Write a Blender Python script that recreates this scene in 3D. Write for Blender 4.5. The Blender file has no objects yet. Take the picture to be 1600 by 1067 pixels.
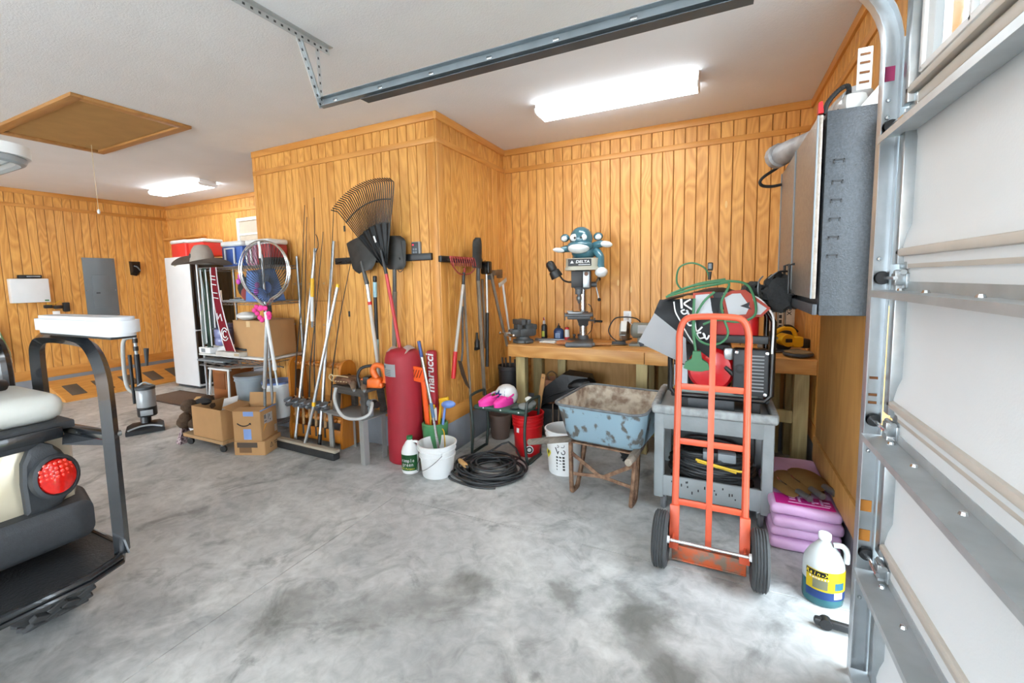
import bpy, bmesh, math, random
from mathutils import Matrix, Vector
R = math.radians
PI = math.pi
random.seed(7)
sc = bpy.context.scene
COL = sc.collection

# ---------------------------------------------------------------- camera
cam_d = bpy.data.cameras.new('camera')
cam = bpy.data.objects.new('camera', cam_d)
COL.objects.link(cam)
cam_d.sensor_width = 36.0
cam_d.lens = 15.299
cam_d.shift_x = 0.00389
cam_d.shift_y = -0.01989
cam_d.clip_start = 0.02
cam.matrix_world = Matrix(((0.90091, -0.02115, 0.43349, 0.0),
                           (0.43346, 0.09399, -0.89626, 0.0),
                           (-0.02179, 0.99535, 0.09384, 1.6023),
                           (0, 0, 0, 1)))
sc.camera = cam

# ---------------------------------------------------------------- world and exposure
world = bpy.data.worlds.new('sky')
sc.world = world
world.use_nodes = True
_n = world.node_tree.nodes
_bg = _n['Background']
_bg.inputs[0].default_value = (0.78, 0.90, 1.0, 1)
_bg.inputs[1].default_value = 9.0
vs = sc.view_settings
vs.view_transform = 'Standard'
vs.look = 'None'
vs.gamma = 1.0
vs.use_curve_mapping = False
vs.exposure = 0.95
LAMP = 10.0          # strength of the fluorescent diffusers
try:
    sc.cycles.max_bounces = 8
    sc.cycles.diffuse_bounces = 6
    sc.cycles.glossy_bounces = 3
    sc.cycles.transmission_bounces = 6
    sc.cycles.transparent_max_bounces = 8
    sc.cycles.caustics_reflective = False
    sc.cycles.caustics_refractive = False
    sc.cycles.sample_clamp_indirect = 8.0
except Exception:
    pass

# ---------------------------------------------------------------- helpers
def hx(s):
    s = s.lstrip('#')
    v = [int(s[i:i + 2], 16) / 255 for i in (0, 2, 4)]
    return tuple(x / 12.92 if x <= 0.04045 else ((x + 0.055) / 1.055) ** 2.4 for x in v)

MATS = {}
def mat(name, col, rough=0.5, metal=0.0, var=0.12, scale=6.0, bump=0.0, bscale=60.0, col2=None,
        stretch=(1, 1, 1), ramp=(0.35, 0.65), emit=0.0, trans=0.0, alpha=1.0, detail=4, coat=0.0, dist=0.0):
    if name in MATS:
        return MATS[name]
    m = bpy.data.materials.new(name)
    m.use_nodes = True
    nt = m.node_tree
    b = nt.nodes['Principled BSDF']
    c1 = hx(col) if isinstance(col, str) else col
    c2 = (hx(col2) if isinstance(col2, str) else col2) if col2 else tuple(x * (1 - var) for x in c1)
    tc = nt.nodes.new('ShaderNodeTexCoord')
    mp = nt.nodes.new('ShaderNodeMapping')
    mp.inputs['Scale'].default_value = stretch
    nt.links.new(tc.outputs['Object'], mp.inputs['Vector'])
    nz = nt.nodes.new('ShaderNodeTexNoise')
    nz.inputs['Scale'].default_value = scale
    nz.inputs['Detail'].default_value = detail
    nz.inputs['Distortion'].default_value = dist
    nt.links.new(mp.outputs[0], nz.inputs['Vector'])
    cr = nt.nodes.new('ShaderNodeValToRGB')
    cr.color_ramp.elements[0].position = ramp[0]
    cr.color_ramp.elements[1].position = ramp[1]
    cr.color_ramp.elements[0].color = (*c2, 1)
    cr.color_ramp.elements[1].color = (*c1, 1)
    nt.links.new(nz.outputs['Fac'], cr.inputs[0])
    nt.links.new(cr.outputs[0], b.inputs['Base Color'])
    b.inputs['Roughness'].default_value = rough
    b.inputs['Metallic'].default_value = metal
    b.inputs['Transmission Weight'].default_value = trans
    b.inputs['Alpha'].default_value = alpha
    b.inputs['Coat Weight'].default_value = coat
    if emit:
        b.inputs['Emission Color'].default_value = (*c1, 1)
        b.inputs['Emission Strength'].default_value = emit
    if bump:
        n2 = nt.nodes.new('ShaderNodeTexNoise')
        n2.inputs['Scale'].default_value = bscale
        n2.inputs['Detail'].default_value = 3
        nt.links.new(mp.outputs[0], n2.inputs['Vector'])
        bp = nt.nodes.new('ShaderNodeBump')
        bp.inputs['Strength'].default_value = bump
        bp.inputs['Distance'].default_value = 0.01
        nt.links.new(n2.outputs['Fac'], bp.inputs['Height'])
        nt.links.new(bp.outputs[0], b.inputs['Normal'])
    MATS[name] = m
    return m

def wood(name, light, dark, scale=1.0, rough=0.45, rings=9.0, coat=0.0, axis='z', bands=0.55):
    """sawn timber: cathedral grain along one axis, every piece offset by its own random number"""
    if name in MATS:
        return MATS[name]
    m = bpy.data.materials.new(name)
    m.use_nodes = True
    nt = m.node_tree
    N, L = nt.nodes.new, nt.links.new
    b = nt.nodes['Principled BSDF']
    tc = N('ShaderNodeTexCoord')
    oi = N('ShaderNodeObjectInfo')
    mul = N('ShaderNodeMath'); mul.operation = 'MULTIPLY'; mul.inputs[1].default_value = 61.0
    L(oi.outputs['Random'], mul.inputs[0])
    cmb = N('ShaderNodeCombineXYZ')
    for i in range(3):
        L(mul.outputs[0], cmb.inputs[i])
    add = N('ShaderNodeVectorMath'); add.operation = 'ADD'
    L(tc.outputs['Object'], add.inputs[0]); L(cmb.outputs[0], add.inputs[1])
    mp = N('ShaderNodeMapping')
    k = {'x': (0.2, 1, 1), 'y': (1, 0.2, 1), 'z': (1, 1, 0.2)}[axis]
    mp.inputs['Scale'].default_value = tuple(scale * v for v in k)
    L(add.outputs[0], mp.inputs['Vector'])
    n1 = N('ShaderNodeTexNoise'); n1.inputs['Scale'].default_value = 5.0; n1.inputs['Detail'].default_value = 1.5
    n1.inputs['Distortion'].default_value = 0.6
    L(mp.outputs[0], n1.inputs['Vector'])
    m1 = N('ShaderNodeMath'); m1.operation = 'MULTIPLY'; m1.inputs[1].default_value = rings
    L(n1.outputs['Fac'], m1.inputs[0])
    fr = N('ShaderNodeMath'); fr.operation = 'PINGPONG'; fr.inputs[1].default_value = 0.5
    L(m1.outputs[0], fr.inputs[0])
    mp2 = N('ShaderNodeMapping')
    k2 = {'x': (0.03, 1, 1), 'y': (1, 0.03, 1), 'z': (1, 1, 0.03)}[axis]
    mp2.inputs['Scale'].default_value = k2
    L(add.outputs[0], mp2.inputs['Vector'])
    n2 = N('ShaderNodeTexNoise'); n2.inputs['Scale'].default_value = 160.0; n2.inputs['Detail'].default_value = 2
    L(mp2.outputs[0], n2.inputs['Vector'])
    a1 = N('ShaderNodeMath'); a1.operation = 'MULTIPLY'; a1.inputs[1].default_value = 1.5 * bands
    L(fr.outputs[0], a1.inputs[0])
    a2 = N('ShaderNodeMath'); a2.operation = 'MULTIPLY_ADD'; a2.inputs[1].default_value = 0.5
    L(n2.outputs['Fac'], a2.inputs[0]); L(a1.outputs[0], a2.inputs[2])
    # per-piece tone
    a3 = N('ShaderNodeMath'); a3.operation = 'MULTIPLY_ADD'; a3.inputs[1].default_value = 0.22; 
    L(oi.outputs['Random'], a3.inputs[0]); L(a2.outputs[0], a3.inputs[2])
    cr = N('ShaderNodeValToRGB')
    cr.color_ramp.elements[0].position = 0.22
    cr.color_ramp.elements[1].position = 0.78
    cr.color_ramp.elements[0].color = (*hx(dark), 1)
    cr.color_ramp.elements[1].color = (*hx(light), 1)
    L(a3.outputs[0], cr.inputs[0])
    L(cr.outputs[0], b.inputs['Base Color'])
    b.inputs['Roughness'].default_value = rough
    b.inputs['Coat Weight'].default_value = coat
    bp = N('ShaderNodeBump'); bp.inputs['Strength'].default_value = 0.12; bp.inputs['Distance'].default_value = 0.004
    L(a2.outputs[0], bp.inputs['Height']); L(bp.outputs[0], b.inputs['Normal'])
    MATS[name] = m
    return m

def V(*a):
    return Vector(a)

def smooth_path(pts, n=6, closed=False):
    """Catmull-Rom through the given points"""
    P = [Vector(p) for p in pts]
    out = []
    m = len(P)
    rng = range(m) if closed else range(m - 1)
    for i in rng:
        if closed:
            a, b, c, d = P[(i - 1) % m], P[i], P[(i + 1) % m], P[(i + 2) % m]
        else:
            a, b, c, d = P[max(i - 1, 0)], P[i], P[i + 1], P[min(i + 2, m - 1)]
        for k in range(n):
            t = k / n
            out.append(0.5 * ((2 * b) + (c - a) * t + (2 * a - 5 * b + 4 * c - d) * t * t + (3 * b - a - 3 * c + d) * t ** 3))
    if not closed:
        out.append(P[-1])
    return out

class B:
    """collects shapes into one mesh"""
    def __init__(self):
        self.bm = bmesh.new()
    def _tf(self, vs, M):
        if M is not None:
            bmesh.ops.transform(self.bm, matrix=M, verts=vs)
    def box(self, c, s, b=0.0, rot=None, seg=2):
        r = bmesh.ops.create_cube(self.bm, size=1.0)
        vs_ = r['verts']
        bmesh.ops.scale(self.bm, vec=s, verts=vs_)
        if b > 0:
            es = list({e for v in vs_ for e in v.link_edges})
            g = bmesh.ops.bevel(self.bm, geom=es, offset=min(b, min(s) * 0.49), segments=seg, affect='EDGES', profile=0.5)
            vs_ = [v for v in g['verts']]
        M = Matrix.Translation(c)
        if rot is not None:
            M = M @ (rot if isinstance(rot, Matrix) else rotm(*rot))
        bmesh.ops.transform(self.bm, matrix=M, verts=list(set(vs_)))
        return self
    def bar(self, p0, p1, w, t, up=(0, 0, 1), b=0.0):
        """rectangular bar from p0 to p1, w wide, t thick along up"""
        p0, p1 = Vector(p0), Vector(p1)
        d = p1 - p0
        z = d.normalized()
        u = Vector(up)
        x = u.cross(z)
        if x.length < 1e-5:
            x = Vector((1, 0, 0)).cross(z)
        x.normalize()
        y = z.cross(x)
        M = Matrix((x, y, z)).transposed()
        return self.box((p0 + p1) / 2, (w, t, d.length), b, M.to_4x4())
    def cyl(self, p0, p1, r, r2=None, n=14):
        p0, p1 = Vector(p0), Vector(p1)
        d = p1 - p0
        M = Matrix.Translation((p0 + p1) / 2) @ d.to_track_quat('Z', 'Y').to_matrix().to_4x4()
        bmesh.ops.create_cone(self.bm, cap_ends=True, segments=n, radius1=r, radius2=r if r2 is None else r2, depth=d.length, matrix=M)
        return self
    def ell(self, c, r, n=14, rot=None):
        M = Matrix.Translation(c)
        if rot is not None:
            M = M @ (rot if isinstance(rot, Matrix) else rotm(*rot))
        M = M @ Matrix.Diagonal((*(r if hasattr(r, '__len__') else (r, r, r)), 1))
        bmesh.ops.create_uvsphere(self.bm, u_segments=n, v_segments=max(6, n // 2), radius=1, matrix=M)
        return self
    def tube(self, pts, r, n=8, smooth=0, closed=False, cap=True, flat=1.0):
        P = smooth_path(pts, smooth, closed) if smooth else [Vector(p) for p in pts]
        m = len(P)
        if m < 2:
            return self
        T = []
        for i in range(m):
            if closed:
                t = P[(i + 1) % m] - P[i - 1]
            else:
                t = P[min(i + 1, m - 1)] - P[max(i - 1, 0)]
            T.append(t.normalized() if t.length > 1e-9 else Vector((0, 0, 1)))
        ref = Vector((0, 0, 1)) if abs(T[0].z) < 0.9 else Vector((1, 0, 0))
        nrm = (ref - T[0] * ref.dot(T[0])).normalized()
        rings = []
        for i in range(m):
            nrm = nrm - T[i] * nrm.dot(T[i])
            if nrm.length < 1e-6:
                nrm = T[i].orthogonal()
            nrm.normalize()
            bn = T[i].cross(nrm)
            rr = r[min(len(r) - 1, int(i * len(r) / m))] if isinstance(r, (list, tuple)) else (r(i / (m - 1)) if callable(r) else r)
            rings.append([self.bm.verts.new(P[i] + nrm * (math.cos(2 * PI * k / n) * rr) + bn * (math.sin(2 * PI * k / n) * rr * flat)) for k in range(n)])
        for i in range(m if closed else m - 1):
            a, b = rings[i], rings[(i + 1) % m]
            for k in range(n):
                try:
                    self.bm.faces.new((a[k], a[(k + 1) % n], b[(k + 1) % n], b[k]))
                except ValueError:
                    pass
        if cap and not closed:
            self.bm.faces.new(list(reversed(rings[0])))
            self.bm.faces.new(rings[-1])
        return self
    def lathe(self, prof, c=(0, 0, 0), n=24, rot=None, sx=1.0, sy=1.0):
        M = Matrix.Translation(c)
        if rot is not None:
            M = M @ (rot if isinstance(rot, Matrix) else rotm(*rot))
        rings = []
        for (r, z) in prof:
            if r < 1e-6:
                rings.append([self.bm.verts.new(M @ Vector((0, 0, z)))])
            else:
                rings.append([self.bm.verts.new(M @ Vector((r * sx * math.cos(2 * PI * k / n), r * sy * math.sin(2 * PI * k / n), z))) for k in range(n)])
        for a, b in zip(rings, rings[1:]):
            for k in range(n):
                k2 = (k + 1) % n
                if len(a) == 1 and len(b) == 1:
                    continue
                if len(a) == 1:
                    f = (a[0], b[k2], b[k])
                    f = (a[0], b[k], b[k2])
                elif len(b) == 1:
                    f = (a[k], a[k2], b[0])
                else:
                    f = (a[k], a[k2], b[k2], b[k])
                self.bm.faces.new(f)
        return self
    def prism(self, poly, h0, h1, M=None):
        """polygon in xy extruded from h0 to h1 along z, then M"""
        a = [self.bm.verts.new((x, y, h0)) for x, y in poly]
        b = [self.bm.verts.new((x, y, h1)) for x, y in poly]
        n = len(poly)
        self.bm.faces.new(list(reversed(a)))
        self.bm.faces.new(b)
        for i in range(n):
            j = (i + 1) % n
            self.bm.faces.new((a[i], a[j], b[j], b[i]))
        self._tf(a + b, M)
        return self
    def quadmesh(self, fn, nu, nv, close_u=False):
        g = [[self.bm.verts.new(fn(i / (nu if close_u else nu - 1), j / (nv - 1))) for i in range(nu)] for j in range(nv)]
        for j in range(nv - 1):
            for i in range(nu if close_u else nu - 1):
                k = (i + 1) % nu
                self.bm.faces.new((g[j][i], g[j][k], g[j + 1][k], g[j + 1][i]))
        return self
    def shell(self, fn, nu, nv, th):
        """open sheet with a real thickness"""
        n0 = len(self.bm.faces)
        self.quadmesh(fn, nu, nv)
        self.bm.faces.ensure_lookup_table()
        fs = list(self.bm.faces)[n0:]
        bmesh.ops.solidify(self.bm, geom=fs, thickness=th)
        return self
    def hull(self, pts):
        vs_ = [self.bm.verts.new(p) for p in pts]
        bmesh.ops.convex_hull(self.bm, input=vs_)
        return self
    def obj(self, name, m, parent=None, angle=38, loc=None, rot=None):
        bmesh.ops.recalc_face_normals(self.bm, faces=self.bm.faces)
        me = bpy.data.meshes.new(name)
        self.bm.to_mesh(me)
        self.bm.free()
        me.polygons.foreach_set('use_smooth', [True] * len(me.polygons))
        me.set_sharp_from_angle(angle=R(angle))
        me.materials.append(m)
        o = bpy.data.objects.new(name, me)
        COL.objects.link(o)
        if parent:
            o.parent = parent
        if loc:
            o.location = loc
        if rot:
            o.rotation_euler = rot
        return o

def rotm(x=0, y=0, z=0):
    """Euler in degrees"""
    return Matrix.Rotation(R(z), 4, 'Z') @ Matrix.Rotation(R(y), 4, 'Y') @ Matrix.Rotation(R(x), 4, 'X')

def tag(o, label, cat, group=None, kind=None):
    o['label'] = label
    o['category'] = cat
    if group:
        o['group'] = group
    if kind:
        o['kind'] = kind
    return o

def thing(name, label, cat, loc=(0, 0, 0), rz=0.0, group=None, rot=None):
    o = bpy.data.objects.new(name, None)
    o.empty_display_size = 0.05
    COL.objects.link(o)
    o.location = loc
    o.rotation_euler = rot if rot else (0, 0, R(rz))
    return tag(o, label, cat, group)

def struct(o, label=None):
    o['kind'] = 'structure'
    if label:
        o['label'] = label
    return o

def copy_tree(o, parent=None):
    c = o.copy()
    COL.objects.link(c)
    c.parent = parent
    for ch in o.children:
        copy_tree(ch, c)
    return c

def text(s, size, m, parent, loc, rot, ext=0.0006, align='CENTER', shear=0.0, name='lettering', sx=1.0, bold=0.0):
    cu = bpy.data.curves.new(name, 'FONT')
    cu.body = s
    cu.size = size
    cu.extrude = ext
    cu.align_x = align
    cu.align_y = 'CENTER'
    cu.shear = shear
    cu.offset = bold
    cu.resolution_u = 3
    cu.materials.append(m)
    tmp = bpy.data.objects.new(name, cu)
    COL.objects.link(tmp)
    me = bpy.data.meshes.new_from_object(tmp)
    bpy.data.objects.remove(tmp)
    bpy.data.curves.remove(cu)
    o = bpy.data.objects.new(name, me)
    COL.objects.link(o)
    o.parent = parent
    o.location = loc
    o.rotation_euler = tuple(R(a) for a in rot)
    o.scale = (sx, 1, 1)
    return o

def rrect(w, h, r, n=4):
    """rounded rectangle outline centred on 0"""
    pts = []
    for cx_, cy_, a0 in ((w / 2 - r, h / 2 - r, 0), (-w / 2 + r, h / 2 - r, 90), (-w / 2 + r, -h / 2 + r, 180), (w / 2 - r, -h / 2 + r, 270)):
        for k in range(n + 1):
            a = R(a0 + 90 * k / n)
            pts.append((cx_ + r * math.cos(a), cy_ + r * math.sin(a)))
    return pts

# ---------------------------------------------------------------- common materials
PINE = wood('honey pine panelling', '#e0a658', '#bd7f38', rings=12, bands=0.48)
PINE_TRIM = wood('honey pine trim', '#d99d52', '#bb7c36', rings=4, axis='x', bands=0.4)
BENCH_WOOD = wood('bench fir', '#dca763', '#bf8442', rings=5, axis='x', bands=0.5)
POST_WOOD = wood('treated post timber', '#b3a374', '#8f8054', rings=5, axis='z', bands=0.5, rough=0.7)
PLY = wood('brown plywood', '#b98c4f', '#96692f', rings=6, axis='z', bands=0.35, rough=0.55)
STEEL = mat('galvanised steel', '#b4babd', 0.32, 0.75, var=0.25, scale=9)
STEEL_D = mat('dull steel', '#8a8e90', 0.4, 0.85, var=0.3, scale=12)
CHROME = mat('bright metal', '#d4d7d9', 0.18, 0.95, var=0.06)
ALU = mat('brushed aluminium', '#c3c6c8', 0.32, 0.85, var=0.12, scale=20)
BLACK = mat('black plastic', '#1c1d1f', 0.42, var=0.25)
BLACK_R = mat('black rubber', '#232425', 0.75, var=0.3, scale=20)
BLACK_G = mat('gloss black enamel', '#141517', 0.2, var=0.2)
DGREY = mat('charcoal grey paint', '#3c4044', 0.5, var=0.2, scale=20)
GREY = mat('mid grey paint', '#7e858a', 0.45, var=0.12)
WHITE = mat('white plastic', '#d9dbdb', 0.4, var=0.05)
WHITE_P = mat('white paint', '#eceded', 0.5, var=0.04)
RED = mat('red plastic', '#c8141c', 0.4, var=0.15)
ORANGE = mat('orange plastic', '#ee5a1e', 0.45, var=0.1)
YELLOW = mat('yellow plastic', '#e8b41e', 0.42, var=0.1)
GREEN = mat('green plastic', '#2f7f4a', 0.45, var=0.15)
CARD = mat('corrugated cardboard', '#b48a5c', 0.85, var=0.12, scale=4, bump=0.1, bscale=30)
CARD_D = mat('inner cardboard', '#967049', 0.9, var=0.12, scale=4)
# ================================================================ the setting
X_R, Y_W, X_B, Y_B, X_BL, X_L, ZC = 0.70, 4.56, -2.22, 3.235, -4.62, -9.03, 3.05
Y_F = -6.4
concrete = None
def make_concrete():
    m = bpy.data.materials.new('stained concrete')
    m.use_nodes = True
    nt = m.node_tree; N, L = nt.nodes.new, nt.links.new
    b = nt.nodes['Principled BSDF']
    tc = N('ShaderNodeTexCoord')
    geo = N('ShaderNodeNewGeometry')
    def noise(s, d, dist=0.0):
        n = N('ShaderNodeTexNoise'); n.inputs['Scale'].default_value = s; n.inputs['Detail'].default_value = d
        n.inputs['Roughness'].default_value = 0.62; n.inputs['Distortion'].default_value = dist
        L(geo.outputs['Position'], n.inputs['Vector']); return n
    def ramp(n, a, bb, c0, c1):
        r = N('ShaderNodeValToRGB'); e = r.color_ramp.elements
        e[0].position, e[1].position = a, bb; e[0].color = (*c0, 1); e[1].color = (*c1, 1)
        L(n.outputs['Fac'], r.inputs[0]); return r
    base = ramp(noise(1.1, 6, 0.5), 0.36, 0.62, hx('#a2a4a3'), hx('#c1c2c0'))
    stain = ramp(noise(2.6, 10, 1.6), 0.53, 0.68, (0, 0, 0), (1, 1, 1))
    fine = ramp(noise(13, 9, 0.6), 0.34, 0.62, (0.80, 0.80, 0.80), (1.06, 1.06, 1.06))
    pale = ramp(noise(1.7, 9, 1.0), 0.52, 0.68, (0, 0, 0), (1, 1, 1))
    mx = N('ShaderNodeMix'); mx.data_type = 'RGBA'
    L(stain.outputs[0], mx.inputs[0]); L(base.outputs[0], mx.inputs[6]); mx.inputs[7].default_value = (*hx('#898b89'), 1)
    mp_ = N('ShaderNodeMix'); mp_.data_type = 'RGBA'
    L(pale.outputs[0], mp_.inputs[0]); L(mx.outputs[2], mp_.inputs[6]); mp_.inputs[7].default_value = (*hx('#c8c9c6'), 1)
    mm = N('ShaderNodeMix'); mm.data_type = 'RGBA'; mm.blend_type = 'MULTIPLY'; mm.inputs[0].default_value = 1
    L(mp_.outputs[2], mm.inputs[6]); L(fine.outputs[0], mm.inputs[7])
    # dark oily spills with their own outline, soaked in where machines stood
    last = mm.outputs[2]
    for (x, y, r, k) in ((-0.28, 1.98, 0.20, 0.75), (-0.33, 1.83, 0.15, 0.5), (-0.16, 1.74, 0.16, 0.7), (-0.38, 2.14, 0.10, 0.5), (-0.68, 1.98, 0.12, 0.55), (-1.13, 1.86, 0.16, 0.6), (-1.28, 1.66, 0.22, 0.45), (-1.86, 1.32, 0.26, 0.5), (-1.5, 1.45, 0.22, 0.35), (-0.62, 1.49, 0.05, 0.5), (0.05, 2.44, 0.10, 0.55)):
        sub = N('ShaderNodeVectorMath'); sub.operation = 'DISTANCE'
        nd = noise(5, 5); ad = N('ShaderNodeVectorMath'); ad.operation = 'MULTIPLY_ADD'
        L(nd.outputs['Color'], ad.inputs[0]); ad.inputs[1].default_value = (0.36, 0.36, 0); L(geo.outputs['Position'], ad.inputs[2])
        L(ad.outputs[0], sub.inputs[0]); sub.inputs[1].default_value = (x + 0.18, y + 0.18, 0)
        rr = N('ShaderNodeMapRange'); rr.inputs[1].default_value = r * 0.35; rr.inputs[2].default_value = r; rr.inputs[3].default_value = k; rr.inputs[4].default_value = 0
        L(sub.outputs['Value'], rr.inputs[0])
        q = N('ShaderNodeMix'); q.data_type = 'RGBA'
        L(rr.outputs[0], q.inputs[0]); L(last, q.inputs[6]); q.inputs[7].default_value = (*hx('#565752'), 1)
        last = q.outputs[2]
    L(last, b.inputs['Base Color'])
    b.inputs['Roughness'].default_value = 0.5
    bp = N('ShaderNodeBump'); bp.inputs['Strength'].default_value = 0.12; bp.inputs['Distance'].default_value = 0.006
    n3 = noise(30, 5); L(n3.outputs['Fac'], bp.inputs['Height']); L(bp.outputs[0], b.inputs['Normal'])
    return m
CONC = make_concrete()
CURB = mat('grey painted concrete curb', '#868b92', 0.7, var=0.12, scale=5, bump=0.15, bscale=40)
CEIL = mat('white orange-peel ceiling paint', '#e3e6ea', 0.85, var=0.03, scale=3, bump=0.2, bscale=110)

# floor: base with saw-cut slabs
fl = struct(B().box(((X_L + X_R) / 2, (Y_F + Y_W) / 2, -0.06), (X_R - X_L + 0.5, Y_W - Y_F + 0.5, 0.10)).obj('floor', mat('joint filler', '#85857f', 0.9)),
            'stained grey concrete garage floor with saw-cut joints')
xs, ys, g = [X_L - 0.2, -5.6, -2.16, X_R + 0.2], [Y_F - 0.2, -1.9, 2.43, Y_W + 0.2], 0.002
for i in range(3):
    for j in range(3):
        c = ((xs[i] + xs[i + 1]) / 2, (ys[j] + ys[j + 1]) / 2, -0.006)
        B().box(c, (xs[i + 1] - xs[i] - 2 * g, ys[j + 1] - ys[j] - 2 * g, 0.012), 0.0012, seg=1).obj('slab', CONC, fl)
ce = struct(B().box(((X_L + X_R) / 2, (Y_F + Y_W) / 2, ZC + 0.05), (X_R - X_L + 0.4, Y_W - Y_F + 0.4, 0.10)).obj('ceiling', CEIL), 'white textured ceiling')
# ground outside the doors
struct(B().box((-4.0, -16.9, -0.08), (40, 20.6, 0.10)).obj('apron_ground', mat('driveway concrete', '#c4c1b9', 0.9, var=0.15, scale=1)), 'pale concrete apron behind the viewer')
struct(B().box((9.7, 6.5, -0.08), (17.6, 26, 0.10)).obj('driveway_ground', mat('driveway concrete', '#b7b4ac', 0.9, var=0.2, scale=1)), 'pale concrete driveway outside')
struct(B().box((1.9, 16, -0.065), (2.0, 28, 0.10)).obj('lawn', mat('lawn grass', '#93a04e', 0.95, var=0.35, scale=4)), 'sunlit lawn outside the garage door')

_pl = {}
def plank_mesh(w, z0, z1, t=0.012):
    k = (round(w, 4), z0, z1)
    if k not in _pl:
        c = 0.003
        poly = [(-w / 2, 0), (-w / 2, -t + c), (-w / 2 + c, -t), (w / 2 - c, -t), (w / 2, -t + c), (w / 2, 0)]
        bm = B()
        bm.prism(poly, z0, z1)
        o = bm.obj('plank', PINE, None, angle=20)
        _pl[k] = o.data
        bpy.data.objects.remove(o)
    return _pl[k]
ZB0, ZB1, ZR0, ZR1, ZK = 0.30, 0.44, 2.795, 2.845, 2.985
def panelled(wall, p0, p1, rz, upper=True, z0=ZB1, step=0.1016, zmax=None):
    """planks from p0 to p1 (xy on the wall face); rz turns the plank's -y front to the room"""
    p0, p1 = Vector((*p0, 0)), Vector((*p1, 0))
    L_ = (p1 - p0).length
    n = max(1, round(L_ / step))
    st = L_ / n
    for i in range(n):
        q = p0 + (p1 - p0) * ((i + 0.5) / n)
        for a, b in ((z0, zmax or ZR0 + 0.01), (ZR1 - 0.01, ZK + 0.02)):
            if a > 2 and (not upper or zmax):
                continue
            o = bpy.data.objects.new('plank', plank_mesh(st - 0.0065, a, b))
            COL.objects.link(o)
            o.location = q
            o.rotation_euler = (0, 0, R(rz))
            o.parent = wall
BACKING = mat('groove shade plywood', '#8d5d2a', 0.8)  # darkened so the plank grooves carry their shadow lines in the colour
def wall(name, c, s, label, m=None):
    return struct(B().box(c, s).obj(name, m or BACKING), label)
wb = wall('wall_back', ((X_L + X_BL) / 2, Y_W + 0.06, ZC / 2), (X_BL - X_L + 0.2, 0.12, ZC), 'honey pine panelled wall behind the refrigerator')
panelled(wb, (X_L, Y_W), (X_BL, Y_W), 0)
wn = wall('wall_bench', ((X_B + X_R) / 2, Y_W + 0.06, ZC / 2), (X_R - X_B + 0.2, 0.12, ZC), 'honey pine panelled wall behind the workbench')
panelled(wn, (X_B, Y_W), (X_R, Y_W), 0)
for (x, z) in ((-0.93, 1.55), (-0.47, 1.35), (-1.27, 2.60), (-2.02, 1.38), (-0.80, 1.48), (0.05, 2.25)):
    B().prism([(0.011 * math.cos(R(a)), 0.034 * math.sin(R(a))) for a in range(0, 360, 30)], 0, 0.002, Matrix.Translation((x, Y_W - 0.012, z)) @ rotm(90, 0, 0)).obj('plywood_plug', mat('pale plywood plug', '#e0b878', 0.6), wn)
wf = wall('wall_closet_front', ((X_B + X_BL) / 2, Y_B + 0.06, ZC / 2), (X_B - X_BL, 0.12, ZC), 'front of the panelled closet jutting into the garage')
panelled(wf, (X_BL, Y_B), (X_B, Y_B), 0)
ws = wall('wall_closet_side', (X_B - 0.06, (Y_B + Y_W) / 2 + 0.06, ZC / 2), (0.12, Y_W - Y_B, ZC), 'side of the panelled closet beside the workbench')
panelled(ws, (X_B, Y_B), (X_B, Y_W), 90)
wall('wall_closet_far_side', (X_BL + 0.06, (Y_B + Y_W) / 2 + 0.06, ZC / 2), (0.12, Y_W - Y_B, ZC), 'far side of the panelled closet', PINE)
wl = wall('wall_left', (X_L - 0.06, (Y_F + Y_W) / 2, ZC / 2), (0.12, Y_W - Y_F, ZC), 'honey pine panelled wall with the breaker panel', PINE)
B().box((X_L + 0.001, 3.1, ZC / 2), (0.004, 2.9, ZC)).obj('groove_backing', BACKING, wl)
panelled(wl, (X_L + 0.004, 1.65), (X_L + 0.004, Y_W), 90)
YJ = 2.38           # end of the right wall at the overhead door
wr = wall('wall_right', (X_R + 0.07, (YJ + Y_W) / 2, ZC / 2), (0.14, Y_W - YJ, ZC), 'honey pine panelled wall carrying the steel cabinet')
panelled(wr, (X_R, Y_W), (X_R, YJ), -90)
B().box((X_R + 0.07, 0.0, 2.90), (0.14, 2 * YJ, 0.30)).obj('header', PINE, wr)
B().box((X_R + 0.07, -1.35, 1.35), (0.14, 0.5, 2.75)).obj('pier', PINE, wr)
B().box((X_R + 0.07, -4.2, 2.90), (0.14, 4.4, 0.30)).obj('header', PINE, wr)
wfr = wall('wall_front', ((X_L - 8.0) / 2, Y_F - 0.06, ZC / 2), (-8.0 - X_L + 0.2, 0.12, ZC), 'panelled wall behind the viewer with a wide open door', PINE)
B().box(((-1.0 + X_R) / 2, Y_F - 0.06, ZC / 2), (X_R + 1.0 + 0.2, 0.12, ZC)).obj('pier', PINE, wfr)
B().box((-4.5, Y_F - 0.06, 2.85), (7.0, 0.12, 0.40)).obj('header', PINE, wfr)

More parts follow.
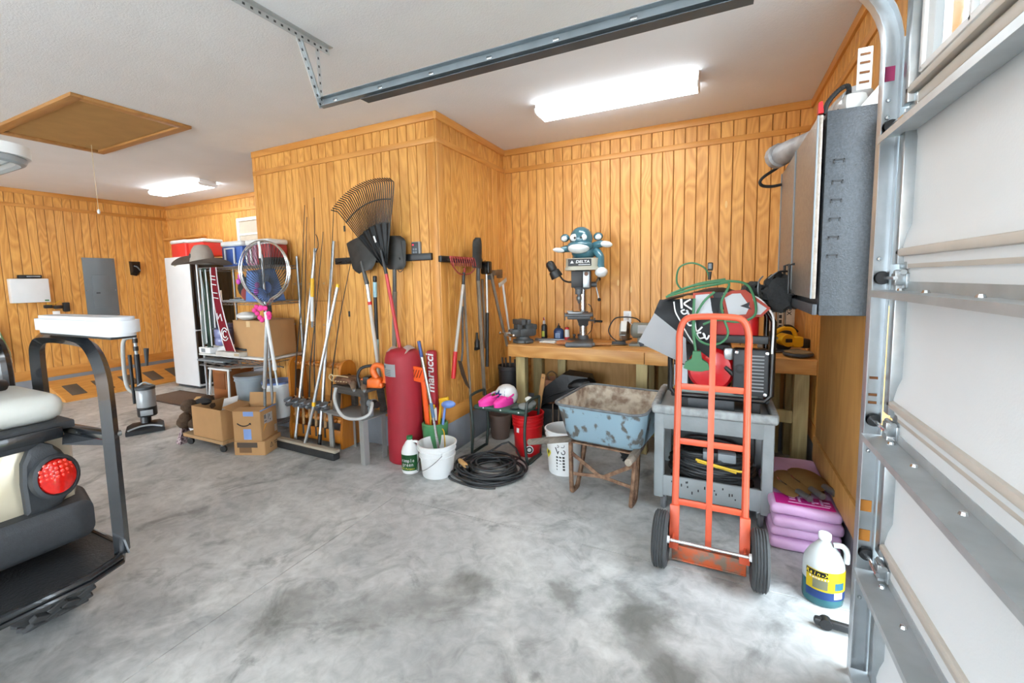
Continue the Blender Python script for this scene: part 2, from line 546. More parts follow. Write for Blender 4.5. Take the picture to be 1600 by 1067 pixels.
# curbs, baseboards, rails, crown
def runs(name, z0, z1, t, m, names):
    segs = (('back', (X_L, Y_W), (X_BL, Y_W), (0, -1)), ('bench', (X_B, Y_W), (X_R, Y_W), (0, -1)),
            ('closet_front', (X_BL, Y_B), (X_B, Y_B), (0, -1)), ('closet_side', (X_B, Y_B - t), (X_B, Y_W), (1, 0)),
            ('left', (X_L, -1.0), (X_L, Y_W), (1, 0)), ('right', (X_R, YJ), (X_R, Y_W), (-1, 0)))
    for k, (side, a, b, n_) in enumerate(segs):
        a, b = Vector((*a, 0)), Vector((*b, 0))
        d = (b - a)
        Ln = d.length
        c = (a + b) / 2 + Vector((*n_, 0)) * (t / 2) + Vector((0, 0, (z0 + z1) / 2))
        o = B().box((0, 0, 0), (Ln, t, z1 - z0), min(0.004, t * 0.3)).obj(names(side, k), m)
        o.location = c
        o.rotation_euler = (0, 0, math.atan2(d.y, d.x))
        struct(o)
cnt = [0]
def trimname(side, k):
    cnt[0] += 1
    return 'trim_%d' % cnt[0]
runs('curb', 0.0, ZB0, 0.012, CURB, lambda s, k: 'curb_wall_' + s)
runs('base', ZB0, ZB1, 0.020, PINE_TRIM, lambda s, k: 'baseboard_' + s)
runs('rail', ZR0, ZR1, 0.026, PINE_TRIM, trimname)
runs('crown', ZK, ZC, 0.030, PINE_TRIM, trimname)
PT2 = wood('honey pine corner board', '#d99d52', '#bb7c36', rings=5, axis='z', bands=0.4)
for (x, y, sx, sy) in ((X_B - 0.03, Y_B - 0.010, 0.085, 0.02), (X_B + 0.010, Y_B + 0.025, 0.02, 0.09), (X_BL + 0.02, Y_B - 0.010, 0.05, 0.02), (X_B + 0.015, Y_W - 0.015, 0.03, 0.03)):
    struct(B().box((x, y, (ZB1 + ZK) / 2), (sx, sy, ZK - ZB1), 0.004).obj(trimname(0, 0), PT2))
# brown plywood lining under the cabinet, proud of the right wall
lin = struct(B().box((X_R - 0.03, (2.385 + 3.62) / 2, (0.46 + 2.3) / 2), (0.06, 1.235, 1.84), 0.003).obj('wall_right_lining', PLY), 'brown plywood lining low on the wall under the steel cabinet')
B().box((X_R - 0.036, 3.0, 0.37), (0.072, 1.25, 0.17), 0.004).obj('kick_board', PLY, lin)

# ceiling hatch
ht = thing('attic_hatch', 'plywood attic hatch with wooden frame in the ceiling', 'attic hatch', (-5.12, 2.04, ZC))
B().box((0, 0, -0.004), (1.42, 0.66, 0.012)).obj('hatch_panel', mat('tan plywood hatch', '#b18a52', 0.7, var=0.1), ht)
for (c, s) in (((0, -0.375, -0.012), (1.60, 0.075, 0.028)), ((0, 0.375, -0.012), (1.60, 0.075, 0.028)), ((-0.765, 0, -0.012), (0.075, 0.675, 0.028)), ((0.765, 0, -0.012), (0.075, 0.675, 0.028))):
    B().box(c, s, 0.004).obj('frame_board', wood('hatch frame wood', '#b98850', '#9a6a36', rings=4, axis='x', bands=0.4), ht)
pc = B().tube([(-0.56, 0.22, -0.01), (-0.562, 0.22, -0.33), (-0.56, 0.222, -0.66)], 0.0022, 6).obj('pull_cord', mat('cotton cord', '#d8c9a4', 0.9), ht)
B().lathe([(0, -0.69), (0.010, -0.685), (0.014, -0.665), (0.008, -0.645), (0, -0.64)], (-0.56, 0.222, 0), 10).obj('cord_knob', WHITE, pc)

# fluorescent fixtures
def fixture(x, y, label, L_=1.25, W_=0.26, spots='two'):
    t = thing('ceiling_light', label, 'ceiling light', (x, y, ZC), 0, 'wraparound ceiling lights')
    B().box((0, 0, -0.018), (L_, W_ * 0.86, 0.036), 0.003).obj('housing', WHITE_P, t)
    prof = [(-W_ / 2 + 0.004, -0.036), (-W_ / 2 + 0.012, -0.066), (-W_ / 2 + 0.035, -0.078), (W_ / 2 - 0.035, -0.078), (W_ / 2 - 0.012, -0.066), (W_ / 2 - 0.004, -0.036)]
    m = mat('lit acrylic diffuser', (0.92, 0.97, 1.0), 0.4, var=0.0, emit=LAMP)
    M = Matrix(((0, 0, 1, 0), (1, 0, 0, 0), (0, 1, 0, 0), (0, 0, 0, 1)))
    B().prism(prof, -L_ / 2 + 0.012, L_ / 2 - 0.012, M).obj('diffuser', m, t)
    for s in (-1, 1):
        B().prism([(p[0] * 1.02, p[1] - 0.002 if p[1] < -0.03 else p[1]) for p in prof], s * L_ / 2 - 0.012 * (s > 0), s * L_ / 2 + 0.012 * (s < 0), M).obj('end_cap', WHITE_P, t)
    return t
fixture(-0.78, 3.62, 'long lit ceiling light above the workbench')
fixture(-6.95, 3.74, 'lit ceiling light above the refrigerator')
fixture(-0.78, -0.75, 'unseen ceiling light added for fill above the viewer')  # this fixture and those below are out of view, added for fill light
fixture(-3.9, -0.75, 'unseen ceiling light added for fill above the golf cart')
fixture(-6.95, -0.75, 'unseen ceiling light added for fill at the far end beyond the golf cart')
fixture(-3.9, -4.3, 'unseen ceiling light added for fill in the rear of the garage')
# ================================================================ overhead door and its track
DX = 0.585          # inner face of the door
dr = bpy.data.objects.new('door_1', None); COL.objects.link(dr); struct(dr, 'white sectional overhead door seen from inside')
DOORW = mat('white steel door skin', '#dfe4e6', 0.5, var=0.04, scale=2, bump=0.06, bscale=120)
LEDGE = mat('beige door edge strip', '#cfc9bf', 0.45, var=0.08)
y0, y1 = -1.05, 1.985
SEC = 0.5335
for k in range(5):
    za, zb = 0.012 + k * SEC, 0.012 + (k + 1) * SEC - 0.001
    zm = (za + zb) / 2
    if k < 4:
        # section with a rounded swelling along its lower edge
        prof = [(0.045, 0), (-0.012, 0), (-0.016, 0.03), (-0.020, 0.075), (-0.012, 0.115), (0.0, 0.15), (0.0, SEC - 0.10), (-0.006, SEC - 0.06), (-0.006, SEC + 0.004), (0.045, SEC + 0.004)]
        M = Matrix(((1, 0, 0, DX), (0, 0, 1, 0), (0, 1, 0, za), (0, 0, 0, 1)))
        p = B().prism(prof, y0, y1, M).obj('door_section', DOORW, dr, angle=50)
    else:
        fb = B().box((DX + 0.02, (y0 + y1) / 2, za + 0.05), (0.045, y1 - y0, 0.10), 0.003)
        fb.box((DX + 0.02, (y0 + y1) / 2, zb - 0.05), (0.045, y1 - y0, 0.10), 0.003)
        p = None
        nwin = 4
        st = (y1 - y0) / nwin
        for i in range(nwin + 1):
            w = 0.13
            yc = min(max(y0 + i * st, y0 + w / 2), y1 - w / 2)
            fb.box((DX + 0.02, yc, zm), (0.045, w, SEC - 0.16), 0.003)
        p = fb.obj('door_section', DOORW, dr)
        for i in range(nwin):
            ya, yb = y0 + i * st + 0.07, y0 + (i + 1) * st - 0.07
            for (c, s) in (((ya, zm), (0.022, SEC - 0.20)), ((yb, zm), (0.022, SEC - 0.20)), (((ya + yb) / 2, za + 0.105), (yb - ya, 0.022)), (((ya + yb) / 2, zb - 0.105), (yb - ya, 0.022)), (((ya + yb) / 2, zm), (0.016, SEC - 0.20))):
                B().box((DX - 0.004, c[0], c[1]), (0.018, s[0], s[1]), 0.003).obj('window_frame', WHITE_P, p)
            B().box((DX + 0.02, (ya + yb) / 2, zm), (0.005, yb - ya, SEC - 0.2)).obj('pane', mat('door glass', '#ffffff', 0.03, trans=1.0, var=0), p)
    # steel end cap and strip joints
    B().box((DX - 0.004, y1 - 0.022, zm), (0.058, 0.05, zb - za - 0.03), 0.003).obj('end_stile', STEEL, p)
    if k:
        B().box((DX - 0.018, (y0 + y1) / 2 - 0.01, za + 0.055), (0.030, y1 - y0 - 0.02, 0.028), 0.008).obj('edge_strip', LEDGE, p)
        B().box((DX - 0.008, (y0 + y1) / 2 - 0.02, za + 0.018), (0.012, y1 - y0 - 0.06, 0.035), 0.003).obj('edge_strip', LEDGE, p)
    # reinforcing strut
    zs = za - 0.078 if k else 0.05
    prof = [(0.0, 0.030), (-0.004, 0.030), (-0.004, 0.004), (-0.088, 0.004), (-0.088, -0.020), (-0.0915, -0.020), (-0.0915, 0.0075), (-0.0035, 0.0075), (0.0, 0.0075)]
    prof = [(-0.003, 0.034), (0.0, 0.034), (0.0, 0.0), (-0.083, 0.0), (-0.083, -0.020), (-0.086, -0.020), (-0.086, 0.003), (-0.003, 0.003)]
    M = Matrix(((1, 0, 0, DX - 0.006), (0, 0, 1, 0), (0, 1, 0, zs), (0, 0, 0, 1)))
    B().prism(prof, y0 + 0.02, 1.995, M).obj('strut', mat('galvanised strut', '#bcc3c6', 0.42, 0.5, var=0.18, scale=7), dr, angle=25)
    for yy in (1.90, 1.70, 1.40, 0.8):
        B().lathe([(0, 0.010), (0.008, 0.008), (0.011, 0.0), (0, 0)], (DX - 0.030, yy, zs + 0.003), 8).obj('strut_bolt', CHROME, dr)
    # hinge and roller
    if k:
        zj = za - 0.012
        hg = B().box((DX - 0.010, 1.945, zj - 0.03), (0.010, 0.07, 0.05), 0.002).box((DX - 0.010, 1.945, zj + 0.035), (0.010, 0.07, 0.05), 0.002).cyl((DX - 0.022, 1.91, zj), (DX - 0.022, 1.98, zj), 0.009, n=10).box((DX - 0.026, 1.93, zj - 0.02), (0.028, 0.014, 0.05), 0.002).obj('hinge', STEEL, dr)
        B().cyl((DX - 0.046, 1.90, zj - 0.02), (DX - 0.046, 2.03, zj - 0.02), 0.0065, n=8).obj('roller_stem', CHROME, hg)
        B().lathe([(0, -0.012), (0.022, -0.012), (0.025, 0), (0.022, 0.012), (0, 0.012)], (DX - 0.046, 2.035, zj - 0.02), 16, (90, 0, 0)).obj('roller', BLACK, hg)

tk = thing('door_track', 'galvanised overhead door track running up the wall and along the ceiling', 'door track', (0, 0, 0))
TY = 2.022
def channel(path, name, parent, m, up_side):
    """C section swept along a path in the xz plane; open towards -y"""
    bm = B()
    prof = [(-0.030, -0.004), (-0.026, -0.036), (-0.023, -0.036), (-0.026, 0.0), (0.026, 0.0), (0.023, -0.036), (0.026, -0.036), (0.030, -0.004), (0.028, 0.003), (-0.028, 0.003)]
    rings = []
    P = [Vector(p) for p in path]
    for i, p in enumerate(P):
        t = (P[min(i + 1, len(P) - 1)] - P[max(i - 1, 0)]).normalized()
        nn = Vector((t.z, 0, -t.x))
        rings.append([bm.bm.verts.new(p + nn * a + Vector((0, b_, 0))) for a, b_ in prof])
    n = len(prof)
    for a, b_ in zip(rings, rings[1:]):
        for k in range(n):
            bm.bm.faces.new((a[k], a[(k + 1) % n], b_[(k + 1) % n], b_[k]))
    bm.bm.faces.new(rings[0]); bm.bm.faces.new(rings[-1])
    return bm.obj(name, m, parent, angle=25)
TX = 0.532
TRK = mat('galvanised track', '#b9bfc3', 0.33, 0.65, var=0.2, scale=6)
channel([(TX, TY + 0.03, 0.0), (TX, TY + 0.03, 2.36)], 'vertical_track', tk, TRK, 0)
cv = [(TX, TY + 0.03, 2.36)]
for k in range(0, 13):
    a = R(90 * k / 12)
    cv.append((TX - 0.33 + 0.33 * math.cos(a), TY + 0.03 - 0.03 * k / 12, 2.37 + 0.33 * math.sin(a)))
channel(cv, 'curved_track', tk, TRK, 0)
channel([(0.2, TY, 2.70), (-2.2, TY, 2.70)], 'horizontal_track', tk, mat('grey track steel', '#8f999f', 0.4, 0.5, var=0.2, scale=6), 0)
M = Matrix(((0, 0, 1, 0), (1, 0, 0, TY), (0, 1, 0, 2.655), (0, 0, 0, 1)))
B().prism([(-0.045, -0.008), (0.02, -0.008), (0.02, 0.03), (0.016, 0.03), (0.016, -0.004), (-0.045, -0.004)], -1.86, 0.1, M).obj('reinforcing_angle', mat('dark track steel', '#5c646b', 0.45, 0.5, var=0.2), tk)
for x in (-2.1, -1.75, -1.4, -1.05, -0.7, -0.35, 0.0):
    B().box((x, TY - 0.001, 2.705), (0.03, 0.006, 0.014), 0.002).obj('track_rivet', CHROME, tk)
PUNCH = mat('punched angle steel', '#c5c9ca', 0.4, 0.55, var=0.15, scale=8)
HOLE = mat('punched hole', '#3a3d3f', 0.7)
def punched(p0, p1, w, name, up, parent=tk, step=0.043):
    o = B().bar(p0, p1, w, 0.003, up, 0).obj(name, PUNCH, parent)
    p0, p1 = Vector(p0), Vector(p1)
    d = p1 - p0
    n = int(d.length / step)
    z = d.normalized(); u = Vector(up); x = u.cross(z).normalized(); y = z.cross(x)
    for k in range(n):
        c = p0 + d * ((k + 0.5) / n)
        Mx = Matrix((x, y, z)).transposed().to_4x4()
        B().box(c, (w * 0.32, 0.0045, 0.014), 0, Mx).obj('punched_hole', HOLE, o)
    return o
punched((-2.2, 0.7, ZC - 0.022), (-2.2, 2.09, ZC - 0.022), 0.036, 'ceiling_angle', (1, 0, 0))
B().box((-2.183, 1.395, ZC - 0.003), (0.034, 1.39, 0.004)).obj('ceiling_angle_flange', PUNCH, tk)
punched((-2.196, 1.86, ZC - 0.03), (-2.196, 2.0, 2.665), 0.032, 'hanger', (1, 0, 0))
punched((-2.206, 2.005, ZC + 0.0 - 0.02), (-2.206, 2.015, 2.70), 0.028, 'hanger', (1, 0, 0))
B().bar((-2.19, 1.88, ZC - 0.05), (-2.19, 1.99, 2.72), 0.010, 0.02, (1, 0, 0)).obj('hanger', STEEL, tk)
# wall brackets of the vertical track
for z in (0.35, 0.95, 1.62, 2.18):
    br = B().box((0.60, TY + 0.036, z), (0.13, 0.004, 0.10), 0.001).obj('wall_bracket', STEEL, tk)
    for s in (-1, 1):
        B().lathe([(0, 0.006), (0.006, 0.005), (0.008, 0), (0, 0)], (TX, TY + 0.029, z + s * 0.03), 8, (90, 0, 0)).obj('bolt', CHROME, br)
B().box((0.475, TY + 0.10, 2.36), (0.045, 0.004, 0.15), 0.001).obj('flag_bracket', WHITE_P, tk)
for z in (2.31, 2.345, 2.38, 2.41):
    B().box((0.475, TY + 0.096, z), (0.030, 0.006, 0.007)).obj('bracket_slot', mat('rusty slot', '#8a5a34', 0.8), tk)
B().box((0.600, TY + 0.05, 1.95), (0.085, 0.006, 0.95), 0.001).obj('jamb_angle', STEEL, tk)
B().box((0.600, TY + 0.05, 0.48), (0.085, 0.006, 0.96), 0.001).obj('jamb_angle', STEEL, tk)
B().box((TX, TY + 0.0285, 2.30), (0.028, 0.002, 0.05)).obj('paint_mark', mat('magenta paint mark', '#b0386a', 0.6), tk)
for (z, h) in ((0.70, 0.045), (0.58, 0.045)):
    B().box((TX + 0.002, TY + 0.0285, z), (0.036, 0.003, h)).obj('track_slot', mat('wood seen through slot', '#c98334', 0.7), tk)
for z in (1.205, 1.14, 1.11):
    B().box((TX + 0.004, TY + 0.0285, z), (0.026, 0.003, 0.010), 0.001).obj('track_slot', mat('rusty slot', '#8a5a34', 0.8), tk)
# ================================================================ workbench and what stands on it
BZ, BYF, BYB, BXL, BXR = 0.955, 3.92, 4.54, -1.90, 0.685
wbn = thing('workbench', 'long wooden workbench on square timber posts along the panelled wall', 'workbench', (0, 0, 0))
for i in range(4):
    ya = BYF + 0.03 + i * 0.148
    B().box(((BXL + BXR) / 2, ya + 0.072, BZ - 0.010), (BXR - BXL, 0.145, 0.020), 0.002).obj('top_board', BENCH_WOOD, wbn)
B().box(((BXL + 0.0 - 0.575) / 2, BYF + 0.018, BZ - 0.062), (-0.575 - BXL, 0.036, 0.118), 0.003).obj('apron_board', BENCH_WOOD, wbn)
B().box(((-0.569 + BXR) / 2, BYF + 0.020, BZ - 0.064), (BXR + 0.569, 0.036, 0.118), 0.003).obj('apron_board', BENCH_WOOD, wbn)
B().box(((BXL + BXR) / 2, BYF + 0.008, BZ - 0.007), (BXR - BXL, 0.05, 0.012), 0.002).obj('edge_strip', BENCH_WOOD, wbn)
B().box((BXL + 0.018, (BYF + BYB) / 2 + 0.02, BZ - 0.062), (0.036, BYB - BYF - 0.06, 0.10), 0.003).obj('apron_board', BENCH_WOOD, wbn)
for x in (-1.79, -0.60, 0.60):
    for y in (BYF + 0.09, BYB - 0.06):
        B().box((x, y, (BZ - 0.12) / 2 + 0.0), (0.10, 0.10, BZ - 0.12), 0.006).obj('post', POST_WOOD, wbn)
for x in (-0.47, -1.52, 0.47):
    B().box((x, BYB - 0.06, (BZ - 0.12) / 2), (0.09, 0.05, BZ - 0.12), 0.004).obj('post', POST_WOOD, wbn)
B().box((0.40, BYF + 0.10, 0.47), (0.5, 0.035, 0.10), 0.003).obj('stretcher', POST_WOOD, wbn)
B().box(((BXL + BXR) / 2, Y_W - 0.035, 0.63), (BXR - BXL - 0.02, 0.012, 0.58)).obj('back_panel', PLY, wbn)  # brown sheet added in place of the shaded wall planks below the bench

# ---- vise
VISE = mat('dark grey cast iron', '#5a5e60', 0.5, 0.3, var=0.25, scale=25)
v = thing('bench_vise', 'dark grey cast iron bench vise on the end of the workbench', 'vise', (-1.815, 4.10, BZ + 0.005), -35)
B().lathe([(0, 0), (0.085, 0), (0.085, 0.02), (0.06, 0.03), (0.05, 0.05), (0, 0.05)], n=20).box((0, 0, 0.010), (0.21, 0.08, 0.018), 0.006).obj('swivel_base', VISE, v)
B().box((0, 0.03, 0.085), (0.095, 0.16, 0.075), 0.02).box((0, 0.045, 0.135), (0.085, 0.075, 0.05), 0.012).box((0, 0.10, 0.125), (0.07, 0.05, 0.05), 0.012).obj('body', VISE, v)
B().box((0, 0.018, 0.175), (0.155, 0.035, 0.045), 0.006).obj('rear_jaw', VISE, v)
B().box((0, -0.075, 0.085), (0.085, 0.10, 0.07), 0.02).box((0, -0.045, 0.13), (0.075, 0.05, 0.06), 0.01).box((0, -0.035, 0.175), (0.155, 0.038, 0.045), 0.006).obj('front_jaw', VISE, v)
B().cyl((0, -0.10, 0.08), (0, -0.165, 0.08), 0.018, n=12).obj('screw', STEEL, v)
h_ = B().cyl((-0.11, -0.155, 0.08), (0.11, -0.155, 0.08), 0.007, n=8).obj('handle', CHROME, v)
for s in (-1, 1):
    B().ell((s * 0.11, -0.155, 0.08), 0.013, 8).obj('handle_knob', CHROME, h_)
v.scale = (1.25, 1.25, 1.2)

# ---- bottles and clutter at the back of the bench
def bottle(name, label, x, y, prof, m, cap_prof, cm, sx=1.0, sy=1.0, lab=None, lm=None, cat='bottle', rz=0):
    t = thing(name, label, cat, (x, y, BZ), rz)
    B().lathe(prof, n=18, sx=sx, sy=sy).obj('body', m, t)
    if cap_prof:
        B().lathe(cap_prof, n=12).obj('cap', cm, t)
    if lab:
        B().box((0, -lab[0], lab[1]), (lab[2], 0.003, lab[3]), 0.001).obj('label_sticker', lm, t)
    return t
NAVY = mat('navy plastic', '#26406e', 0.35, var=0.15)
t = bottle('spray_bottle', 'slim black pump bottle with a small yellow label on the workbench', -1.655, 4.30, [(0, 0), (0.029, 0), (0.031, 0.01), (0.031, 0.15), (0.027, 0.165), (0.016, 0.175), (0, 0.175)], BLACK,
       [(0.014, 0.175), (0.016, 0.18), (0.016, 0.20), (0.010, 0.215), (0.007, 0.245), (0.0, 0.25)], mat('grey nozzle', '#b9b2ae', 0.5), lab=(0.031, 0.075, 0.030, 0.06), lm=mat('olive yellow label', '#a8a436', 0.6))
B().cyl((0, 0, 0.21), (0, -0.02, 0.245), 0.008, 0.004, 8).obj('nozzle_tip', mat('red tip', '#c23a3a', 0.5), t)
t = bottle('oil_bottle', 'squat navy blue oil bottle on the workbench beside the drill press', -1.50, 4.32, [(0, 0), (0.045, 0), (0.05, 0.008), (0.05, 0.105), (0.04, 0.125), (0.018, 0.138), (0, 0.138)], NAVY,
       [(0.014, 0.138), (0.018, 0.14), (0.018, 0.155), (0.006, 0.165), (0.004, 0.185), (0, 0.187)], BLACK, sx=1.1, sy=0.75, lab=(0.0385, 0.06, 0.05, 0.05), lm=mat('pale blue label', '#8ea6c6', 0.6))
for k in range(3):
    B().box((0, -0.0405, 0.045 + k * 0.014), (0.036, 0.001, 0.005)).obj('print_line', NAVY, t)
t = thing('spray_can', 'white and red aerosol can between the oil bottle and drill press', 'spray can', (-1.405, 4.31, BZ))
B().lathe([(0, 0), (0.024, 0), (0.026, 0.004), (0.026, 0.115), (0.02, 0.125), (0, 0.125)], n=16).obj('body', WHITE, t)
B().lathe([(0.0205, 0.125), (0.0205, 0.145), (0, 0.15)], n=14).obj('cap', RED, t)
B().lathe([(0.0265, 0.015), (0.0267, 0.045), (0.0265, 0.046)], n=16).obj('colour_band', RED, t)
for k, (x, y, s) in enumerate(((-1.335, 4.33, 0.022), (-1.29, 4.34, 0.018))):
    t = thing('oil_can', ['dark knobbed oil cup beside the white aerosol can', 'small dark oil cup close behind the drill press base'][k], 'oil can', (x, y, BZ))
    B().lathe([(0, 0), (s, 0), (s, 0.03), (s * 0.5, 0.04), (s * 0.4, 0.05), (s * 0.8, 0.06), (s * 0.6, 0.075), (0, 0.08)], n=12).obj('body', DGREY, t)
tag(B().box((-1.545, 4.14, BZ + 0.010), (0.17, 0.09, 0.012), 0.005, (0, 0, -6)).box((-1.54, 4.15, BZ + 0.018), (0.12, 0.07, 0.008), 0.003, (0, 0, 12)).obj('shop_rag', mat('white rag', '#e4e2dc', 0.9, bump=0.4, bscale=60)), 'folded white shop rag on the workbench in front of the oil bottle', 'rag')
t = thing('putty_knife', 'grey handled scraper lying on the workbench next to the vise', 'scraper', (-1.66, 4.20, BZ + 0.012), 8)
B().box((0.05, 0, 0.004), (0.14, 0.030, 0.020), 0.008).obj('handle', GREY, t)
B().box((-0.09, 0, 0.0), (0.16, 0.02, 0.004), 0.001).obj('blade', STEEL_D, t)
tag(B().box((-1.58, 4.27, BZ + 0.014), (0.32, 0.035, 0.026), 0.003, (0, 0, 5)).obj('steel_bar', STEEL_D), 'flat steel bar lying on the workbench behind the white rag', 'metal bar')
t = thing('hand_file', 'flat file with wooden handle on the workbench beside the drill press', 'file', (-0.99, 4.12, BZ + 0.012), 24)
B().box((0.12, 0, 0), (0.24, 0.028, 0.006), 0.001).obj('blade', STEEL_D, t)
B().cyl((0.0, 0, 0), (-0.11, 0, 0), 0.011, 0.016, 10).obj('handle', mat('file handle wood', '#a4703c', 0.6), t)
t = thing('wood_mallet', 'small wooden handled hammer lying beside the drill press base', 'hammer', (-1.06, 4.06, BZ + 0.018), 20)
B().cyl((0.0, 0, 0), (0.16, 0, 0), 0.011, 0.013, 10).obj('handle', mat('file handle wood', '#a4703c', 0.6), t)
B().box((-0.01, 0, 0.004), (0.035, 0.09, 0.034), 0.005).obj('head', STEEL_D, t)
tag(B().box((-1.33, 4.03, BZ + 0.032), (0.16, 0.09, 0.03), 0.004, (0, 0, -3)).obj('wood_block', wood('copper block', '#b9794a', '#99592f', axis='x')) , 'reddish wooden block lying on the drill press base', 'wood block')
tag(B().box((-0.86, 4.24, BZ + 0.016), (0.13, 0.05, 0.03), 0.004, (0, 0, 10)).obj('sharpening_stone', DGREY), 'dark sharpening stone on the workbench between drill press and grinder', 'stone')

# ---- drill press
DP = mat('drill press beige enamel', '#b9b6a4', 0.45, var=0.12)
DPG = mat('drill press grey casting', '#5d6063', 0.5, 0.2, var=0.2, scale=12)
d = thing('drill_press', 'benchtop drill press with beige head cover and black label', 'drill press', (-1.20, 4.19, BZ), 14)
B().box((-0.03, -0.07, 0.020), (0.24, 0.33, 0.040), 0.012).cyl((0, 0.06, 0.03), (0, 0.06, 0.075), 0.055, 0.042, 18).obj('base', DPG, d)
B().cyl((0, 0.06, 0.04), (0, 0.06, 0.66), 0.036, n=18).obj('column', CHROME, d)
B().cyl((0, 0.06, 0.50), (0, 0.06, 0.515), 0.036, n=16).obj('column_collar', STEEL, d)
tb = B().box((-0.03, -0.11, 0.285), (0.24, 0.22, 0.022), 0.006).box((-0.03, -0.11, 0.262), (0.20, 0.18, 0.03), 0.01).hull([(-0.06, -0.05, 0.255), (0.06, -0.05, 0.255), (-0.05, 0.10, 0.255), (0.05, 0.10, 0.255), (-0.035, 0.03, 0.16), (0.035, 0.03, 0.16), (-0.035, 0.095, 0.16), (0.035, 0.095, 0.16)]).cyl((0, 0.06, 0.17), (0, 0.06, 0.30), 0.046, n=16).obj('table', DPG, d)
B().box((-0.06, -0.14, 0.305), (0.13, 0.09, 0.016), 0.003).box((-0.11, -0.15, 0.318), (0.05, 0.02, 0.01), 0.002).cyl((-0.15, -0.2, 0.31), (-0.15, -0.2, 0.24), 0.004, n=6).obj('work_clamp', STEEL_D, tb)
cr_ = B().cyl((0.04, 0.02, 0.22), (0.10, -0.01, 0.22), 0.008, n=8).box((0.105, -0.012, 0.22), (0.012, 0.02, 0.05), 0.003).obj('table_crank', DPG, d)
B().cyl((0.105, -0.015, 0.215), (0.17, -0.05, 0.215), 0.012, 0.010, 10).obj('crank_grip', BLACK, cr_)
B().tube([(0.045, 0.05, 0.37), (0.075, 0.03, 0.34), (0.09, 0.03, 0.25), (0.075, 0.05, 0.13), (0.04, 0.06, 0.08)], 0.004, 6, 6).obj('power_cable', BLACK, d)
hd = B().box((0.0, -0.03, 0.60), (0.15, 0.26, 0.17), 0.02).cyl((-0.03, -0.11, 0.47), (-0.03, -0.11, 0.53), 0.035, n=14).obj('head', DPG, d)
B().box((-0.045, -0.165, 0.605), (0.10, 0.012, 0.15), 0.006).obj('front_plate', BLACK, hd)
B().box((0.035, -0.165, 0.60), (0.055, 0.014, 0.14), 0.004).obj('depth_scale', STEEL, hd)
B().cyl((0.035, -0.17, 0.65), (0.035, -0.185, 0.65), 0.018, n=12).obj('switch_knob', mat('brown knob', '#6b4630', 0.5), hd)
ch = B().lathe([(0, 0), (0.010, 0.0), (0.016, 0.02), (0.024, 0.035), (0.024, 0.06), (0.016, 0.07), (0.016, 0.12), (0, 0.12)], (-0.03, -0.11, 0.385), 14).obj('chuck', STEEL_D, d)
B().cyl((-0.03, -0.11, 0.33), (-0.03, -0.11, 0.39), 0.0035, n=6).obj('drill_bit', STEEL_D, ch)
hub = B().cyl((0.07, -0.06, 0.555), (0.125, -0.06, 0.555), 0.025, n=14).obj('feed_hub', DPG, d)
for a in (20, 140, 260):
    p = V(0.115, -0.06, 0.555)
    e = p + V(0.03, math.cos(R(a)) * 0.14, math.sin(R(a)) * 0.14)
    B().cyl(p, e, 0.006, n=8).obj('feed_lever', STEEL, hub)
    B().ell(e, 0.016, 10).obj('lever_knob', BLACK, hub)
cvb = B().prism(rrect(0.285, 0.40, 0.06, 5), 0.70, 0.79, Matrix.Translation((0, 0.01, 0))).obj('belt_cover', DP, d)
B().prism(rrect(0.30, 0.415, 0.06, 5), 0.685, 0.712, Matrix.Translation((0, 0.01, 0))).obj('cover_rim', DP, cvb)
pl = B().box((-0.02, -0.193, 0.752), (0.20, 0.006, 0.062), 0.001).obj('name_plate', BLACK, d)
text('DELTA', 0.034, WHITE, pl, (0.005, -0.1975, 0.757), (90, 0, 0), bold=0.001, shear=0.15, sx=1.15)
B().prism([(-0.10, 0), (-0.085, 0.026), (-0.07, 0)], 0, 0.002, Matrix.Translation((0, -0.197, 0.745)) @ rotm(90, 0, 0)).obj('triangle_mark', WHITE, pl)
B().box((0.02, -0.1975, 0.732), (0.10, 0.001, 0.006)).obj('print_line', WHITE, pl)
B().cyl((0, 0.16, 0.52), (0, 0.16, 0.70), 0.07, n=20).obj('motor', DPG, d)
d.scale = (1.08, 1.08, 1.06)
# work lamp on a gooseneck
lm = B().tube([(-0.07, -0.10, 0.585), (-0.12, -0.10, 0.58), (-0.17, -0.085, 0.60), (-0.205, -0.07, 0.645)], 0.008, 8, 5).obj('lamp_gooseneck', BLACK, d)
B().lathe([(0, 0.0), (0.052, 0.0), (0.055, 0.01), (0.048, 0.065), (0.036, 0.075), (0.040, 0.085), (0.040, 0.14), (0.030, 0.16), (0.0, 0.17)], (-0.225, -0.07, 0.625), 18, (0, -28, 0)).obj('lamp_shade', BLACK, lm)

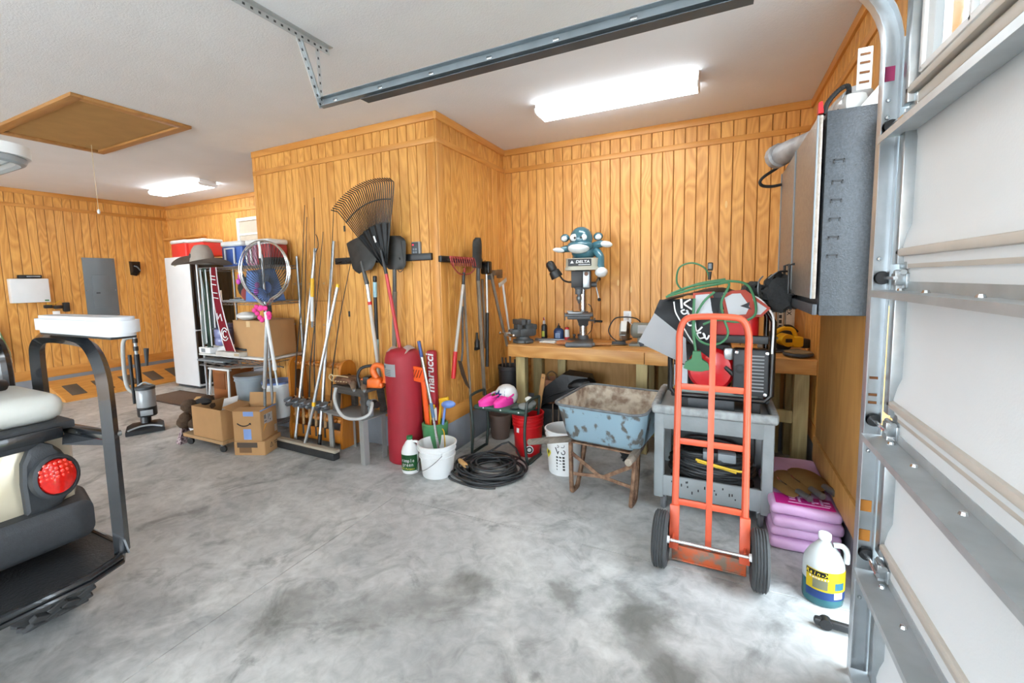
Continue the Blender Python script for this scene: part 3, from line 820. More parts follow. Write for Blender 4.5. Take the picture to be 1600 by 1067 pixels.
# ---- inflatable monkey riding on the drill press
TEAL = mat('glossy teal vinyl', '#3f6f7d', 0.22, var=0.12, scale=8, coat=0.5)
PALE = mat('pale vinyl', '#dfe6e8', 0.25, var=0.05, coat=0.4)
k = thing('inflatable_monkey', 'glossy teal inflatable monkey toy sitting on top of the drill press', 'inflatable toy', (-1.20, 4.15, BZ + 0.84), 8)
k.scale = (1.1, 1.1, 1.1)
B().ell((0.02, 0.02, 0.06), (0.115, 0.09, 0.075), 20).obj('body', TEAL, k)
hd = B().ell((0.0, -0.02, 0.17), (0.10, 0.10, 0.105), 24).ell((-0.005, -0.05, 0.105), (0.115, 0.085, 0.055), 20).obj('head', TEAL, k)
B().ell((-0.012, -0.085, 0.086), (0.095, 0.062, 0.047), 20).obj('muzzle', PALE, hd)
for s in (-1, 1):
    B().ell((-0.012 + s * 0.036, -0.103, 0.175), (0.037, 0.014, 0.032), 16).obj('eye_patch', PALE, hd)
    B().ell((-0.014 + s * 0.026, -0.1165, 0.173), (0.010, 0.005, 0.011), 10).obj('pupil', BLACK_G, hd)
    ear = B().ell((s * 0.145 + 0.0, 0.0, 0.185), (0.042, 0.030, 0.036), 14).obj('ear', TEAL, hd)
    B().ell((s * 0.148, -0.022, 0.178), (0.028, 0.014, 0.024), 12).obj('inner_ear', PALE, ear)
a1 = B().tube([(-0.09, -0.02, 0.09), (-0.13, -0.06, 0.085), (-0.165, -0.08, 0.075)], lambda u: 0.034 - 0.008 * u, 10, 5).obj('arm', TEAL, k)
B().ell((-0.185, -0.09, 0.075), (0.055, 0.032, 0.022), 14, (0, 8, 15)).obj('hand', PALE, a1)
a2 = B().tube([(0.10, 0.0, 0.10), (0.15, -0.03, 0.115), (0.19, -0.04, 0.118)], lambda u: 0.036 - 0.006 * u, 10, 5).obj('arm', TEAL, k)
B().ell((0.215, -0.05, 0.112), (0.058, 0.035, 0.028), 14, (0, 10, -10)).obj('hand', PALE, a2)
l1 = B().tube([(0.13, -0.02, 0.06), (0.165, -0.06, 0.01), (0.17, -0.08, -0.06), (0.175, -0.085, -0.10)], 0.036, 12, 5).obj('leg', TEAL, k)
B().ell((0.180, -0.095, -0.125), (0.055, 0.058, 0.046), 16).obj('foot', PALE, l1)
l2 = B().tube([(-0.05, 0.09, 0.05), (-0.07, 0.15, 0.03), (-0.08, 0.18, -0.02)], 0.034, 10, 5).obj('leg', TEAL, k)
B().ell((-0.08, 0.19, -0.05), (0.05, 0.05, 0.045), 14).obj('foot', PALE, l2)

# ---- bench grinder
gm = mat('grey green machine paint', '#767a72', 0.45, var=0.12)
g_ = thing('bench_grinder', 'grey bench grinder with a white label on the workbench', 'bench grinder', (-0.64, 4.24, BZ), 0)
B().box((0.02, 0, 0.012), (0.26, 0.17, 0.024), 0.006).box((0.03, 0, 0.05), (0.14, 0.11, 0.07), 0.015).obj('base', gm, g_)
mo = B().lathe([(0, -0.13), (0.05, -0.13), (0.06, -0.12), (0.075, -0.11), (0.075, 0.11), (0.06, 0.12), (0.05, 0.13), (0, 0.13)], (0.03, 0, 0.145), 22, (0, 90, 0)).obj('motor', gm, g_)
B().shell(lambda u, v_: V(-0.03 + 0.11 * u, -0.078 * math.cos(R(-15 + 60 * v_)), 0.145 + 0.078 * math.sin(R(-15 + 60 * v_))), 3, 8, 0.001).obj('label_sticker', WHITE, mo)
for s in (-1, 1):
    wg = B().lathe([(0.03, -0.025), (0.092, -0.025), (0.092, 0.025), (0.03, 0.025)], (0.03 + s * 0.185, 0, 0.135), 22, (0, 90, 0)).obj('wheel_guard', mat('brown wheel guard', '#6f5c4c', 0.6, var=0.3, scale=14), g_)
    B().lathe([(0, -0.012), (0.085, -0.014), (0.085, 0.014), (0, 0.012)], (0.03 + s * 0.215, 0, 0.135), 22, (0, 90, 0)).obj('grinding_wheel', mat('grinding stone', '#9b958b', 0.9), wg)
    B().box((0.03 + s * 0.19, -0.115, 0.11), (0.06, 0.05, 0.008), 0.002).obj('tool_rest', STEEL_D, wg)
B().box((-0.155, -0.09, 0.19), (0.055, 0.008, 0.10), 0.003, (-15, 0, 0)).obj('eye_shield', mat('cloudy shield', '#d8d6cf', 0.3), g_)
B().tube([(-0.10, 0.02, 0.06), (-0.24, 0.03, 0.03), (-0.33, 0.05, 0.12), (-0.28, 0.08, 0.24), (-0.19, 0.10, 0.26), (-0.08, 0.10, 0.25), (-0.03, 0.07, 0.22)], 0.006, 8, 6).obj('power_cable', BLACK, g_)
ol = thing('wall_outlet', 'white wall outlet with a white plug above the bench grinder', 'wall outlet', (-0.835, Y_W - 0.012, 1.20), 0)
B().prism(rrect(0.078, 0.118, 0.006), -0.006, 0.0, rotm(90, 0, 0) @ Matrix.Translation((0, 0, 0.006))).obj('cover_plate', WHITE_P, ol)
for s in (-1, 1):
    B().box((0, -0.0085, s * 0.021), (0.032, 0.006, 0.028), 0.004).obj('socket', WHITE, ol)
B().box((0, -0.022, -0.02), (0.026, 0.025, 0.022), 0.005).obj('plug', WHITE, ol)
B().tube([(0, -0.03, -0.02), (0.03, -0.05, -0.05), (0.08, -0.10, -0.08), (0.13, -0.14, -0.085)], 0.0045, 6, 5).obj('white_cord', WHITE, ol)

# ---- right end of the bench
for i, (nm, x, dx, w, hgt, lean) in enumerate((('lumber_board', 0.435, 0, 0.055, 1.46, 2), ('lumber_board', 0.500, 0.0, 0.050, 1.42, 3), ('lumber_board', 0.57, 0, 0.075, 1.40, 1))):
    t = thing('composite_board', ['white edged composite board leaning on the back wall, far from the cabinet', 'narrow composite board with small print in the middle of the leaning three', 'composite board with large black lettering leaning on the back wall under the cabinet'][i], 'board', (x, 4.50, BZ), 0, 'composite boards leaning on the wall')
    B().box((0, 0, 0.27), (w, 0.026, 0.54), 0.003).obj('board_body', mat('pale composite', '#cfc3ae', 0.7, var=0.2, scale=20), t)
    if i == 2:
        text('Trex', 0.075, BLACK, t, (0, -0.0145, 0.36), (90, 90, 0), sx=1.0)
    if i == 1:
        for k_ in range(7):
            B().box((0, -0.0142, 0.14 + 0.045 * k_), (0.022, 0.002, 0.030)).obj('print_block', BLACK, t)
    B().box((-w / 2 + 0.006, -0.0137, 0.27), (0.005, 0.002, 0.52)).obj('printed_edge', BLACK, t)
cs = thing('circular_saw', 'yellow circular saw with black blade guard on the right end of the workbench', 'circular saw', (0.53, 4.22, BZ + 0.0), 20)
B().cyl((-0.02, -0.05, 0.105), (-0.02, 0.06, 0.105), 0.052, n=16).box((0.06, 0.0, 0.09), (0.09, 0.09, 0.09), 0.02).obj('motor_body', YELLOW, cs)
B().lathe([(0, 0), (0.105, 0), (0.11, 0.01), (0.11, 0.03), (0, 0.035)], (-0.02, 0.06, 0.10), 22, (-90, 0, 0)).obj('blade_guard', DGREY, cs)
B().tube([(0.06, 0.0, 0.13), (0.03, 0.0, 0.19), (-0.04, 0.0, 0.20), (-0.10, 0.0, 0.17)], 0.018, 10, 5).obj('handle', YELLOW, cs)
B().tube([(0.07, 0.0, 0.17), (0.02, 0.0, 0.215), (-0.03, 0.0, 0.222)], 0.012, 8, 5).obj('rubber_grip', BLACK, cs)
B().box((0.0, 0.02, 0.012), (0.27, 0.14, 0.006), 0.002).obj('sole_plate', STEEL_D, cs)
B().box((0.13, 0, 0.075), (0.06, 0.07, 0.075), 0.01).obj('battery', BLACK, cs)
B().box((-0.02, -0.055, 0.105), (0.05, 0.012, 0.03), 0.004).obj('motor_cap', BLACK, cs)
sp = thing('sanding_disc_pad', 'round dark sanding pad at the front right corner of the workbench', 'sanding pad', (0.575, 4.02, BZ + 0.01))
B().lathe([(0, 0), (0.10, 0), (0.105, 0.012), (0.10, 0.022), (0, 0.024)], n=26).obj('pad', DGREY, sp)
B().lathe([(0, 0.024), (0.093, 0.0235), (0.095, 0.030), (0, 0.031)], n=26).obj('abrasive_face', mat('tan abrasive', '#8d7a58', 0.9, var=0.3, scale=30), sp)
gv = thing('work_glove', 'grey work glove bunched on the bench behind the yellow saw', 'glove', (0.37, 4.20, BZ + 0.0), 30)
gb = B().ell((0, 0, 0.045), (0.07, 0.05, 0.045), 12)
for i in range(4):
    gb.tube([(-0.04 + i * 0.026, -0.02, 0.05), (-0.045 + i * 0.03, -0.03, 0.10), (-0.05 + i * 0.033, -0.06, 0.125)], 0.014, 8, 4)
gb.obj('glove_body', mat('grey knit', '#8b8d8c', 0.9, bump=0.4, bscale=120), gv)
B().lathe([(0.045, 0), (0.05, 0.01), (0.045, 0.05), (0.03, 0.05)], (0.05, 0.04, 0.03), 14, (60, 0, 40)).obj('cuff', mat('pale knit cuff', '#c4c4be', 0.9), gv)
# ================================================================ in front of the bench
# ---- steel wall cabinet
CABM = mat('hammered grey cabinet steel', '#43484d', 0.42, 0.2, var=0.3, scale=90, bump=0.25, bscale=160)
cab = thing('wall_cabinet', 'grey hammered steel wall cabinet with two bright metal doors', 'cabinet', (0, 0, 0))
CX, CY0, CY1, CZ0, CZ1 = 0.415, 2.52, 3.86, 1.40, 2.345
B().box(((CX + 0.64) / 2 + 0.01, (CY0 + CY1) / 2, (CZ0 + CZ1) / 2), (0.64 - CX - 0.02, CY1 - CY0, CZ1 - CZ0), 0.006).obj('cabinet_body', CABM, cab)
TRD = mat('diamond tread metal', '#948a80', 0.42, 0.5, var=0.2, scale=40, bump=0.3, bscale=90)
ym = (CY0 + CY1) / 2
for k, (a, b) in enumerate(((CY0 + 0.012, ym - 0.006), (ym + 0.006, CY1 - 0.012))):
    dd = B().box((CX, (a + b) / 2, (CZ0 + CZ1) / 2 + 0.035), (0.018, b - a, CZ1 - CZ0 - 0.09), 0.004).obj('cabinet_door', TRD, cab)
    for e in (a + 0.005, b - 0.005):
        B().box((CX - 0.011, e, (CZ0 + CZ1) / 2 + 0.035), (0.008, 0.010, CZ1 - CZ0 - 0.09), 0.003).obj('door_edge', GREY, dd)
    yy = b - 0.10 if k == 0 else a + 0.10
    B().tube([(CX - 0.008, yy, 1.48), (CX - 0.035, yy, 1.485), (CX - 0.035, yy, 1.655), (CX - 0.008, yy, 1.66)], 0.008, 8).obj('handle', BLACK, dd)
B().box((CX + 0.005, ym, CZ0 + 0.028), (0.02, CY1 - CY0 - 0.01, 0.052), 0.003).obj('kick_rail', DGREY, cab)
for k, z in enumerate((2.115, 2.02, 1.935, 1.85, 1.765, 1.68)):
    x = 0.488 - 0.002 * k
    for (dx, dz, w, hh) in ((0, 0.006, 0.042, 0.006), (-0.019, 0, 0.006, 0.016), (0.019, 0, 0.006, 0.016)):
        B().box((x + dx, CY0 - 0.002, z + dz), (w, 0.004, hh)).obj('shelf_tab', BLACK, cab)
# on the cabinet
rp = thing('silver_bundle', 'crumpled silver tarp bundle lying across the top of the steel cabinet', 'tarp', (0.52, 3.1, CZ1))
B().tube([(-0.18, 0.62, 0.085), (-0.08, 0.45, 0.09), (0.0, 0.2, 0.09), (0.04, -0.1, 0.085), (0.06, -0.42, 0.08)], lambda u: 0.062 + 0.012 * math.sin(9 * u), 12, 6).obj('roll', mat('silver tarp', '#a9abad', 0.45, 0.3, var=0.3, scale=12, bump=0.8, bscale=14), rp)
B().lathe([(0.066, -0.03), (0.082, -0.02), (0.082, 0.03), (0.066, 0.04)], (-0.16, 0.585, 0.086), 14, (90, 0, 22)).obj('roll_collar', mat('silver tarp', '#a9abad'), rp)
tag(B().hull([(0.405, 2.54, CZ1), (0.425, 2.54, CZ1), (0.405, 2.58, CZ1), (0.425, 2.58, CZ1), (0.405, 2.545, CZ1 + 0.05), (0.42, 2.545, CZ1 + 0.055), (0.405, 2.575, CZ1 + 0.045), (0.42, 2.575, CZ1 + 0.045)]).obj('red_clip', RED), 'small red plastic clip on the front corner of the steel cabinet', 'clip')
hs = thing('rubber_hose', 'loop of black ribbed hose standing on the steel cabinet', 'hose', (0.47, 2.62, CZ1))
B().tube([(-0.03, 0.0, 0.012), (-0.015, 0.01, 0.07), (0.03, 0.03, 0.125), (0.065, 0.04, 0.14), (0.07, 0.045, 0.10), (0.05, 0.03, 0.05), (0.02, 0.02, 0.018), (-0.01, 0.03, 0.014)], lambda u: 0.011 + 0.0012 * math.sin(u * 260), 8, 12).obj('hose_loop', BLACK_R, hs)
tag(B().box((0.545, 2.66, CZ1 + 0.045), (0.10, 0.16, 0.09), 0.03, (0, 0, 10)).obj('plastic_bundle', mat('clear plastic bag', '#c9cbca', 0.2, var=0.2, scale=14)), 'clear plastic bundle on the cabinet behind the black hose loop', 'plastic bag')
tag(B().hull([(0.56, 2.53, CZ1), (0.66, 2.53, CZ1), (0.66, 2.60, CZ1), (0.56, 2.60, CZ1), (0.66, 2.535, CZ1 + 0.13), (0.655, 2.59, CZ1 + 0.12)]).obj('paper_wedge', WHITE_P), 'white folded paper wedge on the cabinet against the wall', 'paper')
hk = thing('storage_hook', 'black coated hook on the far end of the steel cabinet', 'hook', (0.36, 3.80, 2.30))
B().tube([(0.05, 0.05, 0.11), (0.0, 0.02, 0.07), (-0.07, -0.02, 0.02), (-0.10, -0.03, -0.02), (-0.08, -0.03, -0.05), (-0.02, 0.0, -0.055), (0.04, 0.02, -0.045)], 0.011, 8, 6).obj('hook_arm', BLACK_R, hk)

# ---- wheelbarrow
wbr = thing('wheelbarrow', 'old blue steel wheelbarrow with rusty legs and wooden handles', 'wheelbarrow', (-0.735, 3.03, 0), -7)
BLUE = mat('chipped pale blue paint', '#8ba6b4', 0.55, var=0.1, scale=13, col2='#5f5d58', ramp=(0.38, 0.45), bump=0.2, bscale=20, detail=6, stretch=(1, 1, 0.7))
DUSTY = mat('mortar-dusted steel', '#bfb5a4', 0.85, var=0.3, scale=14, col2='#857262', ramp=(0.35, 0.6), bump=0.5, bscale=30, detail=6)
RUST = mat('rusty steel', '#8b6d56', 0.75, 0.15, var=0.3, scale=22, col2='#593c2b', ramp=(0.35, 0.62), detail=6)
OLDW = wood('weathered handle wood', '#8d8376', '#62594f', rings=4, axis='y', rough=0.85, bands=0.4)
def rr_ring(w, d, r, z, cy, n=5):
    return [V(x, cy + y, z) for x, y in rrect(w, d, r, n)]
def tray(levels, close):
    bm = B()
    rings = [[bm.bm.verts.new(p) for p in L_] for L_ in levels]
    n = len(rings[0])
    for a, b in zip(rings, rings[1:]):
        for i in range(n):
            bm.bm.faces.new((a[i], a[(i + 1) % n], b[(i + 1) % n], b[i]))
    bm.bm.faces.new(rings[-1])
    return bm
out = [rr_ring(0.655, 0.70, 0.09, 0.695, 0.22), rr_ring(0.645, 0.68, 0.09, 0.675, 0.22), rr_ring(0.565, 0.46, 0.08, 0.43, 0.19), rr_ring(0.52, 0.40, 0.07, 0.405, 0.19)]
inn = [rr_ring(0.655, 0.70, 0.09, 0.6955, 0.22), rr_ring(0.635, 0.675, 0.085, 0.680, 0.22), rr_ring(0.555, 0.45, 0.075, 0.437, 0.19), rr_ring(0.51, 0.40, 0.07, 0.413, 0.19)]
tray(out, 1).obj('tray', BLUE, wbr, angle=50)
tray(inn, 1).obj('tray_lining', DUSTY, wbr, angle=50)
B().tube([V(p.x, p.y, p.z + 0.002) for p in rr_ring(0.665, 0.71, 0.095, 0.693, 0.22, 6)], 0.010, 8, closed=True).obj('rolled_rim', mat('grey chipped rim', '#6f7478', 0.6, 0.3, var=0.35, scale=20), wbr)
for s in (-1, 1):
    B().bar((s * 0.31, -0.30, 0.475), (s * 0.10, 0.80, 0.20), 0.042, 0.042, (0, 0, 1), 0.006).obj('handle', OLDW, wbr)
    B().cyl((s * 0.336, -0.46, 0.512), (s * 0.305, -0.28, 0.470), 0.021, 0.024, 12).obj('hand_grip', OLDW, wbr)
    # rusty U-shaped leg
    lg = B().tube([(s * 0.245, 0.0, 0.40), (s * 0.235, -0.015, 0.20), (s * 0.225, -0.03, 0.04), (s * 0.222, -0.01, 0.012), (s * 0.222, 0.06, 0.012), (s * 0.222, 0.09, 0.05), (s * 0.215, 0.16, 0.20), (s * 0.205, 0.20, 0.37)], 0.016, 8, 3, flat=1.4).obj('leg', RUST, wbr)
    B().bar((s * 0.232, -0.012, 0.30), (s * 0.02, 0.0, 0.165), 0.028, 0.005, (0, 1, 0)).obj('brace', RUST, lg)
    B().bar((s * 0.226, -0.02, 0.145), (s * 0.02, 0.0, 0.160), 0.024, 0.005, (0, 1, 0)).obj('brace', RUST, lg)
B().box((0, 0.0, 0.162), (0.10, 0.006, 0.03), 0.002).obj('brace_plate', RUST, wbr)
B().bar((-0.25, 0.0, 0.385), (0.25, 0.0, 0.385), 0.03, 0.012, (0, 0, 1)).obj('crossbar', RUST, wbr)
wl_ = B().lathe([(0.10, -0.04), (0.17, -0.045), (0.20, -0.025), (0.203, 0), (0.20, 0.025), (0.17, 0.045), (0.10, 0.04)], (-0.01, 0.74, 0.205), 26, (0, 90, 0)).obj('tyre', BLACK_R, wbr)
B().lathe([(0, -0.05), (0.02, -0.05), (0.025, -0.02), (0.10, -0.015), (0.10, 0.015), (0.025, 0.02), (0.02, 0.05), (0, 0.05)], (-0.01, 0.74, 0.205), 20, (0, 90, 0)).obj('wheel_hub', RUST, wl_)
for k in range(20):
    a = 2 * PI * k / 20
    B().box((-0.01, 0.74 + 0.199 * math.cos(a), 0.205 + 0.199 * math.sin(a)), (0.075, 0.022, 0.012), 0.003, Matrix.Rotation(a - PI / 2, 4, 'X')).obj('tread_block', BLACK_R, wl_)

# ---- grey utility cart
UG = mat('grey moulded cart plastic', '#878d8f', 0.55, var=0.18, scale=5, bump=0.15, bscale=40)
UGS = mat('scuffed grey lip', '#9a9fa0', 0.6, var=0.35, scale=26, detail=6)
uc = thing('utility_cart', 'grey moulded utility cart holding cables under a generator', 'utility cart', (-0.02, 3.30, 0))
W_, D_ = 0.70, 0.60
for sx in (-1, 1):
    for sy in (-1, 1):
        B().box((sx * (W_ / 2 - 0.032), sy * (D_ / 2 - 0.03), 0.405), (0.064, 0.06, 0.60), 0.010).obj('corner_post', UG, uc)
        cs_ = B().box((sx * (W_ / 2 - 0.06), sy * (D_ / 2 - 0.07), 0.108), (0.05, 0.05, 0.012), 0.003).box((sx * (W_ / 2 - 0.06), sy * (D_ / 2 - 0.07), 0.085), (0.044, 0.06, 0.045), 0.004).obj('caster_fork', STEEL_D, uc)
        B().lathe([(0, -0.016), (0.05, -0.016), (0.058, 0), (0.05, 0.016), (0, 0.016)], (sx * (W_ / 2 - 0.06), sy * (D_ / 2 - 0.07), 0.058), 18, (0, 90, 0)).obj('caster_wheel', mat('grey caster rubber', '#5e6062', 0.7), cs_)
B().box((0, 0, 0.695), (W_ - 0.02, D_ - 0.02, 0.030), 0.005).obj('top_shelf', UG, uc)
for (c, s) in (((0, -D_ / 2, 0.722), (W_ + 0.03, 0.045, 0.060)), ((0, D_ / 2, 0.722), (W_ + 0.03, 0.045, 0.060)), ((-W_ / 2, 0, 0.722), (0.045, D_ - 0.04, 0.060)), ((W_ / 2, 0, 0.722), (0.045, D_ - 0.04, 0.060))):
    B().box(c, s, 0.018, seg=3).obj('rounded_lip', UGS, uc)
B().box((0, -D_ / 2 + 0.012, 0.640), (W_ - 0.10, 0.02, 0.10), 0.004).obj('front_apron', UG, uc)
B().box((0, D_ / 2 - 0.012, 0.640), (W_ - 0.10, 0.02, 0.10), 0.004).obj('rear_apron', UG, uc)
B().box((0, 0, 0.135), (W_ - 0.02, D_ - 0.02, 0.03), 0.005).obj('bottom_shelf', UG, uc)
fr_ = B().box((0, -D_ / 2 + 0.015, 0.195), (W_ - 0.10, 0.022, 0.14), 0.004).obj('lower_apron', UG, uc)
random.seed(3)
for k in range(16):
    B().box((random.uniform(-0.24, 0.2), -D_ / 2 + 0.0035, random.uniform(0.17, 0.24)), (0.008, 0.002, random.uniform(0.008, 0.022)), 0.001).obj('scuff_mark', BLACK, fr_)
B().box((0, D_ / 2 - 0.015, 0.195), (W_ - 0.10, 0.022, 0.14), 0.004).obj('lower_apron', UG, uc)
# coils of cable in the cart
CAB = mat('black cable jacket', '#26282a', 0.5, var=0.2)
random.seed(11)
for k in range(5):
    pts = []
    lw, ld, z = [(0.26, 0.20, 0.18), (0.265, 0.205, 0.25), (0.25, 0.20, 0.32), (0.24, 0.19, 0.37), (0.265, 0.21, 0.29)][k]
    nl = 4
    for i in range(nl * 14):
        a = 2 * PI * i / 14
        j = 1 + 0.07 * math.sin(i * 1.7 + k) - 0.03 * (i // 14)
        pts.append((lw * j * math.cos(a), 0.0 + ld * j * math.sin(a), z + 0.014 * (i // 14) - 0.02 + 0.012 * math.sin(a * 2 + k * 1.3)))
    tag(B().tube(pts, 0.0125, 7, 2).obj('cable_coil', CAB, None, loc=(-0.02, 3.30, 0)), ['heavy black cable coil lying lowest in the grey cart', 'second black cable coil in the grey cart, just above the lowest', 'black cable coil fourth up in the grey cart', 'topmost black cable coil in the grey cart', 'black cable coil in the middle of the pile in the grey cart'][k], 'cable', 'black cable coils in the grey cart')
tag(B().tube([(-0.11, 3.06, 0.385), (-0.02, 3.04, 0.375), (0.06, 3.045, 0.36), (0.12, 3.05, 0.35), (0.17, 3.06, 0.345)], 0.008, 8, 5).tube([(-0.10, 3.062, 0.372), (0.0, 3.046, 0.362), (0.06, 3.05, 0.352), (0.13, 3.052, 0.336)], 0.008, 8, 5).obj('yellow_wire', mat('yellow wire', '#d8b42c', 0.5)), 'yellow wires lying over the black cables in the cart', 'wire')
bx = thing('battery_box', 'dark grey plug box strapped among the cables in the cart', 'plug box', (0.03, 3.14, 0.40))
B().box((0, 0, 0.0), (0.20, 0.08, 0.06), 0.01).obj('box_body', GREY, bx)
B().box((-0.02, -0.005, 0.0), (0.025, 0.085, 0.066), 0.004).obj('strap', BLACK, bx)
rt = thing('red_toolbox', 'red steel toolbox at the back of the grey cart', 'toolbox', (0.08, 3.53, 0.438))
B().box((0, 0, 0.075), (0.42, 0.11, 0.15), 0.012).obj('toolbox_body', RED, rt)
B().box((0, -0.0, 0.158), (0.42, 0.11, 0.014), 0.005).obj('lid', RED, rt)
B().tube([(-0.07, 0, 0.165), (-0.06, 0, 0.19), (0.06, 0, 0.19), (0.07, 0, 0.165)], 0.007, 6).obj('handle', BLACK, rt)
tag(B().box((0.0, 3.548, 0.295), (0.52, 0.07, 0.285), 0.01).obj('dark_crate', DGREY), 'dark crate behind the cables in the grey cart', 'crate')

# ---- generator on the cart
gn = thing('generator', 'black framed portable generator with red recoil cover on the grey cart', 'generator', (0.02, 3.30, 0.712))
for sy in (-1, 1):
    y = sy * 0.22
    B().tube([(-0.30, y, 0.60), (-0.30, y, 0.14), (-0.27, y, 0.10), (0.25, y, 0.10), (0.29, y, 0.14), (0.29, y, 0.60), (0.24, y, 0.69), (-0.24, y, 0.69), (-0.30, y, 0.60)], 0.017, 10, 0).obj('frame_hoop', BLACK_G, gn)
for x in (-0.28, 0.27):
    for z in (0.10, 0.66):
        B().cyl((x, -0.22, z), (x, 0.22, z), 0.015, n=10).obj('frame_tube', BLACK_G, gn)
for sx in (-1, 1):
    for sy in (-1, 1):
        B().box((sx * 0.21, sy * 0.20, 0.045), (0.05, 0.05, 0.09), 0.008).obj('rubber_foot', BLACK_R, gn)
B().box((-0.02, 0, 0.12), (0.50, 0.40, 0.035), 0.008).obj('base_plate', mat('dull olive base', '#6c7470', 0.5, var=0.2), gn)
B().box((-0.06, -0.14, 0.055), (0.30, 0.16, 0.09), 0.01).obj('battery_tray', DGREY, gn)
B().prism(rrect(0.46, 0.36, 0.07, 5), 0.50, 0.64, Matrix.Translation((-0.01, 0, 0))).obj('fuel_tank', RED, gn)
B().box((0.02, -0.20, 0.485), (0.50, 0.03, 0.05), 0.006).obj('control_rail', BLACK, gn)
eng = B().box((-0.08, 0.02, 0.29), (0.30, 0.30, 0.30), 0.03).obj('engine_block', mat('engine grey', '#3a3c3e', 0.5, 0.3, var=0.3, scale=20), gn)
rc = B().lathe([(0, 0.055), (0.07, 0.053), (0.125, 0.04), (0.145, 0.015), (0.145, 0.0), (0, 0)], (-0.055, -0.15, 0.275), 30, (90, 0, 0)).obj('recoil_cover', mat('glossy red enamel', '#c4131c', 0.25, var=0.1, coat=0.4), gn)
for j in range(-4, 5):
    w = math.sqrt(max(0.0, 0.105 ** 2 - (j * 0.022) ** 2))
    for s in (-1, 0, 1):
        B().box((-0.055 + s * w * 0.62, -0.2035 + abs(j) * 0.0022 + (abs(s) * w * 0.06), 0.275 + j * 0.022), (w * 0.42, 0.006, 0.006), 0.002).obj('cooling_slot', mat('dark red slot', '#7d1016', 0.5), rc)  # slots drawn as bars in a darker red than the cover
ab = B().box((0.175, -0.175, 0.275), (0.20, 0.10, 0.30), 0.016).obj('muffler_cover', mat('matt black cover', '#2b2e31', 0.5, var=0.15), gn)
for k in range(11):
    B().box((0.205, -0.2265, 0.385 - k * 0.022), (0.085, 0.006, 0.009), 0.003).obj('louvre', mat('worn louvre edge', '#8b9093', 0.5), ab)
for (x, z) in ((0.095, 0.405), (0.26, 0.405), (0.255, 0.145)):
    B().lathe([(0, 0.012), (0.010, 0.01), (0.013, 0), (0, 0)], (x, -0.226, z), 10, (90, 0, 0)).obj('bolt', CHROME, ab)
B().lathe([(0.018, 0), (0.03, 0.0), (0.03, 0.006), (0.018, 0.006)], (0.115, -0.226, 0.30), 18, (90, 0, 0)).obj('exhaust_ring', BLACK, ab)
B().box((0.05, -0.17, 0.385), (0.06, 0.05, 0.08), 0.015).box((0.03, -0.16, 0.33), (0.04, 0.04, 0.05), 0.01).obj('carburettor', STEEL, gn)
B().tube([(0.03, -0.19, 0.30), (0.09, -0.2, 0.24), (0.11, -0.2, 0.19), (0.09, -0.19, 0.14)], 0.014, 10, 5).obj('exhaust_pipe', BLACK, gn)
B().box((-0.235, -0.15, 0.23), (0.085, 0.12, 0.15), 0.006).obj('battery', mat('pale grey battery', '#aab0b6', 0.5), gn)
B().box((-0.235, -0.15, 0.31), (0.09, 0.125, 0.02), 0.004).obj('battery_lid', BLACK, gn)
B().box((-0.25, -0.16, 0.135), (0.06, 0.05, 0.012), 0.003).obj('warning_tag', mat('gold tag', '#caa24a', 0.5), gn)

# ---- lettered cover thrown over the generator
CVR = mat('black vinyl cover', '#34373b', 0.5, var=0.2, scale=6, bump=0.2, bscale=25)
CVW = mat('pale grey vinyl', '#c2c5c9', 0.5, var=0.06)
cov = thing('generator_cover', 'black and grey vinyl cover with white script thrown over the generator', 'cover', (0.02, 3.29, 1.42))
def cov_fn(u, v):
    # v: front to back, u: left to right
    x = -0.36 + 0.62 * u
    y = -0.245 + 0.42 * v
    z = 0.012 + 0.085 * math.sin(PI * min(1, u * 1.05)) * (0.6 + 0.4 * math.sin(PI * v)) + 0.012 * math.sin(9 * u + 4 * v)
    return V(x, y, z)
B().shell(cov_fn, 16, 10, 0.006).obj('top_panel', CVR, cov, angle=60)
# hanging front-left flap
P0, P1, P2, P3 = V(-0.37, -0.235, 0.03), V(-0.005, -0.262, 0.045), V(-0.08, -0.285, -0.335), V(-0.235, -0.315, -0.29)
P3b = V(-0.42, -0.30, -0.165)
def flap(u, v):
    a = P0.lerp(P1, u)
    b = V(-0.40, -0.290, -0.06).lerp(V(-0.06, -0.285, -0.34), u)
    p = a.lerp(b, v)
    return p + V(0, -0.018 * math.sin(PI * v) + 0.008 * math.sin(11 * u + 3 * v), 0)
fl1 = B().shell(flap, 12, 10, 0.006).obj('front_flap', CVR, cov, angle=60)
def flap2(u, v):
    a = V(-0.395, -0.300, -0.055).lerp(V(-0.20, -0.305, -0.215), u)
    b = V(-0.50, -0.285, -0.255).lerp(V(-0.19, -0.302, -0.39), u)
    return a.lerp(b, v) + V(0, -0.01 * math.sin(PI * v), 0)
B().shell(flap2, 8, 8, 0.006).obj('grey_flap', CVW, cov, angle=60)
B().hull([(-0.50, -0.29, -0.25), (-0.485, -0.29, -0.285), (-0.46, -0.285, -0.265), (-0.46, -0.30, -0.275)]).obj('flap_tip', CVR, cov)
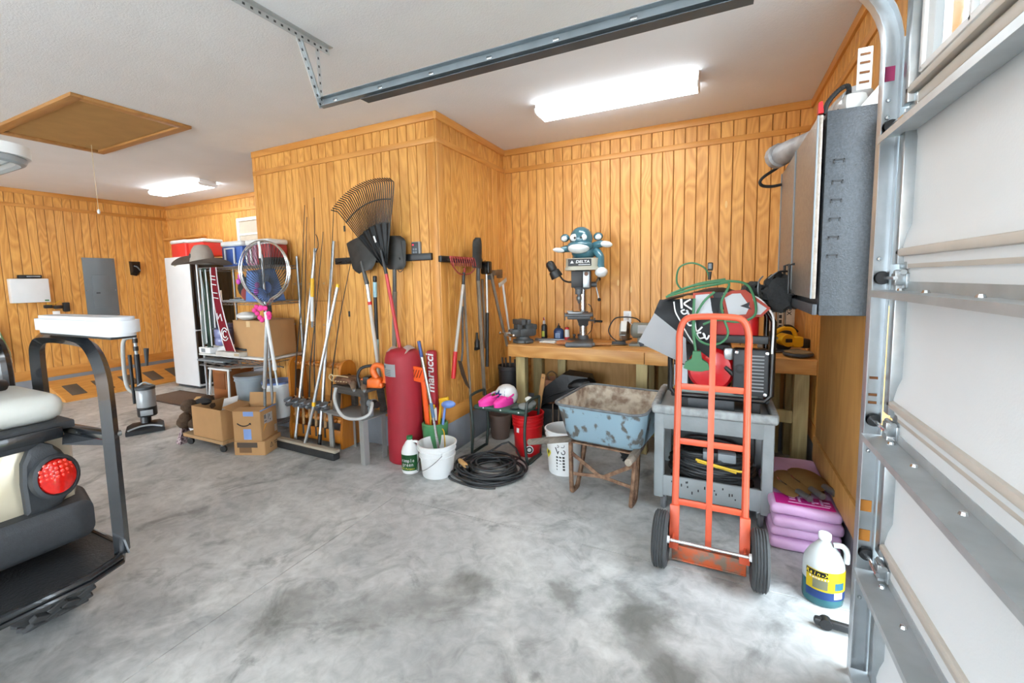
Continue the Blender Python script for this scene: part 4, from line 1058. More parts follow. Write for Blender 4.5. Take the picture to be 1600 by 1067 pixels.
# white script and trim follow the flap
def on_flap(u, v, off=0.012):
    p = flap(u, v)
    return p + V(0, -off, 0)
def stroke(pts, r, m, nm, parent=fl1):
    B().tube([on_flap(*p) for p in pts], r, 6, 4).obj(nm, m, parent)
SW = mat('white print', '#e8e9ea', 0.5, var=0.02)
stroke([(0.26, 0.10), (0.33, 0.42), (0.43, 0.62), (0.60, 0.86), (0.72, 0.95)], 0.0045, SW, 'piping')
stroke([(0.37, 0.0), (0.42, 0.28)], 0.007, SW, 'lettering')
stroke([(0.53, 0.02), (0.44, 0.13), (0.50, 0.20), (0.60, 0.27)], 0.006, SW, 'lettering')
stroke([(0.47, 0.30), (0.42, 0.36), (0.47, 0.42), (0.53, 0.35), (0.50, 0.30), (0.55, 0.40)], 0.0055, SW, 'lettering')
stroke([(0.54, 0.36), (0.58, 0.48), (0.60, 0.42), (0.66, 0.44)], 0.0055, SW, 'lettering')
stroke([(0.60, 0.52), (0.55, 0.58), (0.60, 0.64), (0.67, 0.56), (0.63, 0.51), (0.69, 0.60)], 0.0055, SW, 'lettering')
stroke([(0.67, 0.52), (0.73, 0.68), (0.80, 0.55)], 0.0055, SW, 'lettering')
stroke([(0.80, 0.66), (0.74, 0.72), (0.79, 0.78), (0.87, 0.70), (0.83, 0.65), (0.90, 0.73), (0.93, 0.64)], 0.0055, SW, 'lettering')
text('TM', 0.024, SW, fl1, (-0.045, -0.300, -0.205), (90, 25, 0))
# red-outlined arrow panels along the top front
RB = mat('red outline vinyl', '#b04434', 0.5, var=0.08)
def toppatch(poly, name, m, lift):
    bm = B()
    a = [bm.bm.verts.new(cov_fn(u, v) + V(0, -lift * 0.7, lift)) for u, v in poly]
    f = bm.bm.faces.new(a)
    bmesh.ops.triangulate(bm.bm, faces=[f])
    bmesh.ops.solidify(bm.bm, geom=list(bm.bm.faces), thickness=0.004)
    return bm.obj(name, m, cov)
def front_patch(poly, name, m, y):
    B().prism(poly, 0, 0.004, Matrix.Translation((0, y, 0)) @ rotm(72, 0, 0)).obj(name, m, cov)
front_patch([(-0.165, -0.08), (-0.02, -0.10), (-0.055, 0.085), (-0.165, 0.075)], 'red_border', RB, -0.262)
front_patch([(-0.150, -0.066), (-0.042, -0.082), (-0.070, 0.070), (-0.150, 0.062)], 'pale_panel', CVW, -0.268)
front_patch([(0.025, -0.085), (0.22, -0.075), (0.265, -0.02), (0.13, 0.095), (0.055, 0.09), (0.0, 0.055)], 'red_border', RB, -0.262)
front_patch([(0.042, -0.068), (0.135, -0.060), (0.155, -0.01), (0.105, 0.072), (0.06, 0.07), (0.018, 0.045)], 'pale_panel', CVW, -0.268)
front_patch([(0.18, -0.062), (0.212, -0.060), (0.245, -0.022), (0.17, 0.038), (0.185, -0.012)], 'pale_panel', CVW, -0.268)
front_patch([(0.105, -0.008), (0.155, 0.018), (0.15, -0.012), (0.165, -0.03)], 'dark_arrow', CVR, -0.271)
front_patch([(-0.03, -0.09), (0.01, -0.085), (0.01, 0.08), (-0.05, 0.08)], 'black_panel', CVR, -0.260)
B().tube([cov_fn(0.56, 0.05) + V(0, 0, 0.012), cov_fn(0.75, 0.05) + V(0, -0.01, 0.012), cov_fn(0.9, 0.03) + V(0, -0.01, 0.008), V(0.26, -0.25, -0.03), V(0.285, -0.245, -0.10), V(0.283, -0.242, -0.3)], 0.006, 6, 5).obj('piping', SW, cov)
# ---- dark backpack slumped on the right
bp_ = thing('backpack', 'black padded backpack slumped against the cabinet on top of the generator', 'backpack', (0.285, 3.30, 1.40))
CAN = mat('black canvas', '#2a2c2e', 0.8, var=0.25, scale=9, bump=0.5, bscale=30)
bb = B().hull([(-0.02, -0.15, -0.03), (0.12, -0.14, -0.04), (0.15, -0.12, 0.06), (0.14, -0.10, 0.17), (0.10, -0.09, 0.215), (0.02, -0.09, 0.21), (-0.035, -0.13, 0.14), (-0.03, -0.16, 0.05), (-0.02, 0.10, -0.03), (0.14, 0.12, -0.03), (0.14, 0.12, 0.16), (0.05, 0.12, 0.22), (-0.03, 0.10, 0.14), (0.06, -0.17, 0.06)])
bb.hull([(-0.17, -0.12, 0.05), (-0.15, -0.10, 0.13), (-0.10, -0.09, 0.165), (-0.03, -0.10, 0.155), (0.0, -0.13, 0.10), (-0.03, -0.15, 0.04), (-0.10, -0.15, 0.05), (-0.16, 0.08, 0.06), (-0.12, 0.08, 0.16), (-0.02, 0.08, 0.15), (-0.02, 0.08, 0.05)])
bmesh.ops.bevel(bb.bm, geom=list(bb.bm.edges), offset=0.022, segments=2, affect='EDGES')
bb.obj('bag_body', CAN, bp_, angle=50)
B().tube([(-0.045, -0.13, 0.05), (-0.06, -0.155, 0.10), (-0.055, -0.14, 0.16), (-0.03, -0.08, 0.19)], 0.005, 6, 5).obj('seam_piping', GREY, bp_)
B().tube([(0.0, -0.12, 0.175), (0.05, -0.115, 0.215), (0.11, -0.10, 0.215), (0.145, -0.09, 0.17)], 0.006, 6, 5).obj('zipper', BLACK_G, bp_)
B().tube([(0.15, -0.06, 0.20), (0.165, -0.09, 0.10), (0.14, -0.12, -0.01)], 0.014, 8, 5, flat=2.2).obj('shoulder_strap', BLACK, bp_)
# ---- green extension cord over the cover, with its triple socket
GC = mat('green extension cord', '#3f7a52', 0.5, var=0.15)
ec = thing('extension_cord', 'green extension cord draped over the generator cover with a three-way plug', 'extension cord', (0, 0, 0))
B().tube([(-0.30, 3.05, 1.475), (-0.18, 3.06, 1.53), (-0.02, 3.05, 1.56), (0.08, 3.03, 1.565), (0.16, 3.03, 1.54), (0.20, 3.015, 1.45), (0.20, 2.985, 1.36), (0.12, 2.97, 1.32), (0.0, 2.965, 1.33), (-0.08, 2.96, 1.30)], 0.0075, 8, 6).obj('cord_strand', GC, ec)
B().tube([(-0.31, 3.04, 1.468), (-0.16, 3.05, 1.515), (-0.02, 3.035, 1.545), (0.06, 3.02, 1.55), (0.02, 2.985, 1.44), (0.035, 2.965, 1.34), (0.06, 2.955, 1.25), (0.02, 2.95, 1.19), (-0.06, 2.945, 1.18), (-0.12, 2.945, 1.23), (-0.13, 2.955, 1.33), (-0.08, 2.985, 1.44), (-0.02, 3.01, 1.50)], 0.0075, 8, 6).obj('cord_strand', GC, ec)
B().tube([(-0.28, 3.06, 1.49), (-0.12, 3.07, 1.55), (0.04, 3.06, 1.578)], 0.0075, 8, 6).obj('cord_strand', GC, ec)
B().tube([(-0.135, 2.985, 1.46), (-0.137, 2.955, 1.36), (-0.135, 2.945, 1.25), (-0.118, 2.94, 1.13)], 0.0085, 8, 5).obj('cord_strand', GC, ec)
sk = B().prism([(-0.022, 0.06), (0.022, 0.06), (0.03, 0.01), (0.065, -0.012), (0.075, -0.05), (0.03, -0.065), (-0.03, -0.065), (-0.075, -0.05), (-0.065, -0.012), (-0.03, 0.01)], -0.02, 0.02, Matrix.Translation((-0.112, 2.935, 1.075)) @ rotm(90, 0, 0)).obj('three_way_socket', GC, ec)
B().tube([(-0.20, 3.1, 1.50), (-0.25, 3.13, 1.56), (-0.24, 3.18, 1.66), (-0.16, 3.2, 1.69), (-0.08, 3.2, 1.65), (-0.055, 3.2, 1.58)], 0.006, 8, 6).obj('cord_loop', GC, ec)
pg = B().tube([(-0.055, 3.2, 1.575), (-0.05, 3.2, 1.63)], 0.010, 10).box((-0.05, 3.2, 1.662), (0.034, 0.03, 0.055), 0.008).obj('plug', BLACK, ec)
B().box((-0.052, 3.184, 1.665), (0.02, 0.006, 0.034), 0.002).obj('plug_face', GREY, pg)

# ---- hand truck
HT = mat('faded orange enamel', '#cc5536', 0.42, var=0.12, scale=7)
ht_ = thing('hand_truck', 'orange two-wheeled hand truck standing against the grey cart', 'hand truck', (-0.02, 2.44, 0))
def hp(x, s, dy=0.0):
    """point on the leaning frame: s metres up it"""
    return V(x, 0.06 + 0.155 * s + dy, 0.10 + s * 0.988)
wL, wR = -0.175, 0.175
loop = [hp(wL * 1.0, 0.0), hp(wL, 1.10), hp(wL, 1.19), hp(wL + 0.024, 1.262), hp(wL + 0.085, 1.285), hp(wR - 0.085, 1.285), hp(wR - 0.024, 1.262), hp(wR, 1.19), hp(wR, 1.10), hp(wR, 0.0)]
lp = [loop[0]] + smooth_path(loop[1:9], 6) + [loop[9]]
B().tube(lp, 0.0185, 12).obj('frame_loop', HT, ht_)
B().bar(hp(0.0, 0.0), hp(0.0, 1.283), 0.032, 0.018, (0, 1, 0), 0.003).obj('centre_bar', HT, ht_)
for s in (0.235, 0.575, 0.885):
    B().bar(hp(wL, s), hp(wR, s), 0.014, 0.034, (0, 0, 1), 0.003).obj('crossbar', HT, ht_)
for sx in (wL, wR):
    B().bar(hp(sx, -0.02, -0.012), hp(sx, 0.22, -0.012), 0.05, 0.034, (0, 1, 0), 0.004).obj('axle_bracket', HT, ht_)
    B().bar(hp(sx, 0.05, -0.02), V(sx, -0.005, 0.15), 0.04, 0.008, (1, 0, 0)).obj('axle_arm', HT, ht_)
B().cyl((-0.235, -0.005, 0.152), (0.235, -0.005, 0.152), 0.009, n=10).obj('axle', CHROME, ht_)
B().box((0, 0.135, 0.016), (0.37, 0.19, 0.008), 0.002).box((0, 0.05, 0.055), (0.37, 0.008, 0.085), 0.002).obj('toe_plate', mat('worn orange toe plate', '#b4552f', 0.55, 0.2, var=0.3, scale=18, col2='#76675a', ramp=(0.4, 0.55)), ht_)
TY_ = mat('grey black tyre rubber', '#3a3c3d', 0.75, var=0.15)
for s in (-1, 1):
    prof = [(0.07, -0.030), (0.118, -0.040), (0.135, -0.036), (0.146, -0.028)]
    for g in (-0.02, -0.0068, 0.0068, 0.02):
        prof += [(0.150, g - 0.005), (0.145, g - 0.0012), (0.145, g + 0.0012), (0.150, g + 0.005)]
    prof += [(0.146, 0.028), (0.135, 0.036), (0.118, 0.040), (0.07, 0.030)]
    ty = B().lathe(prof, (s * 0.238, -0.005, 0.152), 36, (0, 90, 0)).obj('tyre', TY_, ht_, angle=25)
    B().lathe([(0, -0.045), (0.018, -0.045), (0.022, -0.02), (0.072, -0.018), (0.075, -0.03), (0.08, -0.03), (0.08, 0.03), (0.075, 0.03), (0.072, 0.018), (0.022, 0.02), (0.018, 0.045), (0, 0.045)], (s * 0.238, -0.005, 0.152), 24, (0, 90, 0)).obj('wheel_rim', WHITE, ty)

# ---- bags of soil beside the bench post
PB = mat('lilac plastic bag', '#cfa6cf', 0.35, var=0.12, scale=8, bump=0.35, bscale=16)
PK = mat('magenta print', '#c21a82', 0.4, var=0.1)
for k in range(4):
    t = thing('soil_bag', ['lilac plastic soil bag at the bottom of the stack beside the jug', 'lilac plastic soil bag second from the floor in the stack', 'lilac plastic soil bag third from the floor in the stack', 'topmost lilac plastic soil bag with magenta print'][k], 'soil bag', (0.478, 3.235 + 0.02 * (k % 2), 0.004 + k * 0.066), random.uniform(-2, 2), 'stacked lilac soil bags')
    bb = B().box((0, 0, 0.033), (0.345, 0.80, 0.064), 0.024, seg=3)
    bmesh.ops.subdivide_edges(bb.bm, edges=[e for e in bb.bm.edges if e.calc_length() > 0.2], cuts=7, use_grid_fill=True)
    for v_ in bb.bm.verts:
        v_.co.z += 0.0035 * math.sin(19 * v_.co.x + 2 * k) * math.sin(13 * v_.co.y + k)
        v_.co.x += 0.004 * math.sin(17 * v_.co.y + 3 * k)
    bb.obj('bag_body', PB, t, angle=60)
    if k == 3:
        B().box((0.0, -0.315, 0.069), (0.29, 0.13, 0.003), 0.001).obj('printed_band', PK, t)
        for (x_, y_, w_, h_) in ((-0.02, -0.295, 0.012, 0.07), (0.0, -0.27, 0.05, 0.010), (0.045, -0.295, 0.012, 0.07), (0.062, -0.31, 0.024, 0.010), (0.09, -0.295, 0.012, 0.07), (0.115, -0.29, 0.030, 0.012), (0.115, -0.325, 0.030, 0.012), (-0.055, -0.31, 0.030, 0.010), (-0.055, -0.285, 0.030, 0.010), (0.02, -0.35, 0.20, 0.008)):
            B().box((x_, y_, 0.0712), (w_, h_, 0.002)).obj('print_stroke', PB, t)
# ---- loose shovel blades lying on the bags
TAN = mat('tan coated steel', '#a5814f', 0.6, 0.1, var=0.15, scale=14)
for k in range(3):
    t = thing('shovel_blade', ['tan shovel blade on the soil bags, the one nearest the grey cart', 'tan shovel blade in the middle of the three on the soil bags', 'tan shovel blade lying against the wooden kick board'][k], 'shovel blade', (0.405 + k * 0.075, 3.10 + 0.03 * k, 0.275 + 0.003 + k * 0.016), 28 - 3 * k, 'three tan shovel blades on the soil bags')
    def blade(u, v):
        w = 0.085 * (math.sqrt(max(0.0, 1 - ((v - 0.30) / 0.31) ** 2)) if v < 0.30 else 1.0 - 0.10 * (v - 0.3)) * (1 if v < 0.9 else 1 - 3.5 * (v - 0.9))
        a_ = 2 * u - 1
        return V(a_ * w, 0.19 - 0.34 * v, 0.006 + 0.014 * (1 - a_ * a_) * min(1, v * 3))
    B().shell(blade, 9, 14, 0.004).obj('blade', TAN, t, angle=60)
    B().tube([(0, -0.11, 0.022), (0, -0.17, 0.026), (0.0, -0.21, 0.026)], 0.019, 10).obj('socket', STEEL_D, t)
    B().tube([(-0.085, -0.02, 0.004), (-0.088, 0.06, 0.004), (-0.06, 0.15, 0.005)], 0.003, 5, 4).obj('bright_edge', CHROME, t)
# ---- windshield washer jug
jg = thing('washer_jug', 'translucent gallon jug of blue washer fluid with yellow label on the floor', 'jug', (0.495, 2.475, 0), 12)
FL = mat('teal washer fluid', '#1f5258', 0.25, var=0.08)
JW = mat('milky jug plastic', '#a7abaa', 0.35, var=0.05)
B().lathe([(0, 0.0), (0.075, 0.0), (0.085, 0.01), (0.087, 0.03), (0.087, 0.118)], n=26, sx=1.0, sy=0.9).obj('fluid_body', FL, jg)
B().lathe([(0.087, 0.118), (0.087, 0.185), (0.082, 0.215), (0.062, 0.255), (0.034, 0.29), (0.022, 0.305), (0.021, 0.315), (0, 0.315)], n=26, sx=1.0, sy=0.9).obj('jug_body', JW, jg)
B().lathe([(0.025, 0.312), (0.027, 0.315), (0.027, 0.338), (0.024, 0.342), (0, 0.342)], n=18).obj('cap', WHITE, jg)
B().tube([(0.030, -0.02, 0.295), (0.062, -0.03, 0.298), (0.082, -0.03, 0.27), (0.085, -0.025, 0.215)], 0.013, 10, 5).obj('handle', JW, jg)
def lab(u, v, z0, z1, a0, a1, off=0.0015):
    a = R(a0 + (a1 - a0) * u)
    return V((0.087 + off) * math.cos(a), (0.087 + off) * 0.9 * math.sin(a), z0 + (z1 - z0) * v)
YL = mat('yellow jug label', '#e2c51f', 0.5, var=0.06)
lb = B().shell(lambda u, v: lab(u, v, 0.085, 0.185, 200, 335), 20, 3, 0.001).obj('label_sticker', YL, jg)
B().shell(lambda u, v: lab(u, v, 0.045, 0.085, 200, 335), 20, 3, 0.001).obj('label_sticker', mat('blue jug label', '#2b4a86', 0.5), jg)
B().shell(lambda u, v: lab(u, v, 0.155, 0.182, 200, 262, 0.003), 12, 3, 0.001).obj('dark_panel', BLACK, lb)
B().shell(lambda u, v: lab(u, v, 0.095, 0.140, 222, 262, 0.003), 12, 3, 0.001).obj('picture_panel', mat('picture grey', '#8a8a70', 0.5), lb)
B().shell(lambda u, v: lab(u, v, 0.055, 0.088, 280, 308, 0.003), 8, 3, 0.001).obj('white_panel', WHITE, lb)
B().shell(lambda u, v: lab(u, v, 0.10, 0.135, 282, 312, 0.003), 8, 3, 0.001).obj('blue_panel', mat('label teal', '#3b7f95', 0.5), lb)
for i, ch in enumerate('Rain-X'):
    a = 203 + i * 10.5
    c = lab(0, 0, 0.168, 0.168, a + 3, a + 3, 0.0045)
    text(ch, 0.026, YL, lb, c, (90, 0, a + 93), ext=0.0005, shear=0.2)
for i, ch in enumerate('Remover'):
    a = 212 + i * 8
    c = lab(0, 0, 0.147, 0.147, a + 3, a + 3, 0.0035)
    text(ch, 0.015, WHITE, lb, c, (90, 0, a + 93), ext=0.0005)
# ---- black grip of a jack by the track
gp = thing('jack_handle', 'short black handle with a round lug lying by the door track', 'handle', (0.50, 2.26, 0.028), -3)
B().box((0, 0, 0), (0.15, 0.032, 0.036), 0.012).obj('grip', BLACK, gp)
B().cyl((-0.03, -0.02, 0), (-0.03, 0.02, -0.002), 0.024, n=14).obj('lug', BLACK, gp)
# ================================================================ closet walls and the clutter before them
# ---- tool rails
for (nm, lab_, c, s, cat) in (('tool_rail', 'black tool rail on the closet front under the keypad', (-2.86, Y_B - 0.030, 1.825), (1.16, 0.036, 0.062), 'tool rail'),):
    t = thing(nm, lab_, cat, (0, 0, 0))
    B().box(c, s, 0.006).obj('rail_bar', BLACK, t)
    for k in range(7):
        x = -3.35 + k * 0.13
        B().tube([(x, Y_B - 0.045, 1.82), (x, Y_B - 0.10, 1.80), (x, Y_B - 0.125, 1.825)], 0.005, 6, 4).obj('hook', BLACK, t)
t = thing('tool_rail', 'black tool rail on the closet side above the bow rake', 'tool rail', (0, 0, 0))
B().box((X_B + 0.030, 3.56, 1.80), (0.036, 0.74, 0.055), 0.006).obj('rail_bar', BLACK, t)
for k in range(6):
    y = 3.27 + k * 0.12
    B().tube([(X_B + 0.045, y, 1.80), (X_B + 0.09, y, 1.785), (X_B + 0.11, y, 1.805)], 0.005, 6, 4).obj('hook', BLACK, t)
kp = thing('keypad', 'grey wall keypad with a small red light on the closet', 'keypad', (-2.45, Y_B - 0.013, 1.90))
B().prism(rrect(0.095, 0.125, 0.008), 0, 0.022, rotm(90, 0, 0)).obj('case', mat('silver keypad', '#8d9092', 0.4, 0.3), kp)
B().prism(rrect(0.07, 0.115, 0.006), 0.022, 0.025, rotm(90, 0, 0) @ Matrix.Translation((-0.008, 0, 0))).obj('face', DGREY, kp)
for i in range(2):
    for j in range(2):
        B().box((-0.022 + i * 0.026, -0.0265, -0.005 - j * 0.026), (0.018, 0.004, 0.018), 0.002).obj('key', GREY, kp)
B().lathe([(0, 0.004), (0.007, 0.003), (0.007, 0), (0, 0)], (-0.028, -0.025, 0.035), 10, (90, 0, 0)).obj('red_light', mat('red indicator', '#e02030', 0.3, emit=2.0), kp)
for z in (2.14, 1.30):
    B().box((-3.32, Y_B - 0.014, z), (0.022, 0.006, 0.055), 0.001).obj('hinge', BLACK, wf)
B().box((-3.62, Y_B - 0.0135, 1.43), (0.42, 0.004, 0.006)).obj('hatch_edge', BACKING, wf)

def pole(bm_pts, r, m, name, parent, n=10):
    return B().tube(bm_pts, r, n).obj(name, m, parent)
SHV = mat('worn dark shovel steel', '#5a5957', 0.5, 0.35, var=0.35, scale=10)
GWOOD = wood('grey weathered ash', '#8d8172', '#675c50', rings=4, axis='z', rough=0.85, bands=0.4)
# ---- square scoop, blade up
t = thing('square_shovel', 'flat square shovel hung blade up at the far side of the leaf rake', 'shovel', (-2.96, Y_B - 0.10, 1.65), rot=(0, R(-14), 0))
def scoop(u, v):
    w = 0.145 + 0.035 * v
    x = (u * 2 - 1) * w * (1 if v > 0.18 else 0.55 + 2.5 * v)
    return V(x, -0.02 - 0.035 * (1 - (2 * u - 1) ** 2) + 0.03 * v, 0.06 + 0.33 * v)
B().shell(scoop, 11, 10, 0.004).obj('blade', SHV, t, angle=60)
B().cyl((0, -0.04, -0.06), (0, -0.045, 0.16), 0.022, 0.014, 12).obj('socket', SHV, t)
pole([(0, -0.04, -0.06), (-0.03, -0.035, -0.25)], 0.017, ALU, 'upper_shaft', t)
B().cyl((-0.026, -0.0352, -0.22), (-0.03, -0.035, -0.25), 0.019, n=12).obj('red_band', RED, t)
pole([(-0.03, -0.035, -0.25), (-0.14, -0.02, -0.95)], 0.018, mat('pale fibreglass', '#c3bcb2', 0.6), 'handle', t)
# ---- blue gripped pole
t = thing('lopper_pole', 'black pole with pale blue grips hanging beside the square shovel', 'pole tool', (-2.90, Y_B - 0.085, 1.62), rot=(0, R(2), 0))
CY = mat('pale blue grip', '#9cc3cd', 0.5)
B().box((0, 0, 0.02), (0.035, 0.03, 0.06), 0.01).obj('head', BLACK, t)
pole([(0, 0, -0.01), (0, 0, -0.15)], 0.019, CY, 'upper_grip', t)
pole([(0, 0, -0.15), (0.008, 0, -0.55)], 0.017, BLACK, 'shaft', t)
pole([(0.008, 0, -0.55), (0.012, 0, -0.78)], 0.019, CY, 'lower_grip', t)
# ---- leaf rake
t = thing('leaf_rake', 'black plastic leaf rake with red handle hung fan up on the closet', 'rake', (-2.675, Y_B - 0.175, 1.70), rot=(0, R(-12), 0))
RK = mat('black rake plastic', '#202326', 0.4, var=0.15)
def fan(u, v):
    a = R(-31 + 55 * u)
    r = 0.06 + 0.37 * v
    return V(math.sin(a) * r, -0.008 * math.sin(11 * PI * u) - 0.02 * v, math.cos(a) * r)
B().shell(fan, 34, 5, 0.006).obj('fan_plate', RK, t, angle=50)
nt_ = 30
for k in range(nt_):
    a = R(-30.5 + 54 * k / (nt_ - 1))
    d_ = V(math.sin(a), 0, math.cos(a))
    L_ = 0.80
    sd = V(math.cos(a), 0, -math.sin(a))
    B().tube([d_ * 0.42 + V(0, -0.022, 0), d_ * (L_ - 0.06) + V(0, -0.028, 0), d_ * (L_ - 0.02) + V(0, -0.05, 0) - sd * 0.006, d_ * (L_ - 0.005) + V(0, -0.085, 0) - sd * 0.012], 0.0050, 5, 3).obj('tine', RK, t)
B().tube([V(math.sin(R(a)), 0, math.cos(R(a))) * 0.63 + V(0, -0.026, 0) for a in range(-31, 25, 4)], 0.006, 6).obj('tine_brace', RK, t)
B().box((-0.02, -0.040, 0.30), (0.018, 0.004, 0.06), 0.001, (0, -8, 0)).obj('white_sticker', WHITE, t)
pole([(0, -0.012, 0.20), (0, -0.012, -0.02)], 0.016, RK, 'neck', t)
pole([(0, -0.012, -0.02), (-0.06, 0.03, -0.72)], 0.0155, mat('red pole', '#c1363a', 0.4), 'handle', t)
# ---- spade
t = thing('round_spade', 'dark steel spade hung blade up between leaf rake and keypad', 'spade', (-2.645, Y_B - 0.085, 1.70), rot=(0, R(3), 0))
def spade(u, v):
    w = 0.12 * (1 if v < 0.80 else math.sqrt(max(0.0, 1 - ((v - 0.80) / 0.23) ** 2))) * (1 if v > 0.1 else 0.6 + 4 * v)
    return V((2 * u - 1) * w, -0.01 - 0.03 * (1 - (2 * u - 1) ** 2), 0.02 + 0.30 * v)
B().shell(spade, 11, 14, 0.004).obj('blade', SHV, t, angle=60)
pole([(0, -0.02, 0.12), (0.0, -0.02, -0.20)], 0.018, SHV, 'socket', t)
pole([(0, -0.02, -0.18), (-0.02, -0.005, -0.85)], 0.022, GWOOD, 'handle', t)
B().tube([(0.075, -0.02, 0.28), (0.12, -0.06, 0.18), (0.14, -0.06, 0.05), (0.10, -0.06, 0.0), (0.06, -0.05, 0.02)], 0.003, 6, 6).obj('hanging_wire', BLACK, t)

# ---- closet side: hanging long tools
RR = mat('chipped red enamel', '#9c3a34', 0.5, 0.1, var=0.25, scale=12)
xw = X_B + 0.095
t = thing('bow_rake', 'red bow rake with red gripped handle hung on the closet side', 'rake', (xw, 3.42, 1.77))
rb = B().box((0.035, 0, 0.04), (0.018, 0.44, 0.022), 0.003).obj('rake_head', RR, t)
for k in range(12):
    y = -0.21 + 0.42 * k / 11
    B().tube([(0.035, y, 0.04), (0.050, y, 0.035), (0.065, y, -0.035)], 0.0055, 5, 3).obj('tooth', RR, rb)
for s in (-1, 1):
    B().tube([(0.035, s * 0.21, 0.04), (0.045, s * 0.21, -0.02), (0.045, s * 0.12, -0.09), (0.035, 0.0 + s * 0.012, -0.11)], 0.007, 6, 5).obj('bow_arm', RR, t)
pole([(0.035, 0, -0.09), (0.03, -0.01, -0.20)], 0.014, BLACK, 'ferrule', t)
pole([(0.03, -0.01, -0.20), (0.0, -0.13, -0.80)], 0.0145, mat('silver fibreglass', '#b9b3aa', 0.5), 'handle', t)
pole([(0.0, -0.13, -0.80), (-0.008, -0.168, -1.04)], 0.020, RED, 'grip', t)
t = thing('grass_cutter', 'rusty long-handled weed cutter with a broad curved blade at its foot', 'weed cutter', (xw - 0.01, 3.50, 1.72))
B().tube([(0.02, -0.02, 0.0), (0.02, -0.05, -0.12)], 0.012, 8).obj('red_band', RR, t)
pole([(0.02, -0.05, -0.10), (0.0, 0.02, -0.85), (0.0, 0.04, -1.12), (0.0, 0.05, -1.70)], 0.0125, GWOOD, 'handle', t)
pole([(0.0, -0.05, -0.35), (0.0, -0.06, -0.60), (0.0, -0.075, -0.78), (0.0, -0.10, -0.86)], 0.010, SHV, 'blade_arm', t)
B().prism([(-0.16, -0.84), (-0.10, -0.86), (-0.04, -1.0), (0.02, -1.12), (0.04, -1.16), (-0.03, -1.10), (-0.11, -0.98)], -0.003, 0.003, Matrix(((0, 0, 1, 0), (1, 0, 0, 0), (0, 1, 0, 0), (0, 0, 0, 1)))).obj('blade', mat('brown blade steel', '#5d4c40', 0.6, 0.3, var=0.3, scale=14), t)
t = thing('trench_shovel', 'narrow dark trenching shovel hung blade up on the closet side', 'shovel', (xw + 0.02, 3.66, 1.72), rot=(R(-4), 0, 0))
def trench(u, v):
    w = 0.085 * (1 if v < 0.75 else math.sqrt(max(0, 1 - ((v - 0.75) / 0.27) ** 2)))
    a = (2 * u - 1)
    return V(0.015 + 0.04 * (1 - a * a), a * w, 0.0 + 0.29 * v)
B().shell(trench, 9, 12, 0.004).obj('blade', SHV, t, angle=60)
pole([(0.03, 0, 0.10), (0.03, 0, -0.12)], 0.019, SHV, 'socket', t)
pole([(0.03, 0, -0.12), (-0.03, 0.25, -1.27)], 0.019, GWOOD, 'handle', t)
t = thing('sledge_hammer', 'black headed sledge hammer hung head up on the closet side rail', 'hammer', (xw, 3.86, 1.73))
B().box((0.03, 0, 0.0), (0.10, 0.08, 0.13), 0.018).obj('head', BLACK_G, t)
pole([(0.03, 0, -0.05), (0.03, -0.005, -0.45)], 0.013, ALU, 'shaft', t)
pole([(0.03, -0.005, -0.45), (0.02, -0.02, -1.0)], 0.018, BLACK, 'rubber_grip', t)
t = thing('mattock', 'brown headed mattock with a dark handle leaning down to the workbench end', 'mattock', (xw + 0.01, 4.03, 1.68))
B().box((0.03, 0.0, 0.0), (0.07, 0.14, 0.055), 0.01).box((0.03, 0.10, -0.01), (0.05, 0.06, 0.09), 0.008).obj('head', mat('brown iron', '#7a5f45', 0.6, 0.3, var=0.3, scale=12), t)
pole([(0.02, -0.08, 0.0), (0.02, 0.06, -0.35), (0.03, 0.25, -0.80)], 0.016, GWOOD, 'handle', t)
B().box((0.0, -0.05, -0.045), (0.04, 0.10, 0.05), 0.008).obj('wedge', SHV, t)
t = thing('floor_scraper', 'white handled scraper with a wooden head leaning in the corner', 'scraper', (xw, 4.22, 1.60))
B().box((0.02, 0.0, 0.03), (0.03, 0.16, 0.06), 0.004, (20, 0, 0)).obj('wood_block', PINE_TRIM, t)
B().box((0.03, 0.0, -0.02), (0.012, 0.19, 0.045), 0.003, (20, 0, 0)).obj('grey_plate', mat('pale grey plate', '#b8b5ac', 0.6), t)
pole([(0.03, 0.0, -0.04), (0.03, 0.16, -0.67)], 0.012, WHITE, 'handle', t)
t = thing('hanging_brush', 'small black brush hanging low on the closet side wall', 'brush', (X_B + 0.03, 3.80, 0.98))
B().lathe([(0, 0.10), (0.012, 0.10), (0.012, 0.04), (0.03, 0.0), (0.03, -0.05), (0, -0.05)], n=12).obj('brush_body', BLACK, t)
B().box((0, 0, -0.06), (0.03, 0.08, 0.03), 0.004).obj('bristles', BLACK_R, t)
t = thing('wood_stick', 'thin grey wooden stake leaning on the closet side wall behind the tools', 'stake', (xw - 0.05, 3.95, 0.9), rot=(R(3), 0, 0))
pole([(0, 0, 0.72), (0, 0, -0.0)], 0.014, GWOOD, 'stake', t)

